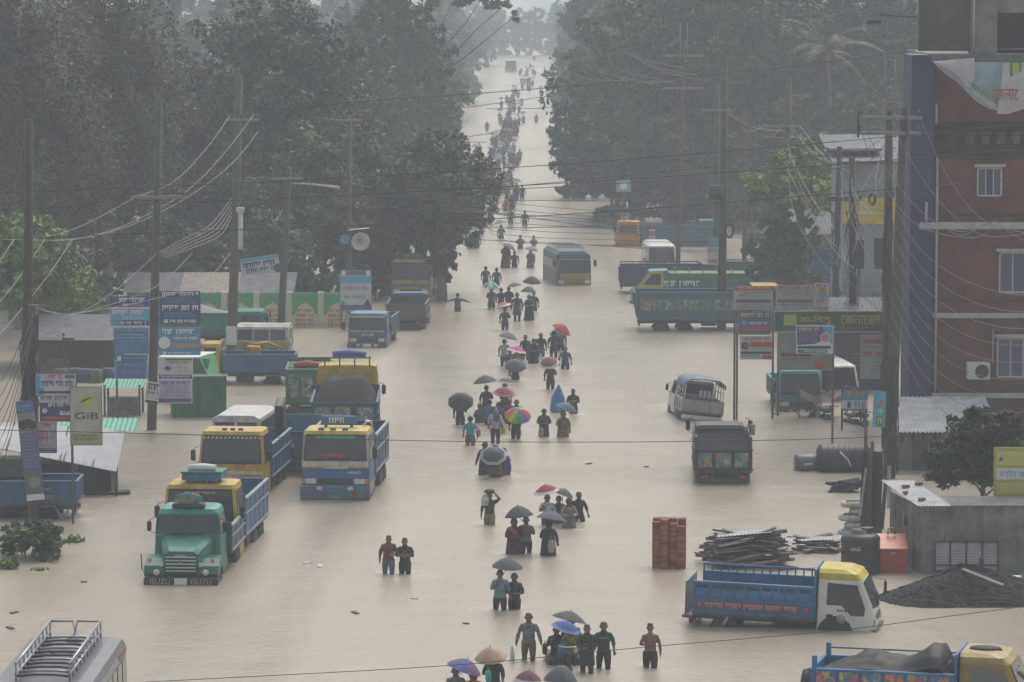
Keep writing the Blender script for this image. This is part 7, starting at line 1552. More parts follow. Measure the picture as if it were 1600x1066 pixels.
mb = MB(); mb.box((-1.0, 0, -.6), (.95, 1.4, z), 0, .02); mb.obj('body', KG, t)
mb = MB(); slab(mb, [(-1.1, -.15, z + .02), (.6, -.15, z + .02), (1.1, 1.5, z + .1), (-1.1, 1.5, z + .1)], .05); mb.obj('white_top', WHITE, t)
mb = MB(); slab(mb, [(.62, -.2, z + .02), (1.2, -.2, z - 1.2), (1.35, 1.2, z - 1.1), (1.0, 1.4, z + .12)], .04); mb.obj('flap', mat('kiosk_flap', (.06, .3, .1), .5), t)
# white sheeted stalls at the corner
def sheet_stall():
    g = G(100, 775); Y = g.y; t = thing('market_shed', 'long market shed with strapped white sheet roof and green eave', 'shed', (g.x, Y, 0))
    P = lambda x, y, d=0: Vector((AT(x, y, Y + d).x - g.x, d, AT(x, y, Y + d).z))
    n = 4; xs_ = np.linspace(-30, 182, n + 1)
    for i in range(n):
        f = lambda x: float(np.interp(x, [-30, 182], [696, 738])); h = lambda x: float(np.interp(x, [-30, 182], [660, 672]))
        a, b = xs_[i], xs_[i + 1]; mb = MB(); slab(mb, [P(a, f(a)), P(b - .4, f(b)), P(b + 14 - .4, h(b), 3.0), P(a + 14, h(a), 3.0)], .03); mb.obj('roof_sheet', mat('sheet_white', (.36, .36, .38), .8, 0, .1, 1.5, 0, .5, 0, .3), t)
    for x in (8, 92, 98, 143): 
        ff = float(np.interp(x, [-30, 182], [696, 738])); hh = float(np.interp(x, [-30, 182], [660, 672])); mb = MB(); slab(mb, [P(x, ff) + Vector((0, 0, .035)), P(x + 3, ff) + Vector((0, 0, .035)), P(x + 17, hh, 3) + Vector((0, 0, .035)), P(x + 14, hh, 3) + Vector((0, 0, .035))], .01); mb.obj('strap', mat('strap_dark', (.06, .06, .07), .7), t)
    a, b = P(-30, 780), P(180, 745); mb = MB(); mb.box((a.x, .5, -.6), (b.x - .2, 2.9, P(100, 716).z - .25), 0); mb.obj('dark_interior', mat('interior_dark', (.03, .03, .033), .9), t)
    for x in (60, 120, 182): c = P(x, 770); mb = MB(); mb.tube([(c.x, 0, -.6), (c.x, 0, P(x, float(np.interp(x, [-30, 182], [696, 738]))).z + .02)], .05, 0, 6); mb.obj('post', WOODPOLE, t)
    c, d = P(85, 668, 3), P(212, 668, 3); mb = MB(); corrugated(mb, (c.x, 2.8, c.z - .1), (1, 0, 0), (0, 1.4, .25), d.x - c.x, 1.6, .18, .025); mb.obj('green_eave', mat('eave_green', (.03, .28, .19), .5, .1, .15), t)
sheet_stall()
g = G(190, 650); Y = g.y; t = thing('market_stall', 'small stall with a green tin top behind the white sheet shed', 'stall', (g.x, Y, 0)); z = AT(800, 642, Y).z
z = AT(800, 640, Y + 1).z + .2
mb = MB(); corrugated(mb, (-.8, -.2, 1.2), (1, 0, 0), (0, 1.6, .2), 1.7, 1.7, .16, .025); mb.obj('roof', mat('eave_green', (.03, .28, .19), .5, .1, .15), t)
for x, y in ((-.7, 0), (.75, 0), (-.7, 1.4), (.75, 1.4)): mb = MB(); mb.tube([(x, y, -.6), (x, y, 1.3)], .05, 0, 6); mb.obj('post', WOODPOLE, t)
mb = MB(); mb.box((-.6, .2, -.4), (.65, 1.2, .7), 0, .04); mb.obj('goods', mat('goods_grey', (.16, .15, .15), .8, 0, .4), t)
g = G(168, 772); mb = MB(); mb.box((-.85, -.3, .02), (.8, .3, .1), 0, .01, TR(0, 0, 0, 0, R(-2), R(4))); mb.box((-.4, -.25, -.1), (.2, .25, .03), 0, .01, TR(0, 0, 0, 0, R(-2), R(4)))
tag(mb.obj('floating_plank', mat('black_timber', (.04, .037, .036), .8, 0, .3), None, g), 'dark timber platform floating beside the white sheet shed', 'platform')
g = G(8, 800); t = thing('market_shop', 'blue shuttered shop with green cloth above at the market corner', 'shop', (g.x, g.y, 0)); z = AT(800, 755, g.y).z
mb = MB(); mb.box((-1.2, .2, -.6), (.85, 2.5, z + .6), 0); mb.obj('wall', mat('shop_dark', (.05, .05, .055), .8), t)
mb = MB(); corrugated(mb, (-.9, .15, -.6), (1, 0, 0), (0, 0, 1), 1.3, z + .5, .12, .015); mb.obj('shutter', paint((.04, .14, .36)), t)
mb = MB(); mb.box((-1.2, -.2, z + .15), (.9, .2, z + .95), 0, .1); mb.obj('cloth_roll', mat('cloth_olive', (.1, .13, .1), .8, 0, .3), t)
# bushes
bush(50, 876, 808, 125, 'broad leafy bush standing in the water at the market corner', 'mid', 3, 9000, .085)
bush(12, 893, 868, 38, 'small green bush in front of the broad leafy bush', 'bright', 4, 1500, .07)
bush(118, 852, 836, 26, 'sparse floating weeds beside the broad leafy bush', 'bright', 5, 160, .1, 'plant', 'weed_clump')
bush(60, 896, 887, 26, 'low weeds poking out near the small bush', 'bright', 6, 120, .09, 'plant', 'weed_clump')
for i, (x, by, ty, wd, k) in enumerate(((300, 470, 400, 150, 'dark'), (505, 480, 410, 110, 'mid'), (590, 470, 405, 90, 'dark'), (960, 348, 315, 70, 'mid'), (1040, 350, 310, 110, 'dark'), (1110, 350, 312, 90, 'dark'), (1180, 348, 316, 90, 'mid'), (895, 312, 285, 60, 'dark'), (715, 300, 262, 60, 'dark'), (140, 480, 420, 160, 'mid'), (420, 470, 425, 130, 'dark'), (700, 360, 318, 40, 'mid'))):
    bush(x, by, ty, wd, ['dense undergrowth bush below the roadside trees', 'undergrowth bush at the water edge by the trees'][i % 2], k, 20 + i, 2200, .2)['group'] = ('undergrowth below the trees', 'undergrowth at the water edge')[i % 2]
# drifting litter
for i, (x, y) in enumerate(((131, 910), (22, 958), (16, 982), (648, 936), (920, 725), (555, 958), (1010, 730), (480, 880), (245, 545), (818, 376), (1213, 648), (500, 885), (728, 975))):
    g = G(x, y); mb = MB(); s = .1 + .05 * (i % 3); mb.box((-s, -s * .4, -.01), (s, s * .4, .035), 0, .015, TR(0, 0, 0, 0, 0, i))
    tag(mb.obj('floating_debris', [BLACK, mat('litter_pale', (.5, .5, .48), .7)][i % 4 == 3], None, g), ['dark scrap drifting on the brown water', 'pale scrap of litter drifting on the brown water'][i % 4 == 3], 'debris', ('dark drifting scraps', 'pale drifting scraps')[i % 4 == 3])
# ================================================================== PEOPLE
# body: x forward, y left, z up, 1.64 m tall; lofts joined by a voxel remesh into one surface, clothes cut from it
def ell(c, rx, ry, n=12, ax='z'):
    return [Vector((c[0] + rx * math.cos(2 * math.pi * i / n), c[1] + ry * math.sin(2 * math.pi * i / n), c[2])) for i in range(n)]
def limb_t(mb, pts, rs): mb.tube(pts, rs, 0, 9)
def hand(mb, w, d, curl, side):
    # palm, four unequal fingers with a knuckle bend, a thumb from the side of the palm
    d = Vector(d).normalized(); s = d.cross(Vector((0, 0, 1)))
    if s.length < .2: s = Vector((1, 0, 0))
    s = s.normalized(); n = s.cross(d).normalized(); w = Vector(w)
    for k, L in enumerate((.062, .074, .07, .055)):
        b = w + d * .085 + s * (k - 1.5) * .02; m = b + d * L * .55 + n * curl * .02; e = m + d * L * .5 * (1 - curl * .6) + n * curl * L * .5
        mb.tube([w + d * .02 + s * (k - 1.5) * .014, b, m, e], [.013, .0105, .0095, .008], 0, 5)
    mb.tube([w + d * .01, w + d * .05], [.028, .036], 0, 8)
    t0 = w + d * .025 - s * side * .03; mb.tube([t0, t0 + d * .035 - s * side * .028 + n * .01, t0 + d * .065 - s * side * .03 + n * .02], [.014, .011, .009], 0, 5)
ARM = {  # elbow, wrist (right side given with y<0), hand direction, curl
    'down': ((.0, -.25, 1.1), (.06, -.27, .86), (.1, 0, -1), .3), 'swing': ((-.1, -.25, 1.1), (-.06, -.27, .86), (.1, 0, -1), .3), 'fwd': ((.08, -.25, 1.12), (.2, -.25, .92), (.4, 0, -1), .3),
    'hold': ((.04, -.24, 1.12), (.24, -.13, 1.22), (.2, .1, 1), .9), 'carry': ((.03, -.25, 1.1), (.24, -.1, 1.08), (.5, .9, .1), .7), 'cross': ((.08, -.25, 1.12), (.2, -.0, 1.14), (.1, 1, .1), .5),
    'up': ((.12, -.36, 1.45), (.05, -.13, 1.68), (-.1, .6, .5), .5), 'out': ((.05, -.44, 1.24), (.1, -.68, 1.16), (.1, -1, -.1), .2), 'side': ((0, -.27, 1.1), (.04, -.33, .86), (.1, -.1, -1), .3), 'pull': ((-.12, -.26, 1.12), (-.3, -.22, .96), (-.6, 0, -.7), .9)}
def body_mb(armR, armL, stride=.1, lean=0.0, sit=False, head_down=0.0):
    mb = MB(); S = .36
    hz_ = .9
    torso = [((0, 0, .8), .09, .145), ((0, 0, .88), .11, .165), ((0, 0, 1.0), .1, .15), ((.005, 0, 1.12), .105, .155), ((.01, 0, 1.25), .115, .17), ((.0, 0, 1.32), .105, .16), ((.0, 0, 1.37), .08, .11), ((.01, 0, 1.41), .058, .066), ((.015, 0, 1.45), .054, .058)]
    mb.loft([ell(*r) for r in torso], 0)
    hd = head_down; hx = .02 + .05 * hd
    head = [((hx, 0, 1.41), .05, .05), ((hx + .015, 0, 1.445), .078, .066), ((hx + .02, 0, 1.505), .098, .08), ((hx + .012, 0, 1.565), .106, .084), ((hx, 0, 1.615), .09, .074), ((hx - .005, 0, 1.655), .05, .046)]
    mb.loft([ell(*r) for r in head], 0)
    mb.tube([(hx + .1, 0, 1.54), (hx + .128, 0, 1.51), (hx + .11, 0, 1.5)], [.011, .015, .012], 0, 6)
    for s in (-1, 1): mb.tube([(hx, s * .08, 1.5), (hx - .005, s * .095, 1.53), (hx - .005, s * .09, 1.555)], [.012, .017, .012], 0, 6)
    for s, a in ((-1, armR), (1, armL)):
        el, wr, d, cu = ARM[a]; f = lambda p: Vector((p[0], p[1] * (1 if s < 0 else -1), p[2]))
        limb_t(mb, [(0, s * .1, 1.33), (0, s * .165, 1.315), f(el).lerp(Vector((0, s * .19, 1.31)), .5), f(el), f(el).lerp(f(wr), .35), f(wr)], [.052, .062, .052, .044, .044, .029])
        hand(mb, f(wr), f(d), cu, s)
    for s in (-1, 1):
        k = stride * s
        if sit: pts = [(0, s * .09, .86), (.2, s * .1, .84), (.44, s * .11, .82), (.47, s * .11, .6), (.46, s * .11, .4), (.47, s * .11, .36), (.6, s * .12, .33)]
        else: pts = [(0, s * .09, .9), (k * .5 + .02, s * .098, .7), (k, s * .1, .48), (k * .85 - .02, s * .1, .34), (k * .6 - .04, s * .1, .1), (k * .6 - .03, s * .1, .04), (k * .6 + .13, s * .11, .03)]
        limb_t(mb, pts, [.095, .088, .06, .058, .042, .042, .032])
    if lean:
        out = []
        for v in mb.v:
            z = v[2] - .9
            if z > 0: a = lean; out.append((v[0] * math.cos(a) + z * math.sin(a), v[1], .9 + z * math.cos(a) - v[0] * math.sin(a)))
            else: out.append(v)
        mb.v = out
    return mb
POSES = {'walk': dict(armR='swing', armL='fwd', stride=.13), 'stand': dict(armR='down', armL='down', stride=.05), 'hold': dict(armR='hold', armL='fwd', stride=.1), 'holdcarry': dict(armR='hold', armL='carry', stride=.08),
         'carry': dict(armR='carry', armL='carry', stride=.08), 'cross': dict(armR='cross', armL='cross', stride=.05, head_down=1), 'headload': dict(armR='down', armL='up', stride=.08), 'out': dict(armR='out', armL='out', stride=.12),
         'side': dict(armR='side', armL='side', stride=.12), 'pull': dict(armR='carry', armL='pull', stride=.1, lean=.08), 'sit': dict(armR='carry', armL='carry', sit=True), 'sithold': dict(armR='hold', armL='carry', sit=True), 'bow': dict(armR='down', armL='carry', stride=.08, lean=.1, head_down=1.2)}
def build_templates():
    tmp = []
    for k, pz in POSES.items():
        o = body_mb(**pz).obj('person_template', BLACK); md = o.modifiers.new('r', 'REMESH'); md.mode = 'VOXEL'; md.voxel_size = .0165
        sm = o.modifiers.new('s', 'SMOOTH'); sm.factor = .5; sm.iterations = 4; tmp.append((k, o))
    dg = bpy.context.evaluated_depsgraph_get(); T = {}
    for k, o in tmp:
        me = bpy.data.meshes.new_from_object(o.evaluated_get(dg)); me.name = 'person_body'
        for p in me.polygons: p.use_smooth = True
        T[k] = me
    for k, o in tmp:
        d = o.data; bpy.data.objects.remove(o); bpy.data.meshes.remove(d)
    return T
def cut(me, keep, off, name):
    nv = len(me.vertices); co = np.empty(nv * 3); me.vertices.foreach_get('co', co); co = co.reshape(-1, 3)
    no = np.empty(nv * 3); me.vertices.foreach_get('normal', no); no = no.reshape(-1, 3)
    F = [list(p.vertices) for p in me.polygons]; C = np.array([co[f].mean(0) for f in F]); sel = [f for f, c in zip(F, C) if keep(c)]
    if not sel: return None
    used = sorted({i for f in sel for i in f}); mp = {i: j for j, i in enumerate(used)}
    P = co[used] + no[used] * (off(co[used]) if callable(off) else off)
    m = bpy.data.meshes.new(name); m.from_pydata([tuple(p) for p in P], [], [[mp[i] for i in f] for f in sel])
    m.materials.append(BLACK)
    for p in m.polygons: p.use_smooth = True
    return m
TPL = build_templates(); _parts = {}
def seg_d(p, a, b):
    a, b = np.array(a), np.array(b); ab = b - a; t = np.clip(np.dot(p - a, ab) / np.dot(ab, ab), 0, 1); return np.linalg.norm(p - (a + ab * t))
def part_mesh(pose, kind):
    if (pose, kind) in _parts: return _parts[(pose, kind)]
    me = TPL[pose]; pz = POSES[pose]; sit = pz.get('sit')
    arms = []
    for s, a in ((-1, pz['armR']), (1, pz['armL'])):
        el, wr, d, cu = ARM[a]; f = lambda p: (p[0], p[1] * (1 if s < 0 else -1), p[2]); arms.append(((0, s * .175, 1.315), f(el), f(wr)))
    def upper(c): return any(seg_d(c, a[0], a[1]) < .085 for a in arms)
    def fore(c): return any(seg_d(c, a[1], a[2]) < .06 and seg_d(c, a[0], a[1]) > .05 for a in arms)
    def handz(c): return any(np.linalg.norm(c - np.array(a[2])) < .15 and seg_d(c, a[1], np.array(a[1]) * .15 + np.array(a[2]) * .85) > .045 for a in arms)
    def torso(c): return .84 < c[2] < 1.425 and abs(c[1]) < .22 and not (fore(c) or handz(c))
    def ex(c): return max(0, c[2])
    if kind == 'shirt': m = cut(me, lambda c: (.86 < c[2] < 1.43 and (torso(c) or upper(c))) or upper(c), .014, 'shirt')
    elif kind == 'longshirt': m = cut(me, lambda c: ((.86 < c[2] < 1.43 and torso(c)) or upper(c) or (fore(c) and not handz(c))), .014, 'shirt')
    elif kind == 'trousers': m = cut(me, lambda c: (c[2] < .93 and c[2] > .1 and not (upper(c) or fore(c) or handz(c))) , .013, 'trousers')
    elif kind == 'shorts': m = cut(me, lambda c: (c[2] < .93 and c[2] > (.44 if not sit else .5) and not (upper(c) or fore(c) or handz(c))), .02, 'shorts')
    elif kind == 'hair': m = cut(me, lambda c: c[2] > 1.48 and (c[2] > 1.6 or (c[0] < .03 and c[2] > 1.5)) and abs(c[1]) < .12 and not handz(c), lambda p: .013, 'hair')
    elif kind == 'veil': m = cut(me, lambda c: (c[2] > 1.36 and abs(c[1]) < .17 and not (c[0] > .08 and 1.45 < c[2] < 1.59)) and not (handz(c) or fore(c)), lambda p: .022, 'veil')
    _parts[(pose, kind)] = m
    return m
_robe = {}
def robe_mesh(kind):
    if kind in _robe: return _robe[kind]
    mb = MB(); q = random.Random(3)
    if kind == 'robe': lv = [(1.37, .1, .17), (1.25, .14, .2), (1.1, .15, .2), (.95, .16, .21), (.75, .19, .23), (.5, .22, .25), (.25, .25, .28), (.1, .26, .29)]
    elif kind == 'skirt': lv = [(.98, .125, .175), (.85, .15, .195), (.65, .17, .205), (.4, .18, .21), (.15, .19, .22)]
    else: lv = [(1.12, .125, .18), (.98, .13, .18), (.85, .15, .195), (.68, .165, .21), (.58, .17, .215)]
    rings = []
    for z, rx, ry in lv:
        f = (lv[0][0] - z) * .03
        rings.append([Vector(((rx + f * math.sin(5 * a + z * 3)) * math.cos(a), (ry + f * math.sin(7 * a)) * math.sin(a), z)) for a in [2 * math.pi * i / 24 for i in range(24)]])
    mb.loft(rings, 0, True, False, True); _robe[kind] = mb.mesh(kind, BLACK); return _robe[kind]
FACE = MB()
for s in (-1, 1): FACE.lathe([(.001, -.004), (.009, 0), (.001, .004)], 0, 6, TR(.13, s * .03, 1.55, 0, R(90), 0))
FACE.box((.115, -.022, 1.465), (.125, .022, 1.473), 0)
FACE_ME = FACE.mesh('face_features', mat('face_dark', (.02, .012, .01), .6, 0, 0))
SKIN = [mat('skin_a', (.17, .09, .058), .6, 0, .1, 8), mat('skin_b', (.12, .062, .042), .6, 0, .1, 8), mat('skin_c', (.22, .125, .085), .6, 0, .1, 8)]
HAIR = mat('hair', (.012, .011, .011), .5, 0, .1)
def putm(name, me, m, parent):
    o = put(name, me, parent); o.material_slots[0].link = 'OBJECT'; o.material_slots[0].material = m; return o
HANDS = {}
def person(px, yw, yh, pose, yaw, top, bot, label, wear='shirt', skin=0, group=None, flip=False, face=True, extra=None, depth=None, capcol=None, loc=None, veilcol=None, hs=None):
    # px, yw: waterline; yh: top of the head
    p = G(px, yw, 0) if loc is None else Vector(loc); vis = (yw - yh) / PPM(p.y) if loc is None else 1.2
    full = hs or (1.66 if vis > .75 else 1.5); dep = min(.95, max(.3, full - vis)) if depth is None else depth; s = (vis + dep) / 1.655 if depth is None else full / 1.655
    s = min(1.1, max(.62, s)); p.z = -dep if loc is None else p.z
    t = thing('person', label, 'person', p, R(yaw), group); t.scale = (s, -s if flip else s, s)
    sk = SKIN[skin]
    b = putm('body', TPL[pose], sk, t)
    ct = cloth(top) if not hasattr(top, 'node_tree') else top; cb = cloth(bot) if not hasattr(bot, 'node_tree') else bot
    if wear in ('shirt', 'longshirt', 'lungi', 'shorts', 'kurta'): putm('shirt', part_mesh(pose, 'longshirt' if wear in ('longshirt', 'kurta') else 'shirt'), ct, t)
    if wear in ('shirt', 'longshirt', 'kurta'): putm('trousers', part_mesh(pose, 'trousers'), cb, t)
    if wear in ('shorts', 'bare'): putm('shorts', part_mesh(pose, 'shorts'), cb, t)
    if wear == 'lungi': putm('lungi', robe_mesh('skirt'), cb, t)
    if wear == 'kurta': putm('kurta_skirt', robe_mesh('kurta'), ct, t)
    if wear == 'robe':
        putm('sleeves', part_mesh(pose, 'longshirt'), ct, t); putm('robe', robe_mesh('robe') if pose not in ('sit', 'sithold') else part_mesh(pose, 'trousers'), cb, t); putm('veil', part_mesh(pose, 'veil'), cloth(veilcol or top), t)
    else:
        putm('hair' if not capcol else 'cap', part_mesh(pose, 'hair'), cloth(capcol) if capcol else HAIR, t)
    if face: put('face_features', FACE_ME, t)
    a = POSES[pose]['armR']; wr = Vector(ARM[a][1]); dd = Vector(ARM[a][2]).normalized(); hp = wr + dd * .06
    c_, s_ = math.cos(R(yaw)), math.sin(R(yaw)); hy = -hp.y if flip else hp.y
    t['_'] = 0; del t['_']
    hw_ = Vector((p.x + s * (hp.x * c_ - hy * s_), p.y + s * (hp.x * s_ + hy * c_), p.z + s * hp.z))
    return t, hw_, s
# ------------------------------------------------------------------ umbrellas
def umbrella(cx, cy, w, hand_pos, color, label, trim=None, dome=.34, tilt=None, group='umbrellas carried through the flood', panels=None, ribs=8, Y=None, fold=0.0):
    # cx, cy: photo pixel of the canopy's rim centre; w: its width in photo pixels
    Yc = Y or (hand_pos.y - (.55 if tilt and tilt[1] < -25 else 0)); c = AT(cx, cy, Yc); Rr = max(.3, w / PPM(Yc) / 2)
    ax = (c - hand_pos) if hand_pos is not None else Vector((0, 0, 1))
    L = ax.length
    if tilt is not None: n = Vector((math.sin(R(tilt[0])), math.sin(R(tilt[1])), 1)).normalized()
    else: n = (ax.normalized() + Vector((0, 0, 1.2))).normalized()
    t = thing('umbrella', label, 'umbrella', c, 0, group); t.rotation_euler = n.to_track_quat('Z', 'Y').to_euler()
    k = ribs * 4; rings = []; H = Rr * dome * 1.6
    for i in range(7):
        u = i / 6
        ring = []
        for j in range(k):
            a = 2 * math.pi * j / k; sc_ = math.cos(math.pi / ribs) / math.cos(((a + math.pi / ribs) % (2 * math.pi / ribs)) - math.pi / ribs)
            sag = 1 - (1 - sc_) * 0
            rr = Rr * u * (sc_ * .9 + .1 if u > .2 else 1); z = H * (1 - u ** 1.9) - .02 * Rr * math.sin(u * 3.14) * (1 - abs(math.cos(a * ribs / 2)))
            ring.append(Vector((rr * math.cos(a), rr * math.sin(a), z if i else H)))
        rings.append(ring)
    cols = panels or [color]; ms = [mat('umbrella_cloth', [x * .8 for x in c_], .75, 0, .12, 5) for c_ in cols]
    if trim: ms.append(mat('umbrella_trim', trim, .5, 0, .05))
    mb = MB()
    for sgn in (1, -1):
        for i in range(6):
            vs = [p - Vector((0, 0, .006 if sgn < 0 else 0)) for p in rings[i] + rings[i + 1]]; fs = []; o = len(mb.v); mb.v.extend([tuple(v) for v in vs])
            for j in range(k):
                f = [o + j, o + (j + 1) % k, o + k + (j + 1) % k, o + k + j]
                mb.f.append(f[::-1] if sgn > 0 else f); mb.m.append(len(ms) - 1 if trim and i == 5 else (((j + 2) // 4) % ribs) % len(cols)); mb.sm.append(True)
    cn = mb.obj('canopy', ms, t)
    for j in range(ribs):
        a = 2 * math.pi * (j + .5) / ribs
        m2 = MB(); m2.tube([(0, 0, H - .03), (Rr * .55 * math.cos(a), Rr * .55 * math.sin(a), H * .62 - .012), (Rr * .97 * math.cos(a), Rr * .97 * math.sin(a), H * .04 - .01)], .006, 0, 4); m2.obj('rib', STEEL, cn)
    m2 = MB(); m2.tube([(0, 0, H - .01), (0, 0, H + .06)], [.012, .006], 0, 6); m2.obj('ferrule', DARKMETAL, cn)
    # shaft runs to the holder's hand
    inv = t.rotation_euler.to_matrix().inverted(); loc = inv @ (hand_pos - c) if hand_pos is not None else Vector((0, 0, -.6))
    m2 = MB(); m2.tube([(0, 0, H - .02), (0, 0, -.05), loc], .011, 0, 6); m2.obj('shaft', STEEL, t)
    d = (loc - Vector((0, 0, -.05))).normalized(); m2 = MB(); m2.tube([loc - d * .06, loc + d * .06, loc + d * .1 + Vector((.02, 0, 0))], [.016, .016, .012], 0, 7); m2.obj('handle', BLACK, t)
    return t
def bag(kind, loc, color, label, s=1.0):
    t = thing(kind, label, 'bag', loc, rng.uniform(-.5, .5)); q = random.Random(len(label)); rings = []
    for k in range(7):
        u = k / 6; r_ = (.5 + .5 * math.sin(math.pi * (.15 + .7 * u))) * (1 if kind != 'plastic_bag' else 1 - .75 * max(0, u - .6) / .4); rings.append([Vector(((.07 + .015 * q.random()) * r_ * s * math.cos(a), .14 * r_ * s * math.sin(a), -.34 * s + u * .32 * s)) for a in [2 * math.pi * i / 12 for i in range(12)]])
    MB().loft(rings, 0).obj('pouch', mat('bag_cloth', color, .6, 0, .15, 6), t)
    mb = MB(); mb.tube([(0, -.08 * s, -.04 * s), (0, -.05 * s, .05 * s), (0, .05 * s, .05 * s), (0, .08 * s, -.04 * s)], .008, 0, 5); mb.obj('strap', mat('bag_cloth', color, .6, 0, .15, 6), t)
    return t
BK = (.022, .023, .026); DK = (.035, .037, .042); NV = (.03, .04, .075); GRYC = (.12, .125, .135); UG = (.075, .082, .09)
FC, AW = -90, 90
# ---- nearest group
CHECK = art_material('check_shirt', [(.1, .11, .12), (.22, .23, .24), (.04, .045, .05), (.16, .17, .18)], 16.0)
t, h, s = person(826, 1033, 956, 'side', FC + 4, CHECK, (.12, .075, .055), 'man in checked grey shirt and brown trousers carrying a black bag', 'longshirt')
bag('carry_bag', (t.location.x + .43, t.location.y - .03, .5), BK, 'black carry bag hanging from the hand of the man in checked shirt', .9)
tb = thing('folded_paper', 'rolled white paper in the hand of the man in checked shirt', 'paper', (t.location.x - .45, t.location.y - .05, .45)); MB().tube([(0, 0, .0), (.02, 0, -.42)], [.045, .06], 0, 8).obj('roll', mat('paper_white', (.6, .6, .6), .8), tb)
# rickshaw van
g = G(893, 1046); t = thing('pedal_cart', 'three-wheeled pedal cart carrying people under umbrellas', 'cart', (g.x - .1, g.y + .9, -.5), R(-86))
for (x, y) in ((-.55, -.42), (-.55, .42), (1.1, 0)):
    mb = MB(); mb.tube([(.33 * math.cos(a * .3927), 0, .33 * math.sin(a * .3927)) for a in range(17)], .022, 0, 6, False)
    for k in range(8): mb.tube([(0, 0, 0), (.32 * math.cos(k * .785), 0, .32 * math.sin(k * .785))], .005, 0, 4)
    o = mb.obj('wheel', BLACK, t, (x, y, .33))
mb = MB(); mb.box((-1.1, -.55, .62), (.35, .55, .7), 0, .015); mb.obj('platform', mat('old_timber', (.1, .085, .075), .8, 0, .3), t)
mb = MB(); mb.tube([(-.55, 0, .4), (.3, 0, .6), (.75, 0, .5), (1.0, 0, .95)], .025, 0, 6); mb.tube([(1.1, 0, .33), (1.0, 0, .95), (.98, 0, 1.1)], .022, 0, 6); mb.tube([(-.55, -.45, .33), (-.55, .45, .33)], .025, 0, 6)
for y in (-.45, .45): mb.tube([(-.55, y, .33), (-.55, y, .63)], .02, 0, 5); mb.tube([(.3, y, .5), (.3, y, .63)], .02, 0, 5)
mb.obj('frame', DARKMETAL, t)
mb = MB(); mb.tube([(.9, -.32, 1.12), (1.0, -.08, 1.1), (1.0, .08, 1.1), (.9, .32, 1.12)], .016, 0, 6); mb.obj('handlebar', CHROME, t)
mb = MB(); mb.box((.55, -.09, .86), (.8, .09, .93), 0, .03); mb.tube([(.68, 0, .55), (.68, 0, .88)], .018, 0, 5); mb.obj('saddle', BLACK, t)
cx, cy_ = g.x - .1, g.y + .9
_, hA, _ = person(0, 0, 0, 'sithold', FC - 8, DK, (.06, .1, .17), 'seated woman in dark jacket with blue skirt on the pedal cart', 'longshirt', loc=(cx - .28, cy_ + .15, -.62), hs=1.6)
_, hB, _ = person(0, 0, 0, 'sithold', FC + 6, (.05, .055, .06), (.05, .05, .06), 'seated man in black at the back of the pedal cart', 'longshirt', loc=(cx + .12, cy_ + .75, -.55), hs=1.66)
person(0, 0, 0, 'sit', FC, (.3, .32, .04), (.05, .06, .08), 'seated child wrapped in a lime green shawl on the pedal cart', 'robe', loc=(cx + .1, cy_ + .1, -.45), hs=1.32, veilcol=(.05, .05, .06))
bag('carry_bag', (cx - .16, cy_ - .42, .62), (.06, .17, .28), 'blue cloth bag on the lap of the seated woman', 1.1)
umbrella(889, 968, 56, hB, (.07, .07, .078), 'grey-black umbrella over the back of the pedal cart', dome=.3, tilt=(14, 5))
umbrella(884, 982, 50, hA, (.05, .1, .36), 'bright blue umbrella over the seated woman on the cart', trim=(.12, .2, .42), dome=.3, tilt=(18, -8))
person(917, 1052, 973, 'pull', FC + 2, (.028, .03, .033), (.03, .032, .034), 'man in long black tunic pushing the pedal cart', 'kurta')
JERSEY = mat('jersey', (.03, .045, .045), .7, 0, .3, 5)
t, h, s = person(943, 1045, 970, 'walk', FC + 6, JERSEY, BK, 'man in dark jersey with a green chest stripe walking beside the cart', 'shirt')
mb = MB(); mb.box((.1, -.13, 1.22), (.135, .13, 1.27), 0, .01); mb.obj('chest_stripe', mat('stripe_green', (.06, .2, .08), .7), t)
person(1016, 1043, 973, 'bow', AW, (.2, .1, .07), BK, 'bare-backed man in dark shorts standing alone by the dropside lorry', 'bare', skin=0)
_, h, _ = person(771, 1086, 1018, 'hold', FC - 5, BK, DK, 'man in black T-shirt with a teal bag under the peach umbrella', 'shirt', flip=False)
umbrella(767, 1028, 54, h + Vector((0, .3, 0)), (.5, .36, .25), 'peach umbrella held behind the man in black T-shirt', dome=.42, tilt=(-4, -14))
bag('carry_bag', (h.x + .02, h.y - .12, h.z + .0), (.03, .33, .34), 'bright teal bag held by the man in black T-shirt', 1.0)
_, h, _ = person(712, 1102, 1040, 'hold', FC, (.2, .21, .24), DK, 'person in grey top under the violet-blue umbrella', 'longshirt')
umbrella(725, 1046, 60, h, (.09, .1, .33), 'violet-blue umbrella with maroon edges shared by two people', panels=[(.09, .1, .33), (.09, .1, .33), (.2, .07, .12)], dome=.36)
person(740, 1104, 1046, 'carry', FC, (.35, .1, .1), (.2, .05, .06), 'woman in rose red shawl under the violet-blue umbrella', 'robe', veilcol=(.35, .12, .12))
_, h, _ = person(827, 1132, 1064, 'hold', FC, DK, DK, 'person hidden under the maroon umbrella', 'shirt'); umbrella(825, 1066, 52, h, (.14, .05, .075), 'maroon umbrella with pale rim behind the grey umbrella', trim=(.4, .36, .38), dome=.45)
_, h, _ = person(878, 1126, 1060, 'hold', FC, DK, DK, 'person hidden under the plain grey umbrella', 'shirt'); umbrella(876, 1064, 58, h, (.09, .1, .115), 'plain slate grey umbrella in front of the pedal cart', dome=.55)
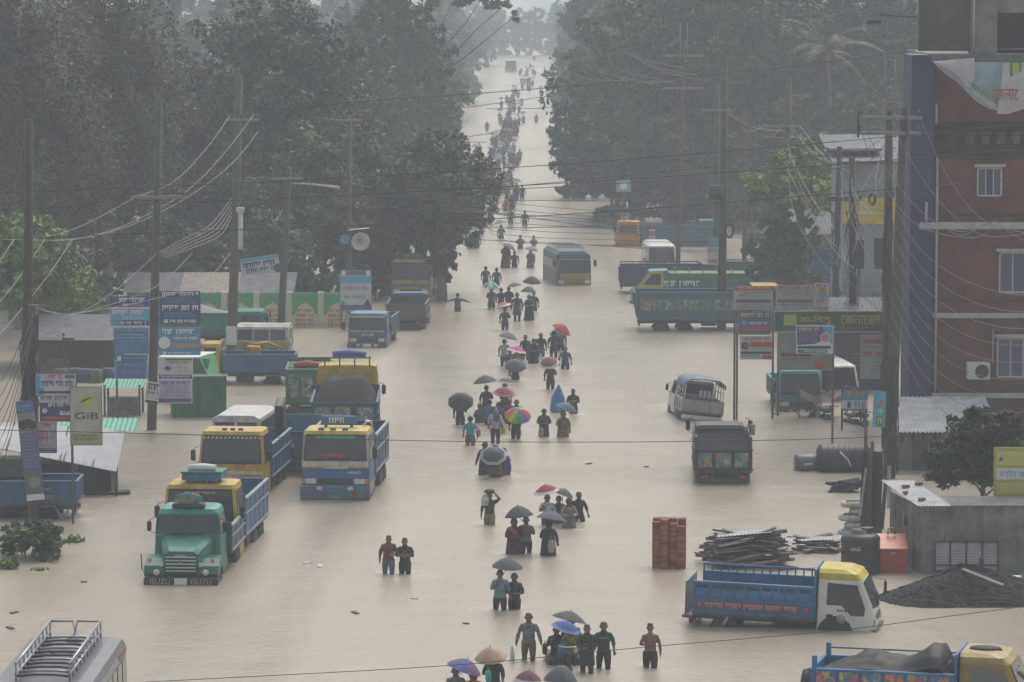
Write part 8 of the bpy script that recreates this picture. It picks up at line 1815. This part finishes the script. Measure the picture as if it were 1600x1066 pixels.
# ---- pairs further up
_, h, _ = person(781, 953, 889, 'hold', FC + 10, (.16, .27, .32), DK, 'man in light blue shirt sharing a dark patterned umbrella', 'shirt'); umbrella(793, 886, 52, h, (.075, .09, .09), 'dark grey-green patterned umbrella over two men', dome=.36, tilt=(4, -4))
person(804, 952, 894, 'carry', FC - 14, (.045, .05, .055), BK, 'man in dark shirt looking at his hands beside the light blue shirt', 'shirt', skin=1)
_, h, _ = person(822, 865, 806, 'hold', FC, (.17, .165, .16), BK, 'man in grey shirt and dark trousers with a woman in maroon', 'longshirt', flip=True); umbrella(811, 806, 48, h, (.05, .055, .065), 'black pointed umbrella over the couple', dome=.42, tilt=(-6, 0))
person(803, 866, 809, 'carry', FC + 10, (.09, .025, .03), (.07, .022, .03), 'woman in maroon robe with an orange scarf', 'robe', veilcol=(.1, .04, .035))
mb = MB(); g = G(804, 866)
t = thing('orange_scarf', 'orange scarf across the chest of the woman in maroon', 'scarf', (g.x, g.y - .16, .72)); MB().tube([(-.12, .0, .14), (0, -.05, .0), (.1, .0, -.16)], [.05, .08, .05], 0, 8).obj('cloth', cloth((.38, .09, .045)), t)
_, h, _ = person(857, 868, 812, 'hold', AW - 10, BK, BK, 'woman in black robe carrying a beige handbag', 'robe', flip=True); umbrella(861, 811, 50, h, (.085, .095, .125), 'slate blue umbrella over the woman with the handbag', dome=.32, tilt=(8, 6))
g = G(861, 868); bag('handbag', (g.x, g.y - .3, .55), (.3, .27, .22), 'beige handbag carried by the woman in black', 1.2)
_, h, _ = person(855, 820, 772, 'hold', FC, (.5, .5, .52), DK, 'man in white shirt under the crimson umbrella', 'shirt'); umbrella(854, 769, 42, h, (.28, .03, .055), 'crimson umbrella with white rim over the man in white shirt', trim=(.5, .45, .46), dome=.36, tilt=(-10, -4))
person(889, 825, 777, 'carry', FC + 12, (.32, .22, .19), (.13, .12, .12), 'woman in beige pink top with a grey skirt', 'robe', veilcol=(.05, .045, .045))
_, h, _ = person(873, 818, 774, 'hold', FC, DK, DK, 'man in dark clothes behind the beige pink woman', 'shirt', flip=True); umbrella(880, 772, 36, h, (.06, .065, .08), 'small dark umbrella tilted beside the crimson one', dome=.3, tilt=(22, 0))
person(904, 815, 768, 'walk', FC + 25, BK, BK, 'man in black T-shirt at the edge of the group under the crimson umbrella', 'shirt')
t, h, s = person(765, 820, 768, 'headload', FC - 10, DK, (.2, .17, .08), 'man with a black bundle on his head and khaki shorts', 'shorts'); 
tb = thing('head_bundle', 'black bundle balanced on the head of the man in khaki shorts', 'bundle', (t.location.x, t.location.y, t.location.z + 1.6 * s)); MB().loft([ell((0, 0, z), r_, r_ * 1.2) for z, r_ in ((0, .1), (.03, .17), (.1, .18), (.15, .12))], 0).obj('bundle', cloth(BK), tb)
tb = thing('white_cloth', 'white cloth hanging over the shoulder of the man with the bundle', 'cloth', (t.location.x - .15, t.location.y - .1, t.location.z + 1.42 * s)); MB().loft([ell((0, 0, z), r_, r_ * .7) for z, r_ in ((-.2, .1), (-.05, .14), (.1, .1), (.17, .04))], 0).obj('cloth', cloth((.5, .5, .5)), tb)
person(607, 897, 834, 'bow', FC + 6, (.14, .04, .035), (.1, .13, .18), 'man in maroon shirt and jeans walking with head bowed', 'shirt')
person(633, 897, 839, 'cross', FC - 6, BK, DK, 'man in black T-shirt with arms folded beside the maroon shirt', 'shirt')
# ---- group in front of the low cable
t, h, s = person(758, 742, 690, 'side', AW + 10, (.04, .07, .07), (.04, .06, .06), 'woman in dark green robe carrying a bag, walking away', 'robe', veilcol=(.05, .09, .09))
_, h, _ = person(774, 746, 695, 'hold', AW, (.12, .04, .045), (.12, .04, .04), 'person in maroon behind a dark umbrella with a pale ring', 'robe'); umbrella(771, 712, 44, h, (.055, .085, .1), 'dark umbrella with a pale ring tipped towards the walkers behind', panels=[(.055, .085, .1)], trim=(.3, .33, .3), dome=.3, tilt=(-4, -52))
person(787, 742, 700, 'walk', AW - 15, (.06, .07, .22), (.06, .06, .2), 'child in violet-blue dress at the edge of the group', 'robe', veilcol=(.05, .06, .18))
person(735, 696, 650, 'walk', AW + 4, (.06, .27, .32), (.16, .1, .09), 'man in bright teal shirt and plaid shorts walking away', 'shorts')
g = G(748, 692); bag('plastic_bag', (g.x, g.y, .62), (.45, .12, .16), 'pink plastic bag in the hand of the man in teal', 1.1)
t, h, s = person(774, 693, 636, 'walk', AW, (.42, .4, .45), BK, 'man in white shirt with a grey backpack on his head and shoulders', 'shirt')
tb = thing('backpack', 'grey-blue backpack on the shoulders of the man in white', 'backpack', (t.location.x + .03, t.location.y - .2, t.location.z + 1.38 * s)); MB().loft([ell((0, 0, z), .11 * r_, .19 * r_) for z, r_ in ((-.25, .7), (-.2, 1), (.05, 1.05), (.2, .85), (.26, .4))], 0).obj('pack', cloth((.11, .12, .15)), tb); MB().tube([(0, -.15, .2), (.12, -.16, .05), (.08, -.15, -.2)], .02, 0, 5).obj('strap', cloth((.08, .08, .1)), tb)
g = G(786, 690); bag('plastic_bag', (g.x, g.y - .1, .75), (.42, .36, .08), 'yellow plastic bag carried by the man in white', 1.3)
_, h, _ = person(806, 686, 640, 'hold', AW, BK, BK, 'man in black under the rainbow umbrella', 'shirt')
RB_ = [(.5, .04, .03), (.6, .25, .03), (.6, .55, .06), (.25, .5, .06), (.05, .35, .12), (.1, .25, .45), (.2, .12, .38), (.5, .1, .2)]
umbrella(809, 650, 42, h, (.5, .1, .1), 'rainbow umbrella with panels of every colour', panels=RB_, dome=.4, tilt=(4, -38), ribs=16)
person(807, 668, 624, 'carry', FC, DK, DK, 'dark haired man with yellow collar just beyond the rainbow umbrella', 'shirt')
_, h, _ = person(719, 664, 622, 'hold', AW, DK, DK, 'person hidden to the knees behind the broad black umbrella', 'shirt'); umbrella(720, 628, 42, h, (.045, .05, .055), 'broad black umbrella covering a walker to the knees', dome=.42, tilt=(0, -58))
_, h, _ = person(760, 648, 602, 'hold', AW, BK, BK, 'man in black walking away under a dark umbrella', 'shirt'); umbrella(758, 597, 40, h, (.07, .075, .088), 'dark umbrella over the man walking away', dome=.34, tilt=(-8, 0))
_, h, _ = person(789, 640, 598, 'hold', FC, DK, DK, 'person in dark clothes under the umbrella with a thin pale rim', 'shirt'); umbrella(793, 598, 36, h, (.06, .068, .07), 'dark umbrella with a thin pale rim', trim=(.2, .21, .22), dome=.26, tilt=(8, 0))
_, h, _ = person(785, 655, 617, 'hold', AW, DK, DK, 'person under the rose crimson umbrella', 'shirt'); umbrella(788, 615, 38, h, (.28, .06, .1), 'rose crimson umbrella among the dark ones', trim=(.36, .14, .2), dome=.34, tilt=(6, -12))
person(750, 661, 630, 'carry', AW - 20, (.13, .105, .085), (.12, .1, .085), 'woman in brown shawl next to the backpack walkers', 'robe', veilcol=(.12, .1, .085))
person(765, 664, 624, 'walk', AW, (.07, .13, .25), DK, 'person with a blue rucksack among the dark umbrellas', 'shirt')
person(796, 662, 623, 'carry', FC, (.16, .03, .035), DK, 'person in dark red top below the rose crimson umbrella', 'shirt')
person(779, 668, 628, 'walk', AW, (.05, .055, .07), BK, 'person in black jacket beside the blue rucksack', 'longshirt')
person(850, 682, 638, 'carry', FC, (.07, .05, .045), (.06, .05, .045), 'man in dark brown shirt looking down with a grey bag', 'kurta', skin=1)
g = G(846, 683); bag('carry_bag', (g.x, g.y - .15, .4), (.25, .25, .26), 'pale grey bag held by the man in dark brown', 1.1)
_, h, _ = person(880, 683, 642, 'hold', FC, (.2, .14, .07), (.2, .15, .1), 'woman in ochre and tan sari under the slate umbrella', 'robe', veilcol=(.06, .06, .06)); umbrella(885, 638, 36, h, (.1, .14, .18), 'slate blue-grey umbrella over the woman in ochre', dome=.3, tilt=(20, -10))
person(896, 646, 607, 'cross', FC - 15, BK, DK, 'man in black T-shirt behind the slate umbrella', 'shirt')
t, h, s = person(872, 644, 608, 'carry', AW + 30, (.05, .06, .08), (.05, .05, .06), 'person hooded in a bright blue plastic sheet', 'shirt')
mb = MB(); mb.loft([[Vector((r_ * math.cos(a) * (1 + .12 * math.sin(3 * a)) + x, r_ * 1.1 * math.sin(a), z)) for a in [2 * math.pi * i / 14 for i in range(14)]] for z, r_, x in ((1.85, .02, -.06), (1.7, .1, -.04), (1.5, .18, -.02), (1.3, .26, 0), (1.0, .3, 0), (.75, .34, -.02))], 0, True, False, True); mb.obj('rain_sheet', mat('plastic_blue', (.06, .15, .38), .4, 0, .15), t)
_, h, _ = person(860, 608, 566, 'hold', AW, DK, BK, 'man in dark clothes under the brown umbrella with white edge', 'shirt'); umbrella(858, 568, 34, h, (.25, .1, .06), 'brown umbrella with a broad white edge', trim=(.5, .48, .46), dome=.36, tilt=(-8, -30))
person(883, 577, 541, 'walk', FC + 10, (.045, .055, .075), DK, 'man in navy T-shirt with a small print wading below the red umbrella', 'shirt')
_, h, _ = person(865, 560, 517, 'hold', AW, (.045, .05, .07), DK, 'man in dark navy shirt holding the red umbrella', 'shirt'); umbrella(877, 516, 34, h, (.42, .04, .06), 'bright red umbrella tipped to one side', dome=.36, tilt=(38, -10))
_, h, _ = person(876, 548, 512, 'hold', FC, GRYC, DK, 'person in grey behind the red umbrella', 'longshirt'); umbrella(872, 521, 28, h, (.16, .165, .19), 'pale grey umbrella half hidden behind the red one', dome=.36, tilt=(-10, -20))
person(821, 562, 523, 'walk', FC, BK, BK, 'man in black at the start of a row of three', 'shirt'); person(834, 568, 529, 'carry', FC, BK, BK, 'woman in black robe in the middle of the row of three', 'robe')
person(845, 557, 520, 'walk', FC, BK, GRYC, 'man in black with a red cap beside the woman in black', 'shirt', capcol=(.3, .04, .035))
_, h, _ = person(788, 572, 530, 'hold', AW, (.3, .31, .33), DK, 'person in pale shirt under the blue-grey umbrella', 'shirt'); umbrella(794, 528, 32, h, (.1, .12, .145), 'blue-grey umbrella above a pale shirt', dome=.34, tilt=(14, 0))
_, h, _ = person(807, 578, 543, 'hold', FC, (.3, .2, .17), DK, 'woman in pinkish top under the hot pink umbrella', 'shirt'); umbrella(807, 549, 34, h, (.5, .08, .25), 'hot pink umbrella with white rim', trim=(.55, .45, .5), dome=.3)
_, h, _ = person(805, 593, 560, 'hold', AW, (.05, .03, .03), NV, 'person in dark clothes under the wide grey umbrella below the pink one', 'longshirt'); umbrella(805, 572, 36, h, (.09, .1, .12), 'wide grey umbrella just below the hot pink one', dome=.34, tilt=(4, -34))
person(797, 576, 545, 'carry', FC, DK, DK, 'man in dark shirt between the pink and grey umbrellas', 'shirt')
# ---- middle of the road
_, h, _ = person(789, 516, 480, 'hold', AW, DK, DK, 'man in black under the orange umbrella', 'shirt'); umbrella(786, 478, 28, h, (.42, .12, .06), 'orange umbrella with a white rim', trim=(.5, .46, .44), dome=.26)
t, h, s = person(715, 487, 458, 'out', AW - 12, (.06, .07, .085), DK, 'boy in grey-blue shirt splashing with arms spread', 'shirt')
_, h, _ = person(768, 482, 449, 'hold', FC, (.07, .06, .065), DK, 'person in dark tunic under the green and white umbrella', 'kurta'); umbrella(767, 448, 28, h, (.03, .3, .2), 'green and white panelled umbrella', panels=[(.03, .3, .2), (.5, .5, .5)], dome=.36, tilt=(6, -8))
for (x, y, hd, c, w_, ps, lb) in ((783, 481, 450, NV, 'shirt', 'walk', 'man in navy shirt beside the green and white umbrella'), (795, 482, 448, BK, 'shirt', 'carry', 'man in black in the huddle under grey umbrellas'), (808, 502, 449, (.05, .06, .065), 'kurta', 'walk', 'tall man in grey-green tunic with a dark bag'), (827, 501, 460, (.04, .2, .15), 'robe', 'carry', 'woman in green shawl and black skirt in the huddle'), (834, 486, 456, DK, 'shirt', 'walk', 'man in dark shirt behind the woman in green shawl'), (759, 447, 416, (.06, .1, .18), 'shirt', 'walk', 'man in blue T-shirt walking in a pair'), (776, 447, 418, (.05, .055, .075), 'shirt', 'walk', 'man in dark T-shirt beside the blue T-shirt')):
    person(x, y, hd, ps, AW if x < 800 else FC, c, BK if w_ == 'robe' else DK, lb, w_)
hc = G(808, 500) + Vector((.1, .4, 0)); hc.z = 1.0
umbrella(804, 447, 24, hc, (.11, .12, .145), 'light grey umbrella over the huddle', dome=.3); hc2 = G(824, 500) + Vector((0, .3, 0)); hc2.z = .9
umbrella(826, 456, 26, hc2, (.09, .1, .14), 'bluish umbrella over the woman in green shawl', dome=.4); hc3 = G(833, 486) + Vector((0, .2, 0)); hc3.z = .9
umbrella(831, 441, 30, hc3, (.06, .066, .075), 'dark domed umbrella above the huddle', dome=.4, tilt=(5, -10))
_, h, _ = person(790, 418, 380, 'hold', FC, (.075, .07, .06), (.09, .07, .06), 'woman in brown sari reaching out one arm', 'robe'); umbrella(795, 387, 26, h, (.11, .12, .14), 'grey umbrella beside the woman reaching out', dome=.3)
person(804, 418, 392, 'walk', AW, (.06, .065, .075), DK, 'person in dark shirt following the woman in brown sari', 'shirt')
_, h, _ = person(829, 418, 389, 'hold', FC, (.26, .19, .18), (.2, .15, .14), 'woman in pale rose dress under the lilac umbrella', 'robe'); umbrella(830, 391, 25, h, (.2, .14, .24), 'lilac umbrella over the woman in pale rose', dome=.28)
for (x, y, hd, c, lb) in ((813, 389, 367, (.1, .1, .1), 'man in grey shirt wading past the bus'), (834, 384, 368, (.16, .16, .17), 'man in light shirt wading past the bus'), (736, 388, 364, (.34, .34, .35), 'woman in white sharing an umbrella by the tree')):
    person(x, y, hd, 'carry', FC, c, c, lb, 'shirt' if x > 800 else 'robe', face=False)
_, h, _ = person(745, 388, 362, 'hold', FC, (.1, .1, .1), DK, 'man in grey sharing an umbrella with the woman in white', 'shirt', face=False); umbrella(737, 360, 25, h, (.11, .12, .15), 'grey-blue umbrella over the couple by the tree', dome=.3)
_, h, _ = person(752, 366, 344, 'hold', FC, (.11, .07, .07), DK, 'person in brown under the lavender blue umbrella', 'shirt', face=False); umbrella(753, 344, 20, h, (.12, .15, .3), 'lavender blue umbrella near the overhanging branches', dome=.4)
_, h, _ = person(783, 373, 351, 'hold', AW, (.08, .09, .11), DK, 'person in slate clothes under the flat pale umbrella', 'shirt', face=False); umbrella(781, 349, 22, h, (.2, .21, .22), 'flat pale grey umbrella', dome=.26)
for (x, y, hd, c, lb) in ((798, 350, 325, (.1, .09, .09), 'person in dull brown further up the road'), (820, 353, 329, (.07, .07, .075), 'person in charcoal further up the road'), (766, 347, 317, (.09, .09, .1), 'person in slate grey near the branches'), (752, 340, 316, (.22, .17, .14), 'person in pale orange near the branches'), (790, 330, 312, (.4, .07, .06), 'person in a bright red shirt far up the road')):
    person(x, y, hd, 'walk', AW, c, DK, lb, 'shirt', face=False)
# ---- the crowd that thins out along the far road
q = random.Random(21); far = []
for (cx_, cy2, n) in ((797, 318, 3), (786, 302, 4), (806, 310, 3), (790, 285, 6), (776, 268, 5), (796, 262, 6), (806, 250, 3), (778, 245, 7), (792, 236, 6), (764, 232, 4), (786, 218, 7), (797, 205, 4), (790, 190, 6), (803, 176, 5), (796, 162, 6), (808, 150, 5), (818, 140, 5), (828, 128, 4), (820, 118, 4), (836, 108, 3)):
    for i in range(n): far.append((cx_ + q.gauss(0, 6), cy2 + q.gauss(0, 5)))
for i, (x, y) in enumerate(far + [(761, 204), (818, 193), (838, 192), (836, 118), (845, 150), (815, 165)]):
    hgt = (y + 30) / 18 * 1.12; c = q.choice([DK, BK, NV, (.1, .09, .09), (.16, .14, .13), (.06, .08, .12), (.2, .2, .21), (.12, .05, .05)])
    nm = {DK: 'charcoal', BK: 'black', NV: 'navy', (.1, .09, .09): 'brown-grey', (.16, .14, .13): 'dull beige', (.06, .08, .12): 'slate blue', (.2, .2, .21): 'pale grey', (.12, .05, .05): 'dark red'}[c]
    t, h, s = person(x, y, y - hgt, 'hold' if i % 3 == 1 else 'walk', q.choice([AW, FC]), c, DK, 'distant wader in ' + nm + ' in the far crowd', 'shirt', face=False, group='far crowd wading away, in ' + nm)
    if i % 3 == 1:
        uc, un = [((.12, .14, .18), 'slate'), ((.07, .075, .085), 'dark'), ((.3, .3, .33), 'pale'), ((.09, .1, .14), 'blue-grey')][(i // 3) % 4]
        umbrella(x, y - hgt - 2, hgt * .78, h, uc, 'distant ' + un + ' umbrella in the far crowd', dome=.4, group='umbrellas in the far crowd, ' + un)
for (x, y, w_, c, lb) in ((777, 249, 15, (.06, .24, .4), 'sky blue umbrella in the far crowd'), (743, 229, 16, (.5, .25, .28), 'pink umbrella in the far crowd'), (766, 231, 12, (.5, .5, .53), 'white umbrella in the far crowd')):
    _, h, _ = person(x, y + 18, y + 1, 'hold', AW, DK, DK, 'distant wader under the ' + lb.split(' umbrella')[0] + ' umbrella', 'shirt', face=False); umbrella(x, y, w_, h, c, lb, dome=.4)
# vehicles far up the road
van('minibus', 798, 112, 2.3, 6, 2.9, .6, -90, 'pale bus showing faintly far up the road', (.4, .4, .4), 'bus')
t, c = side_truck('cargo_truck', 797, 212, 4.4, 1.9, .5, 92, 'dark open cart lorry carrying people in the far crowd', DARK, DARK, (.05, .05, .06), .6, 2.2, 1.0)
for i in range(5):
    p_ = t.location; person(0, 0, 0, 'walk', AW, q.choice([DK, NV, (.1, .09, .09)]), DK, 'distant passenger standing on the open cart lorry', 'shirt', face=False, loc=(p_.x + (-.6, -.2, .2, .6, .1)[i], p_.y - .2 - .35 * i, p_.z + 1.0), hs=1.62, group='passengers on the cart lorry')

# ------------------------------------------------------------------ ripples that ring everything standing in the moving water
mb = MB(); q = random.Random(4)
for o in list(col.objects):
    if o.parent is None and o.get('category') in ('person', 'truck', 'pickup', 'bus', 'brick stack', 'utility pole', 'cart') and o.location.y < 230 and o.location.z < .05:
        kids = [(-.3, 0, .22)] if o['category'] in ('person', 'utility pole', 'brick stack') else [(-1.0 - 1.1 * k, 0, 1.1) for k in range(5)]
        for (dx, dy, r0) in kids:
            c_, s_ = math.cos(o.rotation_euler.z), math.sin(o.rotation_euler.z); big = r0 > .5
            if not big: X, Y_ = o.location.x, o.location.y
            else:
                sg = 1 if math.sin(o.rotation_euler.z) < -.7 or abs(s_) < .5 and False else 1
                X, Y_ = o.location.x + c_ * dx, o.location.y + s_ * dx
                if abs(s_) > .7 and s_ > 0: X, Y_ = o.location.x - c_ * dx, o.location.y - s_ * dx
                if abs(s_) <= .7: X, Y_ = o.location.x + c_ * (dx + 3.2), o.location.y + s_ * (dx + 3.2)
            R1 = r0 + q.uniform(.7, 1.3); wl = q.uniform(.2, .32); A = .024 if not big else .02; ph = q.uniform(0, 6); n, m = 40, 16; vs = []
            for i in range(m):
                u = i / (m - 1); r = r0 * .5 + (R1 - r0 * .5) * u
                for j in range(n):
                    a = 2 * math.pi * j / n; w_ = math.sin(math.pi * min(1, u * 1.05)) * (1 - u)
                    vs.append((X + r * math.cos(a) * (1 + .1 * math.sin(2 * a + ph)), Y_ + r * math.sin(a), .004 * (1 - u) + A * w_ * math.cos(2 * math.pi * r / wl + ph + .8 * math.sin(3 * a + ph)) + (.019 * w_)))
            mb.add(vs, [(i * n + j, (i + 1) * n + j, (i + 1) * n + (j + 1) % n, i * n + (j + 1) % n) for i in range(m - 1) for j in range(n)], 0, True)
tag(mb.obj('flood_water_ripples', FLOOD), kind='structure')
